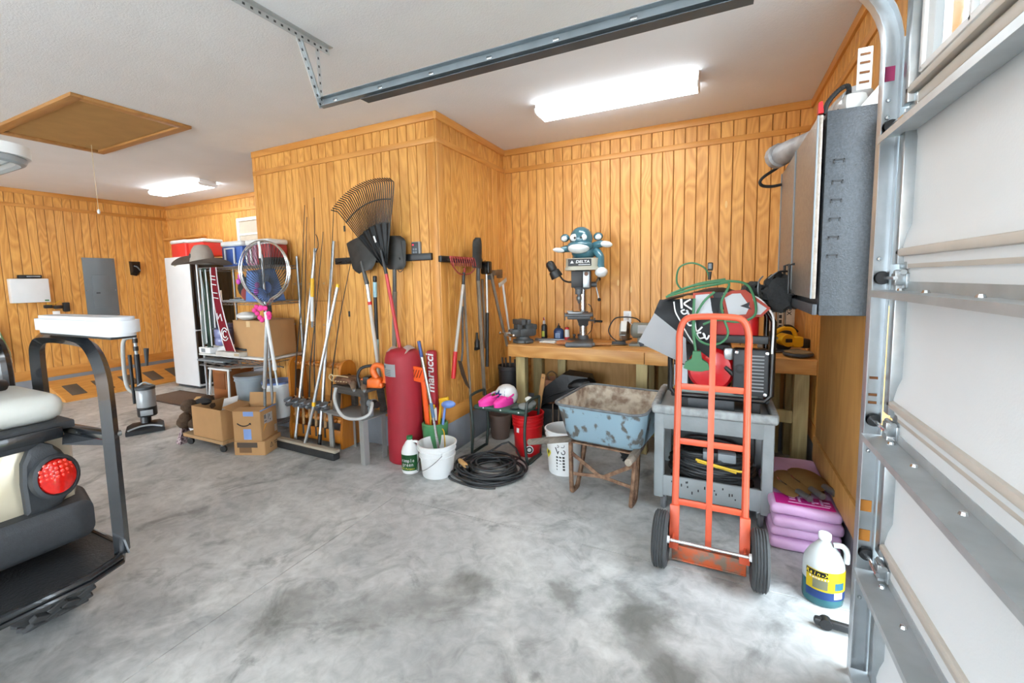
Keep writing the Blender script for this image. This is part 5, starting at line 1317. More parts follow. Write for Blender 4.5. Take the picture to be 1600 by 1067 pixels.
# ---- fishing rod rack and rods
RKW = wood('varnished orange rack wood', '#c57f2e', '#a5601a', rings=5, axis='z', rough=0.35, bands=0.4, coat=0.3)
rk = thing('rod_rack', 'varnished orange wooden fishing rod rack against the closet', 'rod rack', (0, 0, 0))
for x in (-3.93, -3.22):
    # end panel with a rounded top and a hand hole
    op = [(-0.125, 0.02), (0.125, 0.02), (0.125, 0.16), (0.10, 0.30), (0.10, 0.74)]
    op += [(0.10 * math.cos(R(a)), 0.76 + 0.11 * math.sin(R(a))) for a in range(0, 181, 15)]
    op += [(-0.10, 0.30), (-0.125, 0.16)]
    M = Matrix(((0, 0, 1, x), (1, 0, 0, 3.06), (0, 1, 0, 0), (0, 0, 0, 1)))
    ep = B().prism(op, -0.014, 0.014, M).obj('end_panel', RKW, rk)
    hole = [(0.035 * math.cos(R(a)), (0.70 if a < 180 else 0.56) + 0.035 * math.sin(R(a))) for a in list(range(0, 181, 20)) + list(range(180, 361, 20))]
    B().prism(hole, -0.0155, 0.0155, M).obj('hand_hole', mat('dark hole', '#54371a', 0.8), ep)
for (z, y) in ((0.80, 3.05), (0.28, 2.98)):
    rl = B().box((-3.575, y + 0.03, z), (0.68, 0.03, 0.05), 0.006).obj('rail', RKW, rk)
    for k in range(12):
        B().ell((-3.88 + k * 0.056, y - 0.005, z), (0.026, 0.026, 0.024), 10).obj('rail_bead', RKW, rl)
B().box((-3.575, 3.06, 0.07), (0.68, 0.20, 0.022), 0.003).obj('base_shelf', RKW, rk)
B().box((-3.575, 2.96, 0.13), (0.68, 0.018, 0.12), 0.003).obj('base_front', RKW, rk)
CORK = mat('cork', '#b99468', 0.85, var=0.25, scale=60)
REEL = mat('reel metal', '#8d9297', 0.28, 0.8, var=0.2)
rods = [(-3.86, 2.30, 0.014, 'dark rod standing first from the wire shelf in the rack'), (-3.755, 2.18, 0.0, 'dark rod standing second from the wire shelf in the rack'), (-3.66, 2.02, 0.02, 'dark rod standing third from the wire shelf in the rack'), (-3.575, 2.36, -0.01, 'rod with a yellow and white float stem in the rack'), (-3.45, 2.24, 0.012, 'dark rod standing fifth from the wire shelf in the rack'), (-3.36, 1.75, 0.03, 'shortest thin rod standing last in the rack by the grey stand')]
for k, (x, top, ln, lab_) in enumerate(rods):
    t = thing('fishing_rod', lab_, 'fishing rod', (x, 2.955, 0.10), 0, 'fishing rods in the rack')
    pole([(0, 0, 0.0), (0, 0.005, 0.10)], 0.014, BLACK, 'butt', t, 8)
    pole([(0, 0.005, 0.10), (0, 0.012, 0.38)], 0.0145, CORK, 'cork_handle', t, 8)
    pole([(0, 0.012, 0.38), (ln, 0.03, 0.7), (ln * 3, 0.10, 1.2), (ln * 6, 0.20, top)], lambda u: 0.0075 - 0.0045 * u, BLACK, 'rod_blank', t, 6)
    rl = B().lathe([(0, -0.035), (0.032, -0.033), (0.035, -0.02), (0.022, -0.012), (0.022, 0.012), (0.032, 0.02), (0.030, 0.03), (0, 0.034)], (0.0, -0.065, 0.34), 14, (20, 0, 0), sx=1.35, sy=1.35).obj('reel', REEL, t)
    B().cyl((0, -0.045, 0.36), (0, 0.01, 0.37), 0.008, n=6).obj('reel_foot', BLACK, rl)
    B().tube([(-0.028, -0.05, 0.32), (-0.05, -0.06, 0.32), (-0.055, -0.06, 0.29)], 0.004, 6, 3).obj('reel_crank', STEEL, rl)
    for z in (0.72, 1.1, 1.5):
        if z < top - 0.1:
            B().tube([(ln * z, 0.03 + (z - 0.5) * 0.06, z), (ln * z, 0.005 + (z - 0.5) * 0.06, z + 0.008), (ln * z, 0.03 + (z - 0.5) * 0.06, z + 0.02)], 0.002, 4, 3).obj('line_guide', STEEL, t)
    if k == 3:
        pole([(-0.012, 0.06, 1.38), (-0.012, 0.075, 1.56)], 0.018, YELLOW, 'yellow_float', t, 8)
        pole([(-0.012, 0.045, 1.14), (-0.012, 0.06, 1.38)], 0.016, WHITE, 'white_stem', t, 8)
        pole([(-0.012, 0.04, 1.08), (-0.012, 0.045, 1.14)], 0.011, GREY, 'stem_tip', t, 8)
        B().tube([(-0.01, 0.13, 1.82), (0.03, 0.13, 1.86), (0.035, 0.13, 1.94), (0.0, 0.14, 1.99)], 0.004, 6, 5).obj('gaff_hook', BLACK, t)
# tall metal poles leaning by the rack
t = thing('net_handle', 'tall bright aluminium pole leaning on the closet between the rods', 'pole', (0, 0, 0))
pole([(-3.44, 2.86, 0.02), (-3.42, 3.17, 2.02)], 0.016, ALU, 'tube', t)
pole([(-3.44, 2.862, 0.03), (-3.438, 2.88, 0.16)], 0.019, BLACK, 'grip', t)
t = thing('push_pole', 'grey aluminium pole leaning beside the wire shelf post', 'pole', (0, 0, 0))
pole([(-3.78, 2.86, 0.02), (-3.66, 3.15, 1.95)], 0.015, ALU, 'tube', t)
B().cyl((-3.662, 3.146, 1.92), (-3.659, 3.152, 1.96), 0.018, n=10).obj('cap', STEEL, t)
# ---- push broom
t = thing('push_broom', 'wide push broom with black bristles and aluminium pole on the floor', 'broom', (-3.53, 2.78, 0), -2)
B().box((0, 0, 0.035), (0.86, 0.075, 0.07), 0.012).obj('bristles', BLACK_R, t)
B().box((0, 0, 0.082), (0.88, 0.06, 0.026), 0.006).obj('head_block', mat('pale wood block', '#a59a88', 0.7), t)
pole([(0.0, 0.0, 0.09), (0.085, 0.055, 0.45)], 0.0145, ALU, 'lower_pole', t)
pole([(0.085, 0.055, 0.45), (0.09, 0.058, 0.49)], 0.018, YELLOW, 'joint_collar', t)
pole([(0.09, 0.058, 0.49), (0.31, 0.22, 1.57)], 0.016, ALU, 'upper_pole', t)
pole([(0.31, 0.22, 1.57), (0.316, 0.224, 1.60)], 0.017, YELLOW, 'end_cap', t)

# ---- small grey steel stand, with an old wooden stool on it
SG = mat('grey painted steel', '#9a9c9a', 0.5, 0.3, var=0.12)
t = thing('steel_stand', 'low grey angle-iron stand carrying an old dark stool', 'stand', (-3.0, 2.93, 0), -7)
B().box((0, 0, 0.412), (0.56, 0.30, 0.008), 0.001).obj('top_plate', SG, t)
for sx in (-1, 1):
    for sy in (-1, 1):
        x, y = sx * 0.22, sy * 0.125
        B().box((x, y - sy * 0.0, 0.204), (0.055, 0.006, 0.408)).box((x + sx * 0.0255, y - sy * 0.025, 0.204), (0.006, 0.05, 0.408)).obj('leg', SG, t)
DKW = wood('dark stained wood', '#57514c', '#383430', rings=5, axis='x', rough=0.75, bands=0.4)
t = thing('wooden_stool', 'old dark stained wooden stool standing on the grey steel stand', 'stool', (-2.99, 2.965, 0.417), -7)
B().box((0, 0, 0.235), (0.46, 0.24, 0.03), 0.006).obj('seat', DKW, t)
B().box((0, -0.10, 0.20), (0.40, 0.022, 0.045), 0.003).obj('apron', DKW, t)
for sx in (-1, 1):
    for sy in (-1, 1):
        B().bar((sx * 0.185, sy * 0.09, 0.22), (sx * 0.205, sy * 0.105, 0.0), 0.055, 0.045, (0, 1, 0), 0.004).obj('leg', DKW, t)
# baseball glove
LEA = mat('brown glove leather', '#6e4b34', 0.6, var=0.3, scale=14, bump=0.3, bscale=40)
t = thing('baseball_glove', 'brown leather baseball glove with pale lacing on the old stool', 'glove', (-3.12, 2.92, 0.667), 5)
gb = B().ell((0, 0, 0.045), (0.10, 0.075, 0.045), 16)
for k in range(4):
    gb.tube([(0.02, -0.05 + k * 0.032, 0.05), (0.07, -0.06 + k * 0.034, 0.065), (0.12, -0.06 + k * 0.036, 0.05), (0.135, -0.055 + k * 0.036, 0.025)], 0.021, 8, 4)
gb.obj('glove_body', LEA, t, angle=70)
lace = mat('raw hide lace', '#d8c39a', 0.8)
B().tube([(-0.10, -0.05, 0.04), (-0.125, -0.055, 0.07), (-0.105, -0.055, 0.10), (-0.08, -0.05, 0.085), (-0.09, -0.05, 0.05)], 0.005, 6, 5).obj('lace', lace, t)
for k in range(7):
    B().tube([(-0.075 + k * 0.032, -0.077 + 0.002 * abs(k - 3), 0.045), (-0.058 + k * 0.032, -0.078 + 0.002 * abs(k - 3), 0.047)], 0.004, 5).obj('stitch', lace, t)
B().tube([(-0.09, -0.05, 0.085), (-0.03, -0.06, 0.094), (0.04, -0.055, 0.09), (0.09, -0.05, 0.085)], 0.004, 6, 5).obj('lace', lace, t)
# work gloves / tool bundle
for k in range(2):
    t = thing('canvas_tool_roll', ['brown canvas tool roll on the stool, nearer the baseball glove', 'brown canvas tool roll on the stool, nearer the orange saw'][k], 'tool roll', (-2.95 + k * 0.10, 2.86 + k * 0.02, 0.667), -25)
    B().tube([(-0.09, 0.02, 0.028), (0.0, 0.0, 0.03), (0.09, -0.03, 0.022), (0.13, -0.04, 0.012)], lambda u: 0.027 - 0.013 * u, 9, 5, flat=1.3).obj('roll', mat('faded brown canvas', '#7d6a58', 0.9, var=0.25, scale=20), t)
    B().tube([(0.12, -0.04, 0.014), (0.17, -0.055, 0.012)], 0.011, 8).obj('steel_tip', STEEL_D, t)
# orange chainsaw
t = thing('chainsaw', 'orange chainsaw with a black front handle on the old stool', 'chainsaw', (-2.765, 2.92, 0.667), 20)
OC = mat('orange saw plastic', '#e8702a', 0.4, var=0.1)
B().box((0.02, 0.0, 0.05), (0.13, 0.12, 0.09), 0.025, seg=3).box((0.02, 0, 0.03), (0.16, 0.10, 0.05), 0.015).obj('motor_housing', OC, t)
B().tube([(0.03, 0.0, 0.09), (0.0, 0.0, 0.16), (0.03, 0.0, 0.205), (0.09, 0.0, 0.19), (0.12, 0.0, 0.12), (0.115, 0, 0.05)], lambda u: 0.032 - 0.008 * math.sin(PI * u), 10, 6).obj('rear_handle', OC, t)
B().tube([(-0.10, -0.06, 0.02), (-0.115, -0.06, 0.12), (-0.08, -0.05, 0.19), (-0.01, 0.0, 0.20), (0.0, 0.05, 0.16)], 0.014, 8, 6).obj('front_handle', BLACK, t)
B().box((-0.05, 0.0, 0.06), (0.06, 0.10, 0.10), 0.012).obj('guard', BLACK, t)
B().box((-0.02, 0.075, 0.04), (0.26, 0.02, 0.06), 0.008).obj('bar_cover', OC, t)
# grey hose loop and nozzle
t = thing('vacuum_hose', 'grey flexible hose hanging in a loop below the old stool', 'hose', (0, 0, 0))
hl = B().tube([(-3.07, 2.775, 0.675), (-3.06, 2.74, 0.60), (-2.99, 2.70, 0.52), (-2.88, 2.67, 0.46), (-2.74, 2.68, 0.455), (-2.65, 2.72, 0.49), (-2.645, 2.76, 0.55), (-2.68, 2.80, 0.57)], 0.014, 10, 7).obj('hose_tube', mat('translucent grey hose', '#b6b7b5', 0.4), t)
t = thing('caulk_cylinder', 'grey tube nozzle with a black end under the old stool', 'nozzle', (-2.80, 2.875, 0.50), -12)
B().cyl((-0.075, 0, 0.04), (0.075, 0, 0.04), 0.032, n=16).box((0, 0, -0.035), (0.10, 0.05, 0.09), 0.008).obj('tube_body', GREY, t)
B().cyl((0.075, 0, 0.04), (0.095, 0, 0.04), 0.044, n=16).obj('flange', GREY, t)
B().cyl((0.095, 0, 0.04), (0.14, 0, 0.04), 0.040, 0.03, 12).obj('black_end', BLACK, t)

# ---- tall red roll bag
RBG = mat('crimson vinyl', '#a01f2e', 0.55, var=0.15, scale=4, bump=0.25, bscale=14)
t = thing('red_roll_bag', 'tall crimson roll bag standing on end with a white label', 'roll bag', (-2.53, 3.05, 0))
B().lathe([(0, 0.0), (0.145, 0.0), (0.158, 0.015), (0.160, 0.2), (0.154, 0.5), (0.160, 0.80), (0.156, 0.93), (0.14, 0.99), (0.10, 1.015), (0, 1.02)], n=30).obj('bag_body', RBG, t, angle=60)
def blab(u, v, r, z0, z1, a0, a1):
    a = R(a0 + (a1 - a0) * u)
    return V(r * math.cos(a), r * math.sin(a), z0 + (z1 - z0) * v)
lb = B().shell(lambda u, v: blab(u, v, 0.1615, 0.79, 0.90, 205, 285), 14, 3, 0.001).obj('label_sticker', mat('paper label', '#cfd6da', 0.6), t)
B().shell(lambda u, v: blab(u, v, 0.1635, 0.86, 0.885, 212, 245), 8, 3, 0.001).obj('printed_bar', mat('blue grey print', '#6d8394', 0.6), lb)
for z in (0.845, 0.83, 0.815, 0.80):
    B().shell(lambda u, v: blab(u, v, 0.1632, z, z + 0.005, 212, 268), 8, 2, 0.001).obj('print_line', GREY, lb)
B().shell(lambda u, v: V(-0.10 + 0.23 * u, -0.10 + 0.12 * v, 1.03 + 0.018 * math.sin(7 * u + 3 * v) - 0.07 * (1 - v) * 0.6), 9, 6, 0.008).obj('white_fold', mat('white lining', '#e0d8d2', 0.8, bump=0.4, bscale=30), t, angle=70)
# ---- bat tube with lettering
t = thing('bat_bag', 'slim red bat tube with white upright lettering behind the roll bag', 'bat bag', (-2.305, 3.175, 0.0), 8)
B().box((0, 0, 0.50), (0.085, 0.07, 0.98), 0.02).obj('tube_body', RBG, t)
text('marucci', 0.108, WHITE, t, (0.0, -0.038, 0.79), (90, -90, 0), shear=0.12, sx=1.02, bold=0.002)
B().box((0.0, -0.0365, 0.42), (0.10, 0.003, 0.12), 0.001).obj('white_panel', WHITE, t)
# ---- green tub of toy clubs
GT = mat('green plastic tub', '#4c8b5c', 0.45, var=0.15)
t = thing('toy_golf_bag', 'green plastic tub of toy golf clubs behind the white bucket', 'toy tub', (-2.235, 3.09, 0))
t.scale = (0.82, 0.82, 1.0)
B().lathe([(0, 0), (0.115, 0), (0.125, 0.02), (0.135, 0.30), (0.14, 0.31), (0.14, 0.36), (0.12, 0.37), (0.11, 0.30), (0.10, 0.03), (0, 0.03)], n=22).obj('tub', GT, t)
B().tube([(0.125, -0.05, 0.33), (0.155, -0.06, 0.30), (0.158, -0.06, 0.15), (0.13, -0.05, 0.08)], 0.006, 6, 5).obj('yellow_strap', YELLOW, t)
def toy(label, x, y, top, lean, m, head, nm='toy_club'):
    q = thing(nm, label, 'toy club', (-2.235 + x * 0.8, 3.09 + y * 0.8, 0.05))
    pole([(0, 0, 0), (lean[0], lean[1], top)], 0.011, m, 'shaft', q)
    head(q, V(lean[0], lean[1], top), m)
    return q
LB = mat('cornflower blue plastic', '#6f8fd0', 0.45, var=0.08)
toy('blue toy putter with a rounded head in the green tub', 0.05, -0.03, 0.47, (0.09, 0.0), LB, lambda q, p, m: B().ell(p + V(0.035, 0, 0.03), (0.072, 0.035, 0.034), 14, (0, -8, 0)).obj('head', m, q))
toy('yellow toy club lying behind the blue putter in the green tub', -0.02, 0.02, 0.50, (0.06, 0.03), YELLOW, lambda q, p, m: B().box(p + V(0.03, 0, 0.01), (0.10, 0.035, 0.05), 0.012, (0, -15, 0)).obj('head', m, q))
toy('thin yellow toy club standing closest to the roll bag in the green tub', -0.05, -0.02, 0.44, (-0.01, 0.02), YELLOW, lambda q, p, m: B().box(p + V(0.02, 0, 0.01), (0.06, 0.03, 0.04), 0.01).obj('head', m, q))
q = thing('toy_scoop', 'orange slotted plastic toy standing in the green tub', 'toy club', (-2.30, 3.06, 0.05))
B().bar((0.03, 0, 0.0), (-0.01, -0.02, 0.72), 0.045, 0.018, (0, 1, 0), 0.006).obj('shaft', ORANGE, q)
hd = B().prism(rrect(0.19, 0.125, 0.045, 5), -0.012, 0.012, Matrix.Translation((-0.055, -0.045, 0.755)) @ rotm(90, 8, 0)).obj('head', ORANGE, q)
for k in range(5):
    B().box((-0.115 + k * 0.028, -0.06, 0.76), (0.009, 0.006, 0.075), 0.002, (0, 25, 0)).obj('slot', mat('dark orange slot', '#9c3510', 0.6), hd)
for k in range(8):
    B().box((0.028 - 0.0045 * k, -0.012 - 0.0015 * k, 0.25 + k * 0.05), (0.026, 0.004, 0.012), 0.002).obj('shaft_slot', mat('dark orange slot', '#9c3510', 0.6), q)
# ---- cleaner jug
t = thing('cleaner_jug', 'white gallon cleaner jug with green label beside the white bucket', 'jug', (-2.325, 2.845, 0), 20)
B().lathe([(0, 0), (0.068, 0), (0.074, 0.012), (0.074, 0.18), (0.064, 0.215), (0.035, 0.262), (0.022, 0.275), (0.021, 0.285), (0, 0.285)], n=22, sy=0.85).obj('jug_body', WHITE, t)
B().lathe([(0.024, 0.283), (0.025, 0.286), (0.025, 0.31), (0, 0.312)], n=16).obj('cap', GREEN, t)
B().tube([(0.028, 0, 0.262), (0.062, 0, 0.262), (0.074, 0, 0.235), (0.072, 0, 0.185)], 0.011, 8, 5).obj('handle', WHITE, t)

lb = B().shell(lambda u, v: V(0.0755 * math.cos(R(195 + 140 * u)), 0.0645 * math.sin(R(195 + 140 * u)), 0.03 + 0.135 * v), 20, 3, 0.001).obj('label_sticker', mat('dark green label', '#2c6a3a', 0.5, var=0.1), t)
for row, (s_, z, sz, m) in enumerate((('simple', 0.118, 0.040, WHITE), ('green', 0.083, 0.040, WHITE), ('All-Purpose', 0.048, 0.022, mat('yellow print', '#e6d24a', 0.5)))):
    n_ = len(s_)
    for i, chh in enumerate(s_):
        a = 266 + (i - (n_ - 1) / 2) * (15 if row < 2 else 8.5)
        text(chh, sz, m, lb, (0.0785 * math.cos(R(a)), 0.0672 * math.sin(R(a)), z), (90, 0, a + 90), ext=0.0005, sx=0.85)
# ---- white bucket with mop pole
def bucket(name, label, x, y, r0, r1, h, m, rz=0, bail=None, rings=(0.72, 0.86), grp=None, lid=None, fill=None):
    t = thing(name, label, 'bucket', (x, y, 0), rz, grp)
    prof = [(0, 0.0), (r0 - 0.006, 0.0), (r0, 0.008)]
    def rad(z):
        return r0 + (r1 - r0) * z / h
    for g in rings:
        z = g * h
        prof += [(rad(z - 0.004), z - 0.004), (rad(z) + 0.008, z), (rad(z) + 0.008, z + 0.008), (rad(z + 0.012), z + 0.012)]
    prof += [(rad(h - 0.016), h - 0.016), (r1 + 0.009, h - 0.013), (r1 + 0.010, h - 0.002), (r1 + 0.006, h), (r1 - 0.003, h), (r1 - 0.004, h - 0.02), (r0 - 0.004, 0.006), (0, 0.006)]
    B().lathe(prof, n=32).obj('pail', m, t, angle=35)
    if bail is not None:
        a = R(bail)
        d_ = V(math.cos(a), math.sin(a), 0)
        pr = V(-d_.y, d_.x, 0)
        zz = h * 0.80
        pts = []
        for i in range(13):
            q = PI * i / 12
            p = pr * (math.cos(q) * (r1 + 0.008)) + d_ * (math.sin(q) * (r1 + 0.02)) + V(0, 0, zz - 0.155 * math.sin(q))
            pts.append(p)
        B().tube(pts, 0.0028, 6).obj('bail_handle', STEEL_D, t)
        for s in (-1, 1):
            B().lathe([(0, 0.010), (0.014, 0.008), (0.016, 0), (0, 0)], pr * (s * (r1 + 0.003)) + V(0, 0, zz), 10, rotm(0, 90, math.degrees(math.atan2(pr.y * s, pr.x * s)))).obj('bail_ear', m, t)
    if fill:
        B().lathe([(0, fill[0]), (rad(fill[0]) - 0.006, fill[0])], n=24).obj('contents', fill[1], t)
    return t
bk = bucket('white_bucket', 'white plastic bucket holding a mop pole, in front of the others', -2.085, 2.90, 0.128, 0.155, 0.275, WHITE, 0, bail=232, rings=(0.62, 0.80))
t = thing('mop_pole', 'silver and blue telescopic pole standing in the white bucket', 'pole', (0, 0, 0))
pole([(-2.02, 2.87, 0.03), (-2.075, 2.85, 0.50)], 0.0115, CHROME, 'lower_tube', t)
pole([(-2.075, 2.85, 0.50), (-2.09, 2.845, 0.62)], 0.0145, mat('slate blue grip', '#516b86', 0.4), 'lock_collar', t)
pole([(-2.09, 2.845, 0.62), (-2.145, 2.82, 1.0)], 0.0125, CHROME, 'upper_tube', t)
pole([(-2.145, 2.82, 1.0), (-2.162, 2.812, 1.13)], 0.0135, mat('navy grip', '#3b4f86', 0.4), 'hand_grip', t)

# ---- black air hose coil with wooden plug
random.seed(5)
t = thing('air_hose', 'black rubber hose lying in a flat coil on the floor', 'hose', (-1.69, 3.08, 0))
t.scale = (0.88, 0.88, 0.75)
HO = mat('black hose rubber', '#2d2f31', 0.5, var=0.2)
pts = []
nt2 = 16
for i in range(nt2 * 18):
    a = 2 * PI * i / 18
    lap = i / 18
    rx = 0.27 + 0.055 * math.sin(lap * 2.3) + 0.02 * math.sin(lap * 5.1 + a)
    if lap > 10:
        rx -= 0.07
    ry = rx * (0.90 + 0.05 * math.sin(lap * 1.9))
    ox, oy = 0.035 * math.sin(lap * 1.3), 0.035 * math.cos(lap * 0.9)
    pts.append((ox + rx * math.cos(a), oy + ry * math.sin(a), 0.0125 + 0.0065 * lap + 0.010 * (1 + math.sin(a * 2 + lap * 1.7)) * min(1, lap / 3)))
pts += [(0.2, 0.26, 0.10), (0.02, 0.38, 0.20), (-0.1, 0.30, 0.13), (-0.16, 0.10, 0.12), (-0.15, -0.10, 0.13), (-0.05, -0.21, 0.125)]
B().tube(pts, 0.0115, 7, 2).obj('hose_coil', HO, t, angle=70)
B().tube([(-0.20, 0.1, 0.012), (-0.33, -0.10, 0.0125), (-0.30, -0.24, 0.0125), (-0.16, -0.30, 0.0125), (0.05, -0.32, 0.0125), (0.2, -0.27, 0.013)], 0.0115, 8, 6).obj('loose_end', HO, t)
t = thing('wood_plug', 'pale wooden handle lying on the black hose coil', 'handle', (-1.88, 2.965, 0.10), -35)
B().lathe([(0, -0.07), (0.016, -0.068), (0.022, -0.04), (0.018, 0.0), (0.022, 0.04), (0.018, 0.068), (0, 0.07)], n=12, rot=(0, 90, 0)).obj('handle_body', mat('pale ash', '#c79b62', 0.6, var=0.2), t)
B().cyl((0.068, 0, 0), (0.10, 0, 0), 0.009, n=8).obj('tang', STEEL_D, t)
# ---- garden kneeler seat
KN = mat('dark green powder coat', '#2c3834', 0.45, var=0.15)
t = thing('garden_kneeler', 'folding garden kneeler seat with dark tube frame and green pad', 'garden seat', (-1.735, 3.48, 0), -3)
for s in (-1, 1):
    x = s * 0.285
    lp = [(x, -0.13, 0.02), (x - s * 0.02, -0.135, 0.25), (x, -0.13, 0.50), (x + s * 0.005, -0.10, 0.555), (x + s * 0.005, 0.10, 0.555), (x, 0.13, 0.50), (x - s * 0.02, 0.135, 0.25), (x, 0.13, 0.02), (x, 0.10, 0.013), (x, -0.10, 0.013)]
    B().tube(lp, 0.0135, 8, 3, closed=True).obj('side_frame', KN, t)
for y in (-0.09, 0.09):
    B().cyl((-0.28, y, 0.43), (0.28, y, 0.43), 0.011, n=8).obj('seat_rail', KN, t)
B().box((0, 0, 0.452), (0.53, 0.23, 0.030), 0.012, seg=3).obj('seat_pad', mat('green kneeler pad', '#3f5a50', 0.7, var=0.15), t)
for x in (-0.16, 0.02, 0.2):
    B().lathe([(0, 0.004), (0.007, 0.003), (0.008, 0), (0, 0)], (x, -0.1155, 0.452), 8, (90, 0, 0)).obj('rivet', WHITE, t)
B().box((0.285, 0.0, 0.0125), (0.05, 0.25, 0.012), 0.003).obj('foot_plate', KN, t)
# ---- pink clogs
PKC = mat('hot pink foam clog', '#ee3fa4', 0.55, var=0.08)
PKI = mat('deep pink lining', '#b81f78', 0.7)
for k in range(2):
    t = thing('foam_clog', ['hot pink foam clog on the green pad, nearer the closet', 'hot pink foam clog on the green pad, nearer the bench post'][k], 'clog', (-1.87 + k * 0.135, 3.45 + 0.02 * k, 0.468), -28 + 8 * k, 'pair of pink clogs')
    def clog(u, v):
        a = 2 * PI * u
        L_ = 0.125
        x = math.cos(a) * (0.046 + 0.012 * max(0, -math.sin(a)))
        y = math.sin(a) * L_
        toe = max(0.0, -math.sin(a))
        hgt = 0.045 + 0.0 * toe
        if v < 0.5:
            w = v * 2
            return V(x * (0.9 + 0.1 * w), y * (0.95 + 0.05 * w), hgt * w)
        w = (v - 0.5) * 2
        yy = y * (1 - 0.35 * w) if math.sin(a) > 0 else y * (1 - 0.95 * w)
        return V(x * (1 - 0.35 * w * (1 + 0.2 * toe)), yy, hgt + (0.022 if math.sin(a) > 0 else 0.040) * math.sin(w * PI / 2))
    B().quadmesh(clog, 28, 11, True).obj('shoe_body', PKC, t, angle=70)
    B().ell((0, 0.040, 0.060), (0.030, 0.052, 0.010), 12).obj('opening', PKI, t)
    B().tube([(-0.048, -0.01, 0.07), (-0.046, 0.06, 0.085), (0.0, 0.11, 0.085), (0.046, 0.06, 0.085), (0.048, -0.01, 0.07)], 0.007, 6, 5, flat=1.5).obj('heel_strap', PKC, t)
    for (hx_, hy_) in ((-0.02, -0.07), (0.0, -0.085), (0.02, -0.07), (-0.012, -0.045), (0.012, -0.045)):
        B().ell((hx_, hy_, 0.073 - 6 * hx_ * hx_ - (0.010 if hy_ < -0.06 else 0)), (0.005, 0.005, 0.004), 8).obj('vent_hole', PKI, t)
# ---- white helmet-like cap with a blue star
t = thing('toy_helmet', 'white toy football helmet with a dark blue star behind the pink clogs', 'helmet', (-1.77, 3.59, 0.47), -8)
B().lathe([(0.095, 0.0), (0.105, 0.02), (0.108, 0.06), (0.098, 0.10), (0.075, 0.135), (0.04, 0.155), (0, 0.16)], n=26, sy=1.05).obj('shell', WHITE, t, angle=70)
NV = mat('navy print', '#20386f', 0.4)
def star(cx_, cz, r, y, ry=0):
    p = []
    for i in range(10):
        rr = r if i % 2 == 0 else r * 0.42
        p.append((rr * math.sin(PI * i / 5), rr * math.cos(PI * i / 5)))
    return p
B().prism(star(0, 0, 0.046, 0), 0, 0.006, Matrix.Translation((-0.02, -0.105, 0.082)) @ rotm(66, 0, -8)).obj('star_emblem', NV, t)
B().prism(star(0, 0, 0.050, 0), 0, 0.004, Matrix.Translation((-0.02, -0.1035, 0.082)) @ rotm(66, 0, -8)).obj('star_outline', mat('pale blue print', '#9fb0cc', 0.5), t)
for k in range(3):
    B().tube([(0.045 + k * 0.014, -0.10 + k * 0.012, 0.06), (0.04 + k * 0.013, -0.09 + k * 0.012, 0.10), (0.03 + k * 0.010, -0.06 + k * 0.012, 0.14)], 0.0035, 5, 4).obj('stripe', NV, t)
B().tube([(-0.10, -0.03, 0.03), (-0.125, -0.08, 0.03), (-0.105, -0.09, 0.08), (-0.09, -0.05, 0.09)], 0.010, 6, 4).obj('face_guard', mat('grey guard', '#b9bcc0', 0.5), t)
t = thing('rubber_glove', 'grey rubber work glove flopped over the end of the kneeler', 'glove', (-1.50, 3.42, 0.468), 30)
B().ell((0, 0, 0.03), (0.07, 0.06, 0.03), 12).ell((0.05, 0.02, 0.045), (0.05, 0.04, 0.03), 10).obj('glove_body', mat('grey rubber', '#7f8583', 0.6, bump=0.4, bscale=30), t, angle=70)
B().ell((0.03, 0.02, 0.085), (0.035, 0.03, 0.025), 10).obj('white_cuff', mat('pale cuff', '#d3d3cd', 0.8), t)
B().ell((-0.09, 0.01, 0.02), (0.05, 0.03, 0.02), 10).obj('dark_glove_tip', KN, t)
# ---- pots and buckets behind
bucket('red_bucket', 'bright red bucket under the garden kneeler', -1.56, 3.60, 0.120, 0.142, 0.39, RED, rings=(0.70, 0.78, 0.86, 0.93))
B().box((0, 0, 0), (0.03, 0.002, 0.045), 0.0005).obj('label_sticker', WHITE, bpy.data.objects['red_bucket'], loc=(-0.045, -0.128, 0.25), rot=(R(-3), 0, R(-20)))
B().lathe([(0, 0.002), (0.035, 0.002), (0.038, 0), (0, 0)], (0.062, -0.122, 0.08), 18, (88, 0, 28)).obj('round_logo', WHITE, bpy.data.objects['red_bucket'])
B().lathe([(0.018, 0.004), (0.030, 0.004), (0.030, 0.002), (0.018, 0.002)], (0.062, -0.122, 0.08), 18, (88, 0, 28)).obj('round_logo_ring', BLACK, bpy.data.objects['red_bucket'])
t = thing('brown_pot', 'brown plastic plant pot on the floor behind the kneeler', 'plant pot', (-1.98, 3.86, 0))
B().lathe([(0, 0), (0.085, 0), (0.09, 0.005), (0.115, 0.22), (0.125, 0.222), (0.125, 0.25), (0.11, 0.252), (0.105, 0.22), (0.08, 0.01), (0, 0.01)], n=24).obj('pot', mat('brown plastic', '#5d4c44', 0.55, var=0.12), t)
t = thing('nursery_pot', 'tall black nursery pot of stakes standing in the bench corner', 'plant pot', (-2.03, 4.22, 0))
B().lathe([(0, 0.0), (0.105, 0.0), (0.11, 0.01), (0.125, 0.64), (0.133, 0.645), (0.133, 0.68), (0.122, 0.682), (0.118, 0.64), (0.10, 0.02), (0, 0.02)], n=26).obj('pot', mat('black nursery plastic', '#2a2c30', 0.5, var=0.15), t)
for k in range(5):
    a = k * 1.3
    B().tube([(0.05 * math.cos(a), 0.05 * math.sin(a), 0.03), (0.085 * math.cos(a), 0.085 * math.sin(a), 0.71 + 0.02 * k)], 0.011, 6).obj('stake', mat('dark stake', '#4c4038', 0.8), t)
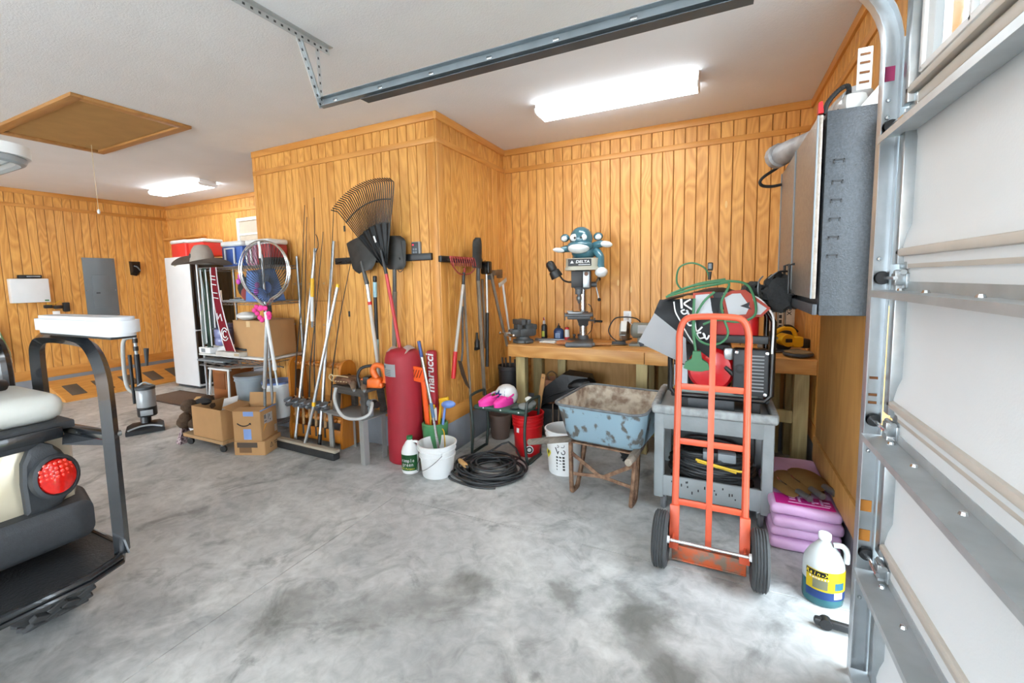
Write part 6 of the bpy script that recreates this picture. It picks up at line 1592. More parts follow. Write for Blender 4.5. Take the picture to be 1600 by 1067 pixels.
bk2 = bucket('labelled_white_bucket', 'white five gallon bucket with black print and a yellow diamond', -1.135, 3.37, 0.128, 0.15, 0.37, WHITE, 0, rings=(0.74, 0.86))
B().prism([(0, 0.05), (0.04, 0), (0, -0.05), (-0.04, 0)], 0, 0.001, Matrix.Translation((-0.098, -0.098, 0.185)) @ rotm(86, 0, -45)).obj('yellow_diamond', mat('hazard yellow', '#d9cf3a', 0.5), bk2)
B().prism([(0, 0.022), (0.014, 0), (0, -0.022), (-0.014, 0)], 0, 0.002, Matrix.Translation((-0.0985, -0.0985, 0.185)) @ rotm(86, 0, -45)).obj('diamond_symbol', BLACK, bk2)
for k, (s_, x_, z_, sz_) in enumerate((('5 D', 0.02, 0.262, 0.048), ('Vo', 0.015, 0.215, 0.085))):
    text(s_, sz_, BLACK, bk2, (x_, -0.1405 + 0.002 * k, z_), (87, 0, 8), sx=0.9)
for k in range(5):
    for j in range(3):
        B().box((-0.012 + j * 0.026, -0.1365 + 0.0022 * k + j * 0.001, 0.165 - k * 0.026), (0.018, 0.003, 0.015), 0, (-4, 0, 8)).obj('print_block', BLACK, bk2)
# ---- under the bench
t = thing('leather_bag', 'black leather saddle bag lying under the workbench', 'bag', (-1.38, 4.18, 0.0))
LBK = mat('black leather', '#17181a', 0.45, var=0.2, scale=10, bump=0.35, bscale=24)
B().hull([(-0.30, -0.10, 0.30), (-0.28, 0.10, 0.30), (0.30, -0.10, 0.50), (0.30, 0.10, 0.50), (0.25, -0.10, 0.64), (0.25, 0.10, 0.64), (0.0, -0.13, 0.66), (0.0, 0.12, 0.66), (-0.18, -0.12, 0.52), (-0.18, 0.12, 0.52), (0.05, -0.14, 0.42), (0.05, 0.12, 0.38)]).obj('bag_body', LBK, t, angle=25)
B().ell((0.17, -0.06, 0.56), (0.16, 0.10, 0.075), 16, (0, -12, 0)).obj('flap', LBK, t, angle=70)
B().tube([(-0.27, -0.09, 0.33), (-0.1, -0.14, 0.44), (0.1, -0.15, 0.52), (0.28, -0.12, 0.60)], 0.007, 6, 5).obj('strap', BLACK, t)
t = thing('low_crate', 'dark plastic crate under the black leather bag', 'crate', (-1.32, 4.22, 0))
cr0 = B().box((0, 0, 0.15), (0.62, 0.34, 0.29), 0.01).obj('crate_body', DGREY, t)
for k in range(7):
    B().box((-0.27 + k * 0.09, -0.172, 0.15), (0.02, 0.008, 0.25), 0.002).obj('crate_rib', DGREY, t)
for k, (x, y, z, r_) in enumerate(((-1.60, 4.30, 0.30, 0.085), (-1.62, 4.30, 0.41, 0.075))):
    pass
t = thing('terracotta_pot', 'terracotta pot stacked behind the black leather bag', 'plant pot', (-1.585, 4.30, 0))
B().lathe([(0, 0.29), (0.07, 0.29), (0.10, 0.50), (0.112, 0.50), (0.112, 0.55), (0.10, 0.55), (0.095, 0.50), (0.065, 0.30), (0, 0.30)], n=22).obj('pot', mat('terracotta', '#b27a5c', 0.85, var=0.15), t)
B().tube([(0.0, -0.02, 0.52), (-0.02, -0.05, 0.60), (0.03, -0.06, 0.64), (0.07, -0.03, 0.60), (0.05, 0, 0.53)], 0.008, 6, 5).obj('rope_loop', mat('brown rope', '#6f5a44', 0.9), t)
B().box((0, 0, 0.145), (0.18, 0.18, 0.29), 0.01).obj('support_block', DGREY, t)
t = thing('scrap_lath', 'short pale wooden lath standing beside the bench post', 'wood lath', (-1.66, 3.98, 0.0), rot=(R(-6), R(8), 0))
B().box((0, 0, 0.33), (0.045, 0.018, 0.66), 0.003).obj('lath', mat('pale lath', '#b98a55', 0.7, var=0.15), t)
B().cyl((0, -0.010, 0.62), (0, -0.0085, 0.62), 0.006, n=8).obj('nail_hole', BLACK, t)
random.seed(21)
for k in range(6):
    a = random.uniform(-0.5, 0.5)
    LS = ('dry grey stick nearest the bench post in the heap under the bench', 'second dry grey stick from the bench post under the bench', 'third dry grey stick from the bench post under the bench', 'fourth dry grey stick from the bench post under the bench', 'fifth dry grey stick from the bench post under the bench', 'dry grey stick farthest from the bench post, beside the labelled bucket')
    t = tag(B().tube([(-1.45 + 0.05 * k, 3.82 + 0.02 * k, 0.02 + 0.012 * k), (-1.50 + 0.06 * k + a * 0.1, 3.88 + 0.01 * k, 0.22 + 0.02 * k), (-1.56 + 0.075 * k + a * 0.3, 3.90 + 0.015 * k, 0.36 + 0.03 * (k % 3))], 0.006, 6, 4).obj('dry_stick', mat('dry grey stick', '#77695a', 0.9)), LS[k], 'stick', 'dry sticks under the bench')
tag(B().box((-1.28, 3.80, 0.10), (0.22, 0.10, 0.20), 0.01).obj('green_box', mat('green box paint', '#4f7a45', 0.6)), 'small green box behind the labelled white bucket', 'box')
t = thing('garden_trowel', 'blue handled trowel standing behind the labelled bucket', 'trowel', (-1.10, 3.68, 0.0))
B().box((0, 0, 0.20), (0.09, 0.01, 0.40), 0.003).obj('blade', STEEL_D, t)
B().tube([(0, 0, 0.38), (0.01, 0, 0.46)], 0.017, 8).obj('handle', NAVY, t)
B().box((0.03, 0.0, 0.39), (0.025, 0.02, 0.06), 0.005).obj('yellow_tab', YELLOW, t)
# ================================================================ far end: refrigerator, shelving, boxes
FRW = mat('white appliance enamel', '#dcdedf', 0.35, var=0.03)
fg = thing('refrigerator', 'tall white sided refrigerator with glossy black front', 'refrigerator', (-7.63, 4.235, 0))
B().box((0, 0, 1.055), (0.66, 0.61, 2.03), 0.012).obj('cabinet', FRW, fg)
B().box((0.0, 0, 0.02), (0.60, 0.56, 0.04), 0.004).obj('plinth', DGREY, fg)
for (z, h) in ((1.50, 1.12), (0.50, 0.84)):
    d_ = B().box((0.352, 0, z), (0.05, 0.60, h), 0.012).obj('door', BLACK_G, fg)
    B().tube([(0.38, -0.24, z - h * 0.32), (0.42, -0.24, z - h * 0.30), (0.42, -0.24, z + h * 0.30), (0.38, -0.24, z + h * 0.32)], 0.012, 8).obj('door_handle', CHROME, d_)
B().box((0.379, 0.05, 1.45), (0.003, 0.14, 0.18)).obj('paper_note', WHITE_P, fg)
B().box((0.379, -0.08, 1.20), (0.003, 0.10, 0.12)).obj('paper_note', WHITE_P, fg)
def cooler(x, y, z, sx, sy, sz, label, m, handle=None, rz=0):
    t = thing('drink_cooler', label, 'cooler', (x, y, z), rz, 'picnic coolers')
    B().box((0, 0, sz * 0.40), (sx, sy, sz * 0.80), 0.02, seg=3).obj('chest', m, t)
    B().box((0, 0, sz * 0.89), (sx * 1.04, sy * 1.04, sz * 0.20), 0.018, seg=3).obj('lid', WHITE, t)
    if handle:
        B().tube([(-sx * 0.22, -sy / 2, sz * 0.12), (-sx * 0.22, -sy / 2 - 0.02, sz * 0.12), (-sx * 0.22, -sy / 2 - 0.02, sz * 0.70), (sx * 0.22, -sy / 2 - 0.02, sz * 0.70), (sx * 0.22, -sy / 2 - 0.02, sz * 0.12), (sx * 0.22, -sy / 2, sz * 0.12)], 0.010, 8).obj('handle', WHITE, t)
    return t
CRED = mat('cooler red', '#d8362e', 0.4, var=0.08)
CBLU = mat('cooler blue', '#3d5fa8', 0.4, var=0.08)
cooler(-7.66, 4.14, 2.072, 0.40, 0.30, 0.27, 'red cooler with white lid on the refrigerator, nearer the panelled wall', CRED)
cooler(-7.20, 4.14, 2.072, 0.38, 0.30, 0.26, 'red cooler with white lid on the front edge of the refrigerator', CRED)
# ---- wire shelving
WX0, WX1, WY0, WY1 = -5.06, -3.985, 2.80, 3.19
wsf = thing('wire_shelf', 'chrome wire shelving unit crammed with gear beside the closet', 'shelving unit', (0, 0, 0))
WIRE = mat('dull chrome wire', '#9da0a2', 0.35, 0.85, var=0.15)
for x in (WX0, WX1):
    for y in (WY0, WY1):
        B().cyl((x, y, 0.0), (x, y, 1.90), 0.0125, n=10).obj('post', WIRE, wsf)
SHZ = (0.22, 0.86, 1.44, 1.80)
for z in SHZ:
    fr0 = B()
    for y in (WY0, WY1):
        for dz in (0, -0.028):
            fr0.cyl((WX0, y, z + dz), (WX1, y, z + dz), 0.0035, n=6)
    for x in (WX0, WX1):
        for dz in (0, -0.028):
            fr0.cyl((x, WY0, z + dz), (x, WY1, z + dz), 0.0035, n=6)
    nz_ = 36
    for y in (WY0, WY1):
        pts = [(WX0 + (WX1 - WX0) * i / nz_, y, z - (0.028 if i % 2 else 0.0)) for i in range(nz_ + 1)]
        fr0.tube(pts, 0.0022, 5)
    sh = fr0.obj('shelf_frame', WIRE, wsf)
    for k in range(13):
        y = WY0 + (WY1 - WY0) * (k + 0.5) / 13
        B().cyl((WX0, y, z + 0.003), (WX1, y, z + 0.003), 0.002, n=5).obj('shelf_wire', WIRE, sh)
tag(B().box(((WX0 + WX1) / 2, (WY0 + WY1) / 2 - 0.02, 0.875), (1.12, 0.44, 0.018), 0.003).obj('shelf_board', mat('pale laminate', '#cfd0cd', 0.45)), 'white laminate board laid on the lower wire shelf', 'board')
ZT = 1.806
cooler(-4.64, 3.04, ZT, 0.34, 0.24, 0.27, 'blue cooler with white handle on the wire shelf behind the hat', CBLU, True)
cooler(-4.37, 3.05, ZT, 0.16, 0.20, 0.27, 'slim mauve cooler with white handle on the wire shelf', mat('cooler mauve', '#b07a90', 0.4), True)
cooler(-4.17, 3.05, ZT, 0.20, 0.22, 0.27, 'dark red cooler with white lid on the wire shelf behind the net', mat('cooler dark red', '#9c2f33', 0.4))
t = thing('storage_tin', 'flat black tin at the end of the top wire shelf', 'tin', (-4.05, 2.95, ZT))
B().box((0, 0, 0.03), (0.18, 0.16, 0.06), 0.006).obj('tin_body', BLACK, t)
B().box((0, 0, 0.065), (0.185, 0.165, 0.014), 0.004).obj('lid', BLACK, t)
# hat
t = thing('brimmed_hat', 'grey brown bush hat on the front corner of the top wire shelf', 'hat', (-4.80, 2.715, ZT + 0.02), -10)
t.scale = (1.18, 1.18, 1.2)
FELT = mat('grey brown felt', '#a2978d', 0.9, var=0.1, scale=12, bump=0.15, bscale=80)
def brim(u, v):
    a = 2 * PI * u
    r = 0.085 + 0.15 * v
    return V(r * 1.12 * math.cos(a), r * 0.92 * math.sin(a), 0.012 + 0.075 * v * v * (math.cos(a) ** 2) * (1.1 if math.cos(a) < 0 else 0.5) - 0.02 * v * abs(math.sin(a)))
bmh = B().quadmesh(brim, 32, 7, True)
bmesh.ops.solidify(bmh.bm, geom=list(bmh.bm.faces), thickness=0.004)
bmh.obj('brim', FELT, t, angle=70)
B().lathe([(0.098, 0.008), (0.100, 0.03), (0.095, 0.08), (0.080, 0.13), (0.055, 0.165), (0.025, 0.172), (0, 0.165)], n=24, sx=1.08, sy=0.9).obj('crown', FELT, t, angle=70)
B().ell((-0.01, -0.086, 0.075), (0.016, 0.006, 0.02), 8).obj('vent_badge', DGREY, t)
B().tube([(-0.20, -0.10, 0.03), (-0.16, -0.15, 0.0), (-0.12, -0.17, -0.005)], 0.006, 6, 4).obj('cord_toggle', mat('cream cord', '#e0d4b4', 0.8), t)
# scarf
SCR = mat('crimson knit scarf', '#9f2434', 0.9, var=0.12, scale=20, bump=0.3, bscale=140)
t = thing('knit_scarf', 'crimson knitted scarf with white pattern hanging down the wire shelf', 'scarf', (0, 0, 0))
def scarf(u, v):
    w = 0.05 + 0.035 * v
    cx_ = -4.70 + 0.20 * v * v + 0.02 * v
    return V(cx_ + (2 * u - 1) * w, 2.765 - 0.03 * v - 0.008 * math.sin(3 * PI * u), 1.80 - 0.86 * v)
B().shell(scarf, 8, 18, 0.008).obj('knit_band', SCR, t, angle=70)
for (v0, k) in ((0.10, 0), (0.14, 0), (0.20, 0), (0.30, 0), (0.36, 0)):
    a, b = scarf(0.15, v0), scarf(0.85, v0 + 0.012)
    B().tube([a + V(0, -0.012, 0), b + V(0, -0.012, 0)], 0.005, 5).obj('white_stripe', SW, t)
for s in (0, 1):
    B().tube([scarf(0.02 + 0.96 * s, i / 10) + V(0, -0.006, 0) for i in range(11)], 0.0045, 5).obj('white_edge', SW, t)
cc = scarf(0.5, 0.80) + V(0, -0.016, 0)
for r_ in (0.030, 0.055):
    B().tube([cc + V(r_ * math.cos(R(a)), 0, r_ * 1.2 * math.sin(R(a))) for a in range(40, 330, 24)], 0.0055, 5).obj('white_letter', SW, t)
B().tube([scarf(0.3, 0.55) + V(0, -0.016, 0), scarf(0.3, 0.62) + V(0, -0.016, 0), scarf(0.75, 0.56) + V(0, -0.016, 0), scarf(0.75, 0.64) + V(0, -0.016, 0)], 0.0055, 5).obj('white_letter', SW, t)
# hanging garments / strips
for k, (x, c, w, z1, lab_) in enumerate(((-4.98, '#8f9a96', 0.05, 0.98, 'grey green sleeve hanging at the end of the wire shelf'), (-4.90, '#3f5648', 0.06, 0.95, 'dark green sleeve hanging beside the crimson scarf'), (-4.80, '#5b5f63', 0.035, 1.15, 'narrow grey strap hanging between the green sleeve and scarf'))):
    t = thing('hanging_sleeve', lab_, 'garment', (x, 2.79, 0))
    B().shell(lambda u, v: V((2 * u - 1) * w * (0.7 + 0.3 * v), 0.012 * math.sin(5 * u + 6 * v) - 0.004, 1.80 - (1.80 - z1) * v), 7, 12, 0.010).obj('cloth', mat('sleeve cloth %d' % k, c, 0.85, var=0.2, scale=12), t, angle=70)
    B().tube([(w * 0.5, -0.015, 1.78), (w * 0.6, -0.016, 1.4), (w * 0.7, -0.018, z1 + 0.02)], 0.006, 6, 4).obj('white_piping', SW, t)
# middle shelf
t = thing('gear_bag', 'black gear bag on the middle wire shelf', 'bag', (-4.52, 3.02, 1.446))
B().ell((0, 0, 0.13), (0.12, 0.12, 0.13), 16).obj('bag_body', CAN, t, angle=70)
B().tube([(-0.06, -0.08, 0.2), (0, -0.10, 0.30), (0.06, -0.08, 0.2)], 0.009, 6, 4).obj('strap', BLACK, t)
t = thing('grey_tools', 'grey hand tools piled on the middle wire shelf edge', 'hand tool', (-4.50, 2.86, 1.446))
B().box((0, 0, 0.012), (0.20, 0.03, 0.02), 0.004, (0, 0, 8)).obj('tool_body', GREY, t)
B().box((0.02, -0.01, 0.032), (0.14, 0.025, 0.018), 0.004, (0, 0, -14)).obj('tool_handle', STEEL_D, t)
t = thing('red_pouch', 'dull red cloth pouch on the middle shelf beside the blue tarp', 'pouch', (-4.36, 2.88, 1.446))
B().ell((0, 0, 0.075), (0.06, 0.06, 0.075), 12).obj('pouch_body', mat('dull red cloth', '#8a3e3c', 0.9), t, angle=70)
B().tube([(0.0, -0.02, 0.14), (0.01, -0.03, 0.18)], 0.018, 8).obj('pouch_neck', mat('dull red cloth', '#8a3e3c', 0.9), t)
TARP = mat('blue cloth', '#5878b4', 0.8, var=0.15, scale=8, bump=0.3, bscale=20)
t = thing('blue_tarp', 'blue cloth tarp bundled behind the landing net', 'tarp', (-4.14, 2.90, 1.446))
B().hull([(-0.14, -0.10, 0.0), (0.14, -0.10, 0.0), (-0.12, 0.14, 0.0), (0.14, 0.14, 0.0), (-0.06, -0.12, 0.30), (0.10, -0.12, 0.28), (-0.04, 0.08, 0.33), (0.08, 0.08, 0.33)]).obj('bundle', TARP, t, angle=25)
B().hull([(0.10, -0.13, 0.0), (0.27, -0.10, 0.02), (0.28, -0.08, 0.0), (0.12, -0.14, 0.17), (0.16, -0.06, 0.10), (0.10, -0.05, 0.0)]).obj('loose_corner', TARP, t)
for k, (x, z, c) in enumerate(((-0.16, 0.20, '#b848a0'), (0.10, 0.10, '#a050a8'), (0.12, 0.16, '#b060b0'), (-0.13, 0.25, '#c856a8'), (0.08, 0.05, '#6a3f7c'))):
    tag(B().ell((-4.14 + x, 2.755, 1.446 + z), (0.028, 0.02, 0.03), 10).obj('silk_flower', mat('silk ' + c, c, 0.8)), ('magenta silk flower high on the closer edge of the blue tarp', 'violet silk flower low on the far side of the blue tarp', 'mauve silk flower midway up the far side of the blue tarp', 'pink silk flower at the very top of the blue tarp', 'dark purple silk flower lowest on the blue tarp')[k], 'silk flower', 'silk flowers on the blue tarp')
# lower shelf: boxes and bins
ZL = 0.886
t = thing('carton', 'large plain carton on the laminate board behind the net handles', 'carton', (-4.27, 2.97, ZL))
B().box((0, 0, 0.18), (0.50, 0.34, 0.36), 0.006).obj('carton_body', CARD, t)
B().box((0, -0.1715, 0.33), (0.06, 0.002, 0.06)).obj('packing_tape', mat('clear tape', '#c9ad83', 0.3), t)
for s in (-1, 1):
    B().box((0, s * 0.086, 0.363), (0.50, 0.168, 0.005)).obj('top_flap', CARD, t)
tag(B().ell((-4.40, 2.88, ZL + 0.405), (0.13, 0.08, 0.045), 14).obj('plastic_sack', mat('pale plastic sack', '#cfccc6', 0.4, bump=0.6, bscale=24)), 'crumpled pale plastic sack on top of the plain carton', 'plastic bag')
t = thing('water_dispenser', 'clear blue water bottle on a white base on the laminate board', 'water bottle', (-4.83, 2.90, ZL))
B().lathe([(0, 0.0), (0.085, 0.0), (0.09, 0.02), (0.065, 0.075), (0, 0.08)], n=20).obj('base', WHITE, t)
B().lathe([(0, 0.08), (0.095, 0.085), (0.105, 0.10), (0.105, 0.16), (0.098, 0.17), (0.105, 0.18), (0.105, 0.25), (0.098, 0.26), (0.105, 0.27), (0.10, 0.315), (0, 0.32)], n=22).obj('bottle', mat('smoky blue plastic', '#7a7fa8', 0.2, var=0.2, scale=8), t)
t = thing('white_carton', 'flat white carton at the end of the laminate board', 'carton', (-5.00, 2.92, ZL))
B().box((0, 0, 0.03), (0.20, 0.30, 0.06), 0.004).obj('carton_body', WHITE_P, t)
B().box((-0.02, -0.151, 0.03), (0.07, 0.002, 0.04)).obj('grey_print', GREY, t)
t = thing('flat_parcel', 'flat pale grey parcel lying on the laminate board by the water bottle', 'parcel', (-4.52, 2.80, ZL))
B().box((0, 0, 0.022), (0.40, 0.16, 0.042), 0.004).obj('parcel_body', mat('pale grey card', '#c3c0b8', 0.7), t)
B().box((0.15, -0.081, 0.022), (0.08, 0.002, 0.026)).obj('printed_panel', mat('print tan', '#a8977a', 0.7), t)
t = thing('black_cable_bundle', 'black cable bundle on the flat parcel under the scarf end', 'cable', (-4.46, 2.81, ZL + 0.044))
B().tube([(-0.09, 0.0, 0.02), (0.0, -0.03, 0.03), (0.12, -0.02, 0.02), (0.10, 0.03, 0.02), (-0.02, 0.03, 0.028), (-0.09, 0.0, 0.022)], 0.012, 7, 5).obj('cable_loop', BLACK, t)
# stacked folded wire frames under the board
t = thing('folded_wire_racks', 'folded grey wire rack hanging below the laminate board', 'wire rack', (-4.55, 2.84, 0.76))
for k in range(5):
    B().tube([(-0.5, -0.10 + 0.05 * k, 0.02 * (k % 3)), (0.0, -0.11 + 0.055 * k, 0.012 * k), (0.52, -0.06 + 0.05 * k, 0.045 - 0.012 * k)], 0.007, 6).obj('rack_wire', WIRE, t)
for k in range(6):
    B().cyl((-0.45 + k * 0.17, -0.12, 0.012), (-0.42 + k * 0.17, 0.14, 0.03), 0.004, n=6).obj('cross_wire', WIRE, t)
B().box((-0.30, 0.0, 0.055), (0.46, 0.22, 0.02), 0.004).obj('grey_tray', GREY, t)
t = thing('white_bracket_leg', 'white metal folding leg below the end of the laminate board', 'leg frame', (-4.86, 2.74, 0.0))
B().tube([(0.0, 0.0, 0.74), (-0.02, -0.02, 0.46), (-0.03, -0.02, 0.44)], 0.013, 8).obj('bent_tube', WHITE, t)
B().tube([(0.30, 0.0, 0.74), (0.31, -0.02, 0.34), (0.26, -0.02, 0.32)], 0.012, 8).obj('second_tube', WHITE, t)
B().box((0.15, 0.0, 0.735), (0.36, 0.03, 0.02), 0.003).obj('hinge_bar', WHITE, t)
# bottom shelf
def lidpail(name, label, x, y, z, r0, r1, h, m, lm, txt=None):
    t = thing(name, label, 'bucket', (x, y, z))
    B().lathe([(0, 0), (r0, 0), (r1 - 0.004, h - 0.06), (r1 + 0.006, h - 0.058), (r1 + 0.006, h - 0.045), (r1, h - 0.042), (r1, h - 0.015), (0, h - 0.014)], n=28).obj('pail', m, t)
    B().lathe([(r1 + 0.010, h - 0.022), (r1 + 0.012, h - 0.004), (r1 - 0.004, h), (r1 - 0.012, h - 0.006), (0, h - 0.006)], n=28).obj('lid', lm, t)
    if txt:
        text(txt, 0.075, BLACK, t, (-0.01, -r1 - 0.002, h * 0.48), (90, 0, 3), bold=0.001)
    return t
lidpail('grey_pail', 'grey plastic pail with grey lid under the laminate board', -4.58, 2.99, 0.226, 0.135, 0.158, 0.42, mat('grey pail plastic', '#98a2a8', 0.45), mat('grey lid plastic', '#8b9398', 0.45))
lidpail('printed_pail', 'white pail with blue lid and black print beside the rod rack', -4.16, 3.0, 0.226, 0.125, 0.145, 0.38, WHITE, mat('blue lid plastic', '#6b84bb', 0.45), 'YAL')
t = thing('wooden_cabinet_box', 'orange brown wooden box unit on the bottom wire shelf', 'wooden box', (-4.93, 3.02, 0.226))
B().box((0, 0, 0.24), (0.24, 0.32, 0.46), 0.005).obj('drawer_body', mat('orange stained wood', '#9a5c2c', 0.5, var=0.2, scale=4, stretch=(1, 1, 6)), t)
B().box((0, -0.163, 0.34), (0.20, 0.010, 0.18), 0.004).obj('drawer_front', mat('orange stained wood 2', '#8a4f24', 0.5), t)
t = thing('paper_sack', 'white sack with brown paper folded over, in front of the wooden box', 'paper bag', (-4.97, 2.66, 0.0))
B().hull([(-0.16, -0.06, 0.0), (0.16, -0.06, 0.0), (0.16, 0.07, 0.0), (-0.16, 0.07, 0.0), (-0.14, -0.04, 0.34), (0.02, -0.05, 0.40), (0.16, -0.03, 0.38), (0.14, 0.05, 0.38), (-0.12, 0.05, 0.36)]).obj('sack_body', mat('white sack', '#d5d8dc', 0.6, bump=0.6, bscale=16), t, angle=25)
B().hull([(-0.13, -0.02, 0.36), (0.17, -0.02, 0.46), (0.18, 0.04, 0.46), (-0.12, 0.04, 0.37), (0.05, 0.0, 0.395), (-0.05, 0.0, 0.43)]).obj('brown_paper', mat('kraft paper', '#b08a58', 0.8), t)
# ---- open carton on a furniture dolly
t = thing('furniture_dolly', 'low wooden furniture dolly on black casters', 'dolly', (-4.555, 2.60, 0))
DW = wood('plain dolly wood', '#b8946a', '#8f6c46', rings=4, axis='x', rough=0.8, bands=0.4)
for y in (-0.14, 0.14):
    B().box((0, y, 0.105), (0.66, 0.055, 0.03), 0.004).obj('side_rail', DW, t)
for x in (-0.30, 0.30):
    B().box((x, 0, 0.105), (0.055, 0.224, 0.03), 0.004).obj('cross_rail', DW, t)
B().box((0, 0, 0.122), (0.66, 0.34, 0.006), 0.001).obj('carpet_pad', mat('tan pad', '#a58a66', 0.95), t)
for sx in (-1, 1):
    for sy in (-1, 1):
        f_ = B().box((sx * 0.27, sy * 0.13, 0.078), (0.03, 0.04, 0.028), 0.003).obj('caster_fork', STEEL_D, t)
        B().lathe([(0, -0.012), (0.032, -0.012), (0.036, 0), (0.032, 0.012), (0, 0.012)], (sx * 0.27, sy * 0.13, 0.038), 16, (90, 0, 20)).obj('caster_wheel', BLACK_R, f_)
def open_box(name, label, x, y, z, sx, sy, sz, rz, m, flaps, wall=0.005):
    t = thing(name, label, 'cardboard box', (x, y, z), rz)
    B().box((0, 0, 0.003), (sx, sy, 0.006)).obj('base', m, t)
    for nm, c, s in (('front_panel', (0, -sy / 2, sz / 2), (sx, wall, sz)), ('back_panel', (0, sy / 2, sz / 2), (sx, wall, sz)), ('side_panel', (-sx / 2, 0, sz / 2), (wall, sy - wall, sz)), ('side_panel', (sx / 2, 0, sz / 2), (wall, sy - wall, sz))):
        B().box(c, s, 0.001).obj(nm, m, t)
    for side, L_, ang in flaps:
        a = R(ang)
        if side == 'f':
            p0, p1, w = V(0, -sy / 2, sz), V(0, -sy / 2 - L_ * math.cos(a), sz + L_ * math.sin(a)), sx
        elif side == 'b':
            p0, p1, w = V(0, sy / 2, sz), V(0, sy / 2 + L_ * math.cos(a), sz + L_ * math.sin(a)), sx
        elif side == 'l':
            p0, p1, w = V(-sx / 2, 0, sz), V(-sx / 2 - L_ * math.cos(a), 0, sz + L_ * math.sin(a)), sy
        else:
            p0, p1, w = V(sx / 2, 0, sz), V(sx / 2 + L_ * math.cos(a), 0, sz + L_ * math.sin(a)), sy
        up = (0, 1, 0) if side in 'lr' else (1, 0, 0)
        if side in 'lr':
            B().bar(p0, p1, 0.004, w, up).obj('flap', m, t)
        else:
            B().bar(p0, p1, 0.004, w, up).obj('flap', m, t)
    return t
ob1 = open_box('open_carton', 'plain open cardboard box riding on the furniture dolly', -4.47, 2.60, 0.127, 0.47, 0.32, 0.30, 0, CARD, ())
B().shell(lambda u, v: V(-0.10 + 0.24 * u, 0.02 + 0.06 * v, 0.12 + 0.20 * v + 0.06 * u * v), 5, 4, 0.003).obj('white_sheet', WHITE_P, ob1)
B().box((-0.236, -0.10, 0.06), (0.002, 0.05, 0.09)).obj('printed_mark', mat('brown print', '#7a5a3a', 0.8), ob1)
def smile(parent, M_, w):
    pts = [(w * (-0.5 + i / 10), -0.20 * w * (1 - (2 * i / 10 - 1) ** 2), 0) for i in range(11)]
    B().tube([M_ @ V(*p) for p in pts], 0.0055, 5, 2).obj('smile_arrow', BLACK, parent)
    q = [(w * 0.5, 0.0, 0), (w * 0.40, 0.02 * w, 0), (w * 0.53, -0.11 * w, 0)]
    B().hull([M_ @ V(*p) for p in [(w * 0.53, 0.05 * w, 0), (w * 0.38, 0.03 * w, 0), (w * 0.54, -0.12 * w, 0), (w * 0.53, 0.05 * w, 0.002), (w * 0.38, 0.03 * w, 0.002), (w * 0.54, -0.12 * w, 0.002)]]).obj('smile_tip', BLACK, parent)
MX = Matrix(((0, 0, 1, 0.2375), (1, 0, 0, 0.03), (0, 1, 0, 0.22), (0, 0, 0, 1)))
smile(ob1, MX, 0.16)
# ---- shipping box with smile print, standing on a flat one
fb_ = open_box('flat_shipping_box', 'low shipping box on the floor under the printed box', -4.02, 2.645, 0.0, 0.30, 0.26, 0.135, 22, CARD, ())
B().box((0, 0, 0.133), (0.30, 0.26, 0.005)).obj('lid_panel', CARD, fb_)
B().box((-0.02, -0.1335, 0.10), (0.20, 0.002, 0.05)).obj('dark_tape', mat('dark tape', '#4a3c30', 0.5), fb_)
B().box((-0.04, -0.1335, 0.05), (0.12, 0.002, 0.05)).obj('printed_panel', mat('brown print', '#7a5a3a', 0.8), fb_)
for k in range(2):
    B().box((0.152, 0.055, 0.085 - k * 0.018), (0.002, 0.09 - 0.02 * k, 0.006)).obj('print_line', BLACK, fb_)
B().tube([(0.153, -0.05, 0.05), (0.153, -0.03, 0.095), (0.153, -0.01, 0.05), (0.153, -0.05, 0.05)], 0.003, 5).obj('recycle_mark', BLACK, fb_)
ab_ = open_box('printed_shipping_box', 'open shipping box with smile print and white label', -4.03, 2.64, 0.138, 0.27, 0.25, 0.285, 22, CARD, (('l', 0.11, 20), ('b', 0.12, 80), ('f', 0.10, 172)))
smile(ab_, Matrix(((1, 0, 0, -0.03), (0, 0, -1, -0.1275), (0, 1, 0, 0.17), (0, 0, 0, 1))), 0.13)
BLT = mat('blue parcel tape', '#7f9bd0', 0.5)
B().box((0.02, -0.1285, 0.262), (0.10, 0.002, 0.045)).obj('blue_tape', BLT, ab_)
B().box((0.0, -0.1285, 0.065), (0.075, 0.002, 0.10)).obj('blue_tape', BLT, ab_)
B().box((0.137, 0.0, 0.2875), (0.012, 0.25, 0.008), 0.001).obj('blue_tape', BLT, ab_)
lbl = B().box((0.1365, -0.01, 0.19), (0.002, 0.13, 0.095)).obj('shipping_label', WHITE, ab_)
for (y, z, w, h) in ((-0.05, 0.215, 0.03, 0.04), (0.0, 0.205, 0.008, 0.055), (0.02, 0.21, 0.012, 0.03), (0.03, 0.17, 0.014, 0.014), (-0.045, 0.17, 0.035, 0.012)):
    B().box((0.1380, -0.01 + y, z), (0.001, w, h)).obj('label_print', mat('label print', '#77797c', 0.6), lbl)
B().box((0.1365, 0.095, 0.06), (0.002, 0.04, 0.07)).obj('small_label', WHITE, ab_)
B().prism([(-0.06, 0.10), (-0.10, 0.06), (-0.07, 0.13), (-0.03, 0.13)], 0, 0.002, Matrix(((0, 0, 1, 0.136), (1, 0, 0, 0.0), (0, 1, 0, 0.02), (0, 0, 0, 1)))).obj('orange_tape', mat('orange tape', '#e09a3c', 0.5), ab_)
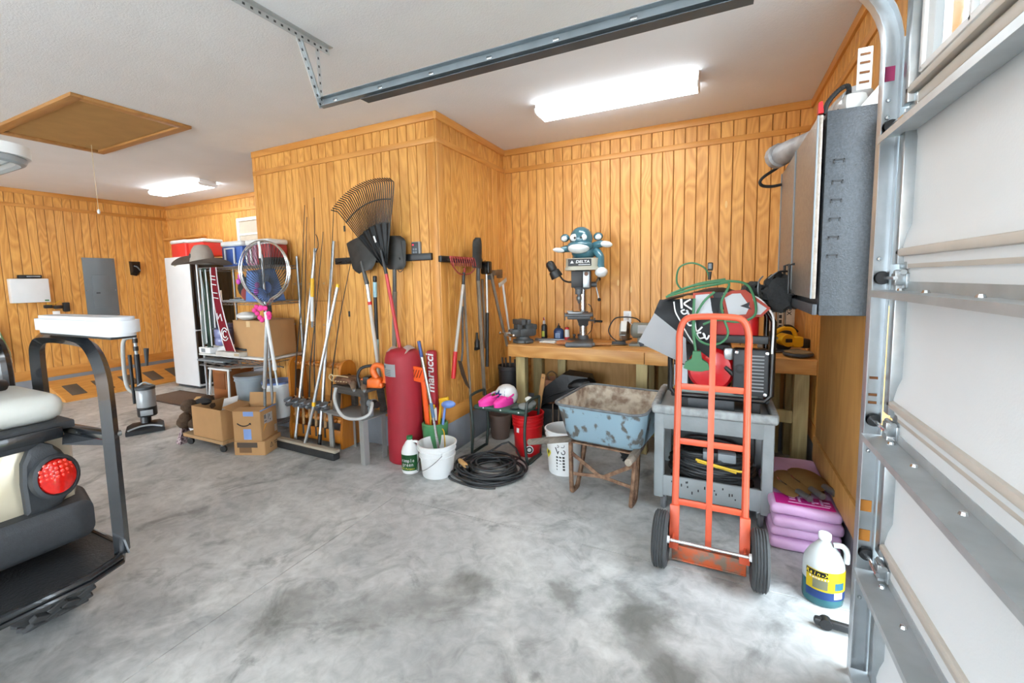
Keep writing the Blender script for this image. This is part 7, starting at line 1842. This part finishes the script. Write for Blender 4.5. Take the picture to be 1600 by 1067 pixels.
# ---- landing nets
NTY = 2.66
t = thing('landing_net', 'large silver hooped landing net with black mesh standing in the shipping box', 'landing net', (0, 0, 0))
hoop = []
for i in range(25):
    a = R(-62 + 304 * i / 24)
    hoop.append((-3.76 + 0.335 * math.cos(a), NTY, 1.735 + 0.265 * math.sin(a)))
loop_ = [(-3.775, NTY, 1.40)] + list(reversed(hoop)) + [(-3.735, NTY, 1.40)]
loop_ = [(-3.74, NTY, 1.40), (-3.76 + 0.08, NTY, 1.47)] + hoop + [(-3.76 - 0.12, NTY, 1.475), (-3.775, NTY, 1.40)]
B().tube(loop_, 0.0095, 8, 2).obj('hoop', CHROME, t)
B().tube([(p[0] * 1.0 + 0.012, p[1] - 0.03, p[2] + 0.008) for p in loop_], 0.006, 8, 2).obj('hoop_liner', CHROME, t)
B().box((-3.757, NTY, 1.385), (0.085, 0.03, 0.075), 0.008).obj('yoke', BLACK, t)
pole([(-3.765, NTY, 1.37), (-3.90, 2.67, 0.62)], 0.019, ALU, 'handle_tube', t)
pole([(-3.90, 2.67, 0.62), (-3.945, 2.672, 0.16)], 0.014, STEEL_D, 'inner_tube', t)
# mesh bag as a real woven net
net = B()
def bag(u, v):
    a = 2 * PI * u
    sag = 0.20 * math.sin(PI * v / 2)
    r = math.cos(PI * v / 2) ** 0.6 if v < 1 else 0.0
    return V(-3.76 + 0.325 * r * math.cos(a) * (1 - 0.15 * v), NTY + 0.06 * sag, 1.735 + 0.255 * r * math.sin(a) - 0.16 * v)
NU = 44
for i in range(NU):
    net.tube([bag((i + 0.9 * k / 8) / NU, 0.02 + 0.93 * k / 8) for k in range(9)], 0.0024, 3)
    net.tube([bag((i - 0.9 * k / 8) / NU, 0.02 + 0.93 * k / 8) for k in range(9)], 0.0024, 3)
mo = net.obj('mesh_bag', mat('dark net twine', '#2b2f33', 0.8), t)
mo['kind'] = 'stuff'
B().tube([(-3.77, NTY - 0.03, 2.0), (-3.76, NTY - 0.03, 1.93), (-3.765, NTY - 0.03, 1.85)], 0.012, 6).obj('net_tag', WHITE, t)
pole([(-3.735, NTY - 0.04, 1.36), (-3.68, NTY - 0.03, 0.88)], 0.0155, WHITE, 'second_handle', t)
pole([(-3.68, NTY - 0.03, 0.88), (-3.675, NTY - 0.03, 0.82)], 0.018, WHITE, 'handle_collar', t)
pole([(-3.675, NTY - 0.03, 0.82), (-3.66, NTY - 0.028, 0.68)], 0.010, STEEL, 'handle_tip', t)
t = thing('flower_lei', 'hot pink flower garland tied round the landing net yoke', 'garland', (-3.76, NTY - 0.03, 1.36))
random.seed(9)
for k in range(12):
    a = 2 * PI * k / 12
    B().ell((0.085 * math.cos(a) + random.uniform(-0.02, 0.02), -0.03 * math.sin(a) - 0.02, -0.01 + 0.06 * math.sin(a) + random.uniform(-0.02, 0.02)), (0.026, 0.02, 0.024), 8).obj('blossom', mat('hot pink silk', '#e83f92', 0.7, var=0.2), t)
# ---- brown coat on the dolly end, with a plaid cloth under it
FUR = mat('brown fleece', '#54402f', 0.95, var=0.35, scale=26, bump=0.9, bscale=50)
t = thing('fleece_coat', 'shaggy brown fleece coat heaped on the end of the dolly', 'coat', (-4.83, 2.56, 0.127), 10)
cb = B()
random.seed(4)
for k in range(16):
    cb.ell((random.uniform(-0.09, 0.09), random.uniform(-0.10, 0.10), 0.05 + 0.24 * random.random()), (0.075, 0.075, 0.065), 10, (random.uniform(-30, 30), random.uniform(-30, 30), 0))
cb.obj('fleece', FUR, t, angle=80)
B().ell((0.08, 0.0, 0.30), (0.10, 0.06, 0.035), 12).obj('dark_collar', BLACK_R, t)
PLD = mat('plaid cloth', '#b7a6a8', 0.9, col2='#5d4650', scale=40, ramp=(0.45, 0.55))
tag(B().hull([(-5.03, 2.43, 0.0), (-4.91, 2.41, 0.0), (-4.92, 2.54, 0.0), (-5.01, 2.53, 0.0), (-4.99, 2.45, 0.10), (-4.93, 2.45, 0.16), (-4.94, 2.52, 0.15)]).obj('plaid_cloth', PLD), 'plaid cloth slumped on the floor against the dolly end', 'cloth')
# ---- door mat, ramp
t = thing('door_mat', 'dark brown door mat on the floor in front of the refrigerator', 'mat', (-7.0, 3.50, 0))
B().box((0, 0, 0.006), (1.0, 0.50, 0.012), 0.004).obj('mat_field', mat('brown coir mat', '#6a5646', 0.95, var=0.2, scale=60), t)
for s in (-1, 1):
    B().box((0, s * 0.24, 0.008), (1.0, 0.025, 0.014), 0.004).obj('border', mat('dark mat border', '#4b3e35', 0.9), t)
rm = thing('plywood_ramp', 'sloping plywood ramp with dark grip pads along the panelled wall', 'ramp', (X_L + 0.012, 0, 0))
RP = wood('ramp plywood', '#d29a50', '#b57a36', rings=6, axis='y', bands=0.35)
L0, L1, xa, xb = 2.72, 4.48, 0.02, 0.60
M = Matrix(((1, 0, 0, 0), (0, 0, 1, 0), (0, 1, 0, 0), (0, 0, 0, 1)))
B().prism([(xa, 0.0), (xa, 0.245), (xb + 0.08, 0.022), (xb + 0.08, 0.0)], L0, L1, M).obj('ramp_deck', RP, rm)
sl = math.degrees(math.atan2(0.223, xb + 0.08 - xa))
for k in range(5):
    yy = L0 + 0.20 + k * 0.335
    xm = 0.40
    B().box((xm, yy, 0.245 - (xm - xa) * math.tan(R(sl)) + 0.004), (0.34, 0.17, 0.006), 0.001, rotm(0, sl, 0)).obj('grip_pad', mat('grit pad', '#5e5346', 0.95, var=0.2, scale=80), rm)
# ---- things on the far wall
PNL = mat('grey enamel panel', '#6d767b', 0.45, 0.1, var=0.06)
t = thing('breaker_panel', 'grey steel breaker panel on the far panelled wall', 'breaker panel', (X_L + 0.014, 3.515, 1.63))
B().box((0.008, 0, 0), (0.016, 0.41, 0.94), 0.003).obj('cover', PNL, t)
d_ = B().box((0.020, 0.0, -0.07), (0.010, 0.22, 0.52), 0.002).obj('door', PNL, t)
B().box((0.027, -0.05, -0.09), (0.005, 0.05, 0.022), 0.001).obj('latch', DGREY, d_)
for (y, z) in ((-0.18, 0.44), (0.18, 0.44), (-0.18, -0.05), (0.18, -0.05), (-0.18, -0.44), (0.18, -0.44)):
    B().lathe([(0, 0.004), (0.007, 0.003), (0.009, 0), (0, 0)], (0.016, y, z), 8, (0, 90, 0)).obj('screw', CHROME, t)
t = thing('wall_charger', 'small black wall charger beside the breaker panel', 'wall charger', (X_L + 0.014, 3.99, 1.93))
B().hull([(0, -0.065, -0.10), (0, 0.065, -0.10), (0, -0.07, 0.13), (0, 0.07, 0.13), (0.07, -0.06, 0.12), (0.07, 0.06, 0.12), (0.09, -0.05, -0.03), (0.09, 0.05, -0.03), (0.05, 0.0, -0.12)]).obj('case', BLACK_G, t)
B().tube([(0.085, -0.04, 0.05), (0.10, 0.0, 0.03), (0.09, 0.045, -0.03)], 0.010, 6, 4).obj('cable_plug', GREY, t)
t = thing('irrigation_controller', 'white control box on the far panelled wall', 'control box', (X_L + 0.014, 2.68, 1.60))
B().box((0.05, 0, 0), (0.10, 0.40, 0.345), 0.010).obj('case', WHITE, t)
B().box((0.1015, 0.155, -0.145), (0.002, 0.045, 0.018)).obj('green_badge', GREEN, t)
B().tube([(0.05, 0.16, -0.17), (0.05, 0.19, -0.21), (0.04, 0.26, -0.20), (0.03, 0.31, -0.16), (0.02, 0.34, -0.19)], 0.004, 6, 5).obj('yellow_lead', YELLOW, t)
t = thing('black_holder', 'black holder lying on top of the white control box', 'holder', (X_L + 0.06, 2.70, 1.774))
B().box((0, 0, 0.028), (0.07, 0.24, 0.05), 0.008).obj('holder_body', BLACK, t)
B().box((0.036, 0.03, 0.03), (0.004, 0.14, 0.012), 0.001).obj('silver_bar', STEEL, t)
t = thing('power_strip', 'black plugs and adapters in a row on the far wall', 'power adapter', (X_L + 0.014, 2.96, 1.37))
for (y, z, w, h) in ((-0.10, -0.01, 0.09, 0.05), (0.005, -0.025, 0.09, 0.05), (0.10, -0.03, 0.075, 0.14)):
    B().box((0.03, y, z), (0.06, w, h), 0.012).obj('adapter', BLACK, t)
B().box((0.008, -0.01, -0.13), (0.014, 0.08, 0.09), 0.003).obj('outlet_plate', WHITE_P, t)
B().tube([(0.03, -0.01, -0.13), (0.05, -0.07, -0.16), (0.04, -0.10, -0.13)], 0.004, 6, 4).obj('white_lead', WHITE, t)
t = thing('garden_umbrella', 'furled green and white umbrella leaning on the far wall', 'umbrella', (X_L + 0.16, 2.42, 0.0), rot=(R(7), R(-4), 0))
B().lathe([(0, 1.35), (0.012, 1.33), (0.03, 1.22), (0.075, 0.75), (0.06, 0.60), (0.015, 0.55), (0.012, 0.0), (0, 0.0)], n=14).obj('canopy', mat('green white stripe', '#e4e6de', 0.8, col2='#6d9468', scale=9, ramp=(0.48, 0.52), stretch=(3, 3, 0.3)), t)
# small window high on the wall behind the shelving
wn_ = bpy.data.objects.new('window_1', None); COL.objects.link(wn_); struct(wn_, 'small white framed window high on the back wall')
wn_.location = (-6.55, Y_W - 0.012, 2.42)
for (c, s) in (((0, -0.012, 0.235), (0.90, 0.03, 0.05)), ((0, -0.012, -0.235), (0.90, 0.03, 0.05)), ((-0.425, -0.012, 0), (0.05, 0.03, 0.42)), ((0.425, -0.012, 0), (0.05, 0.03, 0.42)), ((0, -0.010, 0.0), (0.80, 0.02, 0.03))):
    B().box(c, s, 0.003).obj('window_frame', WHITE_P, wn_)
for z in (0.11, -0.11):
    B().box((0, -0.004, z), (0.80, 0.004, 0.19)).obj('pane', mat('window glass bright', '#c9bfae', 0.15), wn_)
sh_ = struct(B().box((-8.42, Y_W - 0.055, 2.46), (1.15, 0.09, 0.035), 0.004).obj('trim_40', PINE_TRIM), 'wooden ledge on the back wall')
# ================================================================ golf cart
gc = thing('golf_cart', 'champagne golf cart with black rear step, white seats and a round red tail light', 'golf cart', (0, 0, 0.133))
gc.scale = (0.917, 0.917, 0.917)
CHM = mat('champagne metallic body', '#cfc5ae', 0.28, 0.35, var=0.05, coat=0.5)
BUM = mat('textured black bumper', '#33363a', 0.62, var=0.15, scale=60, bump=0.15, bscale=200)
TUBE = mat('gloss black square tube', '#1d2024', 0.22, 0.1, var=0.2, scale=20, coat=0.4)
SEAT = mat('off-white vinyl', '#cfd1cb', 0.45, var=0.06, scale=6, bump=0.08, bscale=40)
PADW = mat('white vinyl pad', '#c9ccd0', 0.42, var=0.04)
DIA = mat('black rubber tread mat', '#26282b', 0.5, var=0.2, scale=30, bump=0.3, bscale=90)
YC = 0.27                                   # centre line of the cart
def both(f):
    for s in (1, -1):
        f(s)
# tyres
ZA = (0.303 - 0.133) / 0.917
def tyre(x, y, s):
    prof = [(0.14, -0.13), (0.22, -0.145), (0.28, -0.135), (0.307, -0.10), (0.315, -0.04), (0.315, 0.04), (0.307, 0.10), (0.28, 0.135), (0.22, 0.145), (0.14, 0.13)]
    ty = B().lathe(prof, (x, y, ZA), 40, (90, 0, 0)).obj('tyre', BLACK_R, gc, angle=50)
    B().lathe([(0, -0.03), (0.05, -0.03), (0.06, -0.01), (0.12, -0.02), (0.135, -0.115), (0.142, -0.115), (0.142, 0.115), (0.135, 0.115), (0.12, 0.02), (0, 0.02)], (x, y, ZA), 24, (90, 0, 0)).obj('wheel_rim', BLACK_G, ty)
    for k in range(26):
        a = 2 * PI * k / 26
        for j, yy in enumerate((-0.085, -0.03, 0.03, 0.085)):
            aa = a + (0.06 if j in (1, 3) else -0.06)
            Mx = Matrix.Translation((x, y + yy, ZA)) @ Matrix.Rotation(-aa, 4, 'Y') @ Matrix.Translation((0, 0, 0.316)) @ Matrix.Rotation(R(28 if j % 2 else -28), 4, 'Z')
            if tyre.mesh is None:
                o = B().box((0, 0, 0), (0.040, 0.070, 0.026), 0.004, seg=1).obj('tread_block', mat('worn tread rubber', '#3d3e3f', 0.8, var=0.2), ty)
                tyre.mesh = o.data
            else:
                o = bpy.data.objects.new('tread_block', tyre.mesh); COL.objects.link(o); o.parent = ty
            o.matrix_local = Mx
tyre.mesh = None
tyre(-3.24, 0.875, 1); tyre(-3.24, -0.335, -1)
for y in (0.78, -0.24):
    t_ = B().lathe([(0.13, -0.10), (0.25, -0.11), (0.288, -0.07), (0.29, 0.07), (0.25, 0.11), (0.13, 0.10)], (-4.68, y, ZA), 32, (90, 0, 0)).obj('tyre', BLACK_R, gc)
    B().lathe([(0, -0.03), (0.13, -0.02), (0.142, 0.10), (0.13, 0.02), (0, 0.03)], (-4.68, y, ZA), 20, (90, 0, 0)).obj('wheel_rim', BLACK_G, t_)
# rear body shell
def shellx(secs, name, m, ang=40):
    bm = B()
    rings = []
    for (x, yh, z0, z1, r) in secs:
        rings.append([bm.bm.verts.new((x, YC + p[0], (z0 + z1) / 2 + p[1])) for p in rrect(2 * yh, z1 - z0, r, 5)])
    n = len(rings[0])
    for a, b in zip(rings, rings[1:]):
        for i in range(n):
            bm.bm.faces.new((a[i], a[(i + 1) % n], b[(i + 1) % n], b[i]))
    bm.bm.faces.new(rings[0]); bm.bm.faces.new(rings[-1])
    return bm.obj(name, m, gc, angle=ang)
shellx([(-2.66, 0.52, 0.62, 0.95, 0.06), (-2.69, 0.60, 0.56, 0.985, 0.08), (-2.80, 0.645, 0.54, 0.99, 0.09), (-3.2, 0.655, 0.54, 0.99, 0.08), (-3.7, 0.57, 0.50, 0.86, 0.06)], 'rear_body', CHM)
shellx([(-2.57, 0.56, 0.50, 0.615, 0.04), (-2.60, 0.63, 0.47, 0.645, 0.05), (-2.80, 0.675, 0.45, 0.655, 0.05), (-3.15, 0.675, 0.50, 0.64, 0.05)], 'rear_bumper', BUM)
B().box((-2.63, YC, 0.52), (0.02, 0.8, 0.035), 0.008).obj('bumper_step', BUM, gc)
shellx([(-3.7, 0.58, 0.30, 0.44, 0.03), (-4.5, 0.58, 0.30, 0.40, 0.03)], 'floor_pan', BUM)
shellx([(-4.35, 0.55, 0.34, 0.90, 0.10), (-4.7, 0.56, 0.38, 0.88, 0.14), (-5.0, 0.48, 0.42, 0.76, 0.14)], 'front_cowl', CHM)
# tail lights
def tail(s):
    yc = YC + s * 0.513
    tear = [(0.72 * a_, b_) for a_, b_ in [(-0.125, 0.645), (-0.06, 0.638), (0.03, 0.655), (0.105, 0.69), (0.118, 0.76), (0.105, 0.83), (0.07, 0.885), (0.02, 0.925), (-0.03, 0.945), (-0.085, 0.925), (-0.118, 0.87), (-0.128, 0.78)]]
    hb = B()
    r0 = [hb.bm.verts.new((-2.72, yc + s * y, z)) for y, z in tear]
    r1 = [hb.bm.verts.new((-2.628 - (0.04 if y > 0.045 else 0.0), yc + s * y * 0.97, z)) for y, z in tear]
    r2 = [hb.bm.verts.new((-2.618 - (0.03 if y > 0.045 else 0.0), yc + s * y * 0.86, 0.79 + (z - 0.79) * 0.88)) for y, z in tear]
    for ra, rb_ in ((r0, r1), (r1, r2)):
        for i in range(len(tear)):
            j = (i + 1) % len(tear)
            hb.bm.faces.new((ra[i], ra[j], rb_[j], rb_[i]))
    hb.bm.faces.new(r2)
    hs_ = hb.obj('light_housing', BUM, gc, angle=40)
    q = rotm(0, 90, 0)
    B().lathe([(0.105, -0.01), (0.105, 0.020), (0.090, 0.028), (0.084, 0.018), (0, 0.018)], (-2.618, yc + s * 0.005, 0.785), 30, Matrix.Rotation(R(s * 12), 4, 'Z') @ rotm(0, 82, 0), sx=0.92, sy=0.80).obj('light_bezel', BUM, hs_)
    ln = B().lathe([(0.084, 0.016), (0.080, 0.028), (0.055, 0.036), (0, 0.040)], (-2.618, yc + s * 0.005, 0.785), 30, Matrix.Rotation(R(s * 12), 4, 'Z') @ rotm(0, 82, 0), sx=0.92, sy=0.80).obj('red_lens', mat('red lens plastic', '#e01c14', 0.2, var=0.3, scale=40, coat=0.6), hs_)
    for i in range(7):
        for j in range(7):
            y, z = (i - 3) * 0.017, (j - 3) * 0.019
            if math.hypot(y, z) < 0.068:
                B().ell((-2.579 - 0.08 * (y * y + z * z) / 0.02 - s * y * 0.2, yc + s * 0.005 + y, 0.791 + z), (0.003, 0.0075, 0.008), 8).obj('lens_facet', mat('bright red facet', '#ff4030', 0.15, var=0.1, coat=0.8), ln)
both(tail)
# rear step
stp = []
PX0, PX1, PY = -2.90, -2.365, 0.685
poly = [(PX0, -PY), (PX1 - 0.16, -PY), (PX1 - 0.05, -PY + 0.05), (PX1, -PY + 0.18), (PX1, PY - 0.18), (PX1 - 0.05, PY - 0.05), (PX1 - 0.16, PY), (PX0, PY)]
st_ = B().prism([(x, YC + y) for x, y in poly], 0.375, 0.398).obj('rear_step', BUM, gc)
B().prism([(x * 0.996 - 0.012, YC + y * 0.965) for x, y in poly], 0.398, 0.404).obj('tread_mat', DIA, st_)
edge = [(PX0, PY, 0.392), (PX1 - 0.16, PY, 0.392), (PX1 - 0.05, PY - 0.05, 0.392), (PX1, PY - 0.18, 0.392), (PX1, -PY + 0.18, 0.392), (PX1 - 0.05, -PY + 0.05, 0.392), (PX1 - 0.16, -PY, 0.392), (PX0, -PY, 0.392)]
B().tube([V(x, YC + y, z) for x, y, z in edge], 0.014, 8, 0).obj('edge_tube', TUBE, st_)
B().tube([V(x + 0.004, YC + y * 1.005, 0.368) for x, y, z in edge], 0.012, 8, 0).obj('edge_tube', TUBE, st_)
# grab frames, arm pads
def sqtube(pts, w, name, n=5):
    return B().tube(smooth_path(pts, n), w * 0.70, 4).obj(name, TUBE, gc, angle=30)
def frame(s):
    y = YC + s * 0.655
    fr_ = B()
    path = [(-2.44, y, 0.40), (-2.435, y, 0.75), (-2.43, y, 1.10), (-2.45, y, 1.25), (-2.53, y, 1.345), (-2.66, y, 1.372), (-2.95, y, 1.375), (-3.06, y, 1.345), (-3.10, y, 1.26), (-3.10, y, 1.0)]
    fr_.tube(smooth_path(path, 5), 0.030, 4)
    f_ = fr_.obj('grab_frame', TUBE, gc, angle=30)
    B().bar((-2.44, y, 0.95), (-3.12, y - s * 0.10, 0.97), 0.045, 0.035, (0, 0, 1), 0.004).obj('side_bar', TUBE, f_)
    B().hull([(-2.46, y + 0.004, 0.55), (-2.46, y - 0.004, 0.55), (-2.46, y + 0.004, 0.40), (-2.46, y - 0.004, 0.40), (-2.38, y + 0.004, 0.41), (-2.38, y - 0.004, 0.41)]).obj('gusset', TUBE, f_)
    B().hull([(-2.70, y - s * 0.05, 0.93), (-2.46, y, 0.90), (-2.46, y, 0.94), (-2.75, y - s * 0.05, 0.96), (-2.62, y - s * 0.10, 0.915)]).obj('side_plate', BUM, f_)
    B().lathe([(0, 0.03), (0.018, 0.026), (0.02, 0), (0, 0)], (-2.62, y - s * 0.02, 0.955), 12, (90 * s, 0, 0)).obj('bolt', STEEL_D, f_)
    B().lathe([(0, 0.02), (0.013, 0.018), (0.014, 0), (0, 0)], (-2.435, y + s * 0.02, 0.95), 10, (-90 * s, 0, 0)).obj('bolt', STEEL_D, f_)
    pad = B().prism([(x, yy) for x, yy in rrect(0.74, 0.125, 0.058, 6)], 1.405, 1.485, Matrix.Translation((-2.555, y + 0.0, 0)))
    bmesh.ops.bevel(pad.bm, geom=[e for e in pad.bm.edges if abs(e.verts[0].co.z - e.verts[1].co.z) < 1e-4], offset=0.014, segments=2, affect='EDGES')
    p_ = pad.obj('arm_pad', PADW, gc, angle=45)
    B().box((-2.555, y, 1.400), (0.66, 0.09, 0.012), 0.003).obj('pad_base', BLACK, p_)
both(frame)
# rear seat
seat = B().box((-2.93, YC, 1.075), (0.50, 1.22, 0.13), 0.06, seg=4).obj('rear_seat', SEAT, gc, angle=60)
B().box((-2.90, YC, 0.998), (0.54, 1.22, 0.035), 0.006).obj('seat_pan', BUM, gc)
B().bar((-2.63, YC - 0.56, 0.975), (-2.63, YC + 0.56, 0.975), 0.05, 0.05, (0, 0, 1), 0.006).obj('seat_rail', TUBE, gc)
B().box((-2.66, YC, 0.945), (0.06, 1.02, 0.05), 0.02).obj('seat_valance', BUM, gc)
B().box((-3.27, YC, 1.36), (0.11, 1.06, 0.36), 0.045, (0, 6, 0), seg=4).obj('seat_back', SEAT, gc, angle=60)
B().box((-3.62, YC, 1.02), (0.50, 1.12, 0.12), 0.05, seg=3).obj('front_seat', SEAT, gc, angle=60)
def armr(s):
    y = YC + s * 0.60
    B().tube([(-3.32, y, 1.0), (-3.33, y, 1.24), (-3.42, y, 1.34), (-3.60, y, 1.30), (-3.75, y, 1.24)], 0.028, 8, 6).obj('front_armrest', TUBE, gc)
both(armr)
B().cyl((-3.02, YC + 0.50, 1.16), (-2.94, YC + 0.40, 1.20), 0.03, n=12).obj('cup_holder', BLACK, gc)
# roof on posts
rf = B().prism(rrect(1.97, 1.18, 0.13, 6), 2.155, 2.20, Matrix.Translation((-3.56, YC, 0)))
rf.prism(rrect(1.72, 0.94, 0.14, 6), 2.20, 2.225, Matrix.Translation((-3.56, YC, 0)))
ro = rf.obj('roof', WHITE, gc, angle=30)
B().prism(rrect(1.76, 0.96, 0.12, 6), 2.138, 2.155, Matrix.Translation((-3.56, YC, 0))).obj('roof_liner', DGREY, ro)
B().tube([V(-3.56 + x, YC + y, 2.148) for x, y in rrect(1.92, 1.12, 0.12, 6)], 0.022, 8, closed=True).obj('roof_gutter', mat('grey roof gutter', '#9aa0a3', 0.4), ro)
def posts(s):
    B().tube([(-3.30, YC + s * 0.50, 1.0), (-3.28, YC + s * 0.50, 2.14)], 0.020, 8).obj('roof_post', TUBE, gc)
    B().tube([(-4.60, YC + s * 0.50, 0.85), (-4.35, YC + s * 0.50, 2.14)], 0.020, 8).obj('roof_post', TUBE, gc)
both(posts)
B().tube([(-4.2, YC + 0.3, 0.75), (-3.95, YC + 0.3, 1.08)], 0.02, 8).obj('steering_column', BLACK, gc)
B().tube([V(-3.94 + 0.10 * math.cos(a) * 0.5, YC + 0.3 + 0.18 * math.sin(a), 1.10 + 0.13 * math.cos(a)) for a in [2 * PI * i / 20 for i in range(20)]], 0.014, 8, closed=True).obj('steering_wheel', BLACK, gc)
# ================================================================ upright vacuum
vc = thing('upright_vacuum', 'grey and black upright vacuum cleaner standing on the open floor', 'vacuum cleaner', (-5.78, 2.52, 0), 62)
VG = mat('vacuum silver', '#a9adb0', 0.35, 0.3, var=0.1)
VC = mat('vacuum clear bin', '#9b9ea0', 0.12, var=0.12)
bs_ = B().hull([(-0.17, -0.14, 0.005), (0.17, -0.14, 0.005), (-0.17, -0.14, 0.045), (0.17, -0.14, 0.045), (-0.16, -0.03, 0.09), (0.16, -0.03, 0.09), (-0.12, 0.09, 0.09), (0.12, 0.09, 0.09), (-0.13, 0.10, 0.01), (0.13, 0.10, 0.01)]).obj('floor_head', BLACK, vc, angle=25)
B().tube([(-0.15, -0.125, 0.055), (-0.05, -0.09, 0.078), (0.05, -0.09, 0.078), (0.15, -0.125, 0.055)], 0.010, 6, 5).obj('silver_trim', VG, bs_)
B().cyl((0, 0.03, 0.07), (0, 0.06, 0.20), 0.05, n=16).obj('neck', BLACK, vc)
B().lathe([(0, 0.16), (0.085, 0.165), (0.09, 0.18), (0.09, 0.27), (0, 0.27)], (0.02, 0.03, 0), 22).obj('motor_base', BLACK, vc)
B().box((0.02, -0.062, 0.215), (0.11, 0.008, 0.06), 0.002).obj('silver_plate', VG, vc)
B().lathe([(0, 0.27), (0.088, 0.272), (0.088, 0.46), (0.082, 0.47), (0, 0.47)], (0.02, 0.03, 0), 22).obj('dust_bin', VC, vc)
B().lathe([(0, 0.47), (0.092, 0.47), (0.092, 0.50), (0.06, 0.515), (0, 0.515)], (0.02, 0.03, 0), 22).obj('bin_lid', DGREY, vc)
B().tube([(-0.04, 0.03, 0.51), (0.02, 0.02, 0.545), (0.08, 0.03, 0.51)], 0.010, 8, 5).obj('bin_handle', VG, vc)
B().cyl((-0.03, 0.12, 0.15), (-0.03, 0.12, 0.86), 0.026, n=12).obj('spine', BLACK, vc)
B().cyl((-0.03, 0.12, 0.86), (-0.03, 0.12, 1.13), 0.017, n=12).obj('wand', VG, vc)
for z in (0.90, 0.99):
    B().cyl((-0.03, 0.12, z), (-0.03, 0.12, z + 0.05), 0.024, n=12).obj('wand_collar', BLACK, vc)
B().tube([(-0.03, 0.12, 1.10), (-0.03, 0.13, 1.17), (-0.03, 0.17, 1.20), (-0.03, 0.21, 1.17)], 0.018, 8, 5).obj('handle_grip', BLACK, vc)
B().cyl((-0.09, 0.12, 0.30), (-0.09, 0.12, 0.86), 0.014, 0.018, 10).obj('crevice_tool', BLACK, vc)
B().cyl((0.05, 0.11, 0.72), (0.06, 0.10, 0.92), 0.014, 0.026, 10).obj('brush_tool', DGREY, vc)
B().tube([(-0.03, 0.15, 1.05), (-0.13, 0.16, 1.02), (-0.15, 0.15, 0.75), (-0.14, 0.15, 0.50), (-0.08, 0.13, 0.42)], 0.020, 10, 6).obj('hose', mat('grey ribbed hose', '#b1b2ae', 0.5), vc)
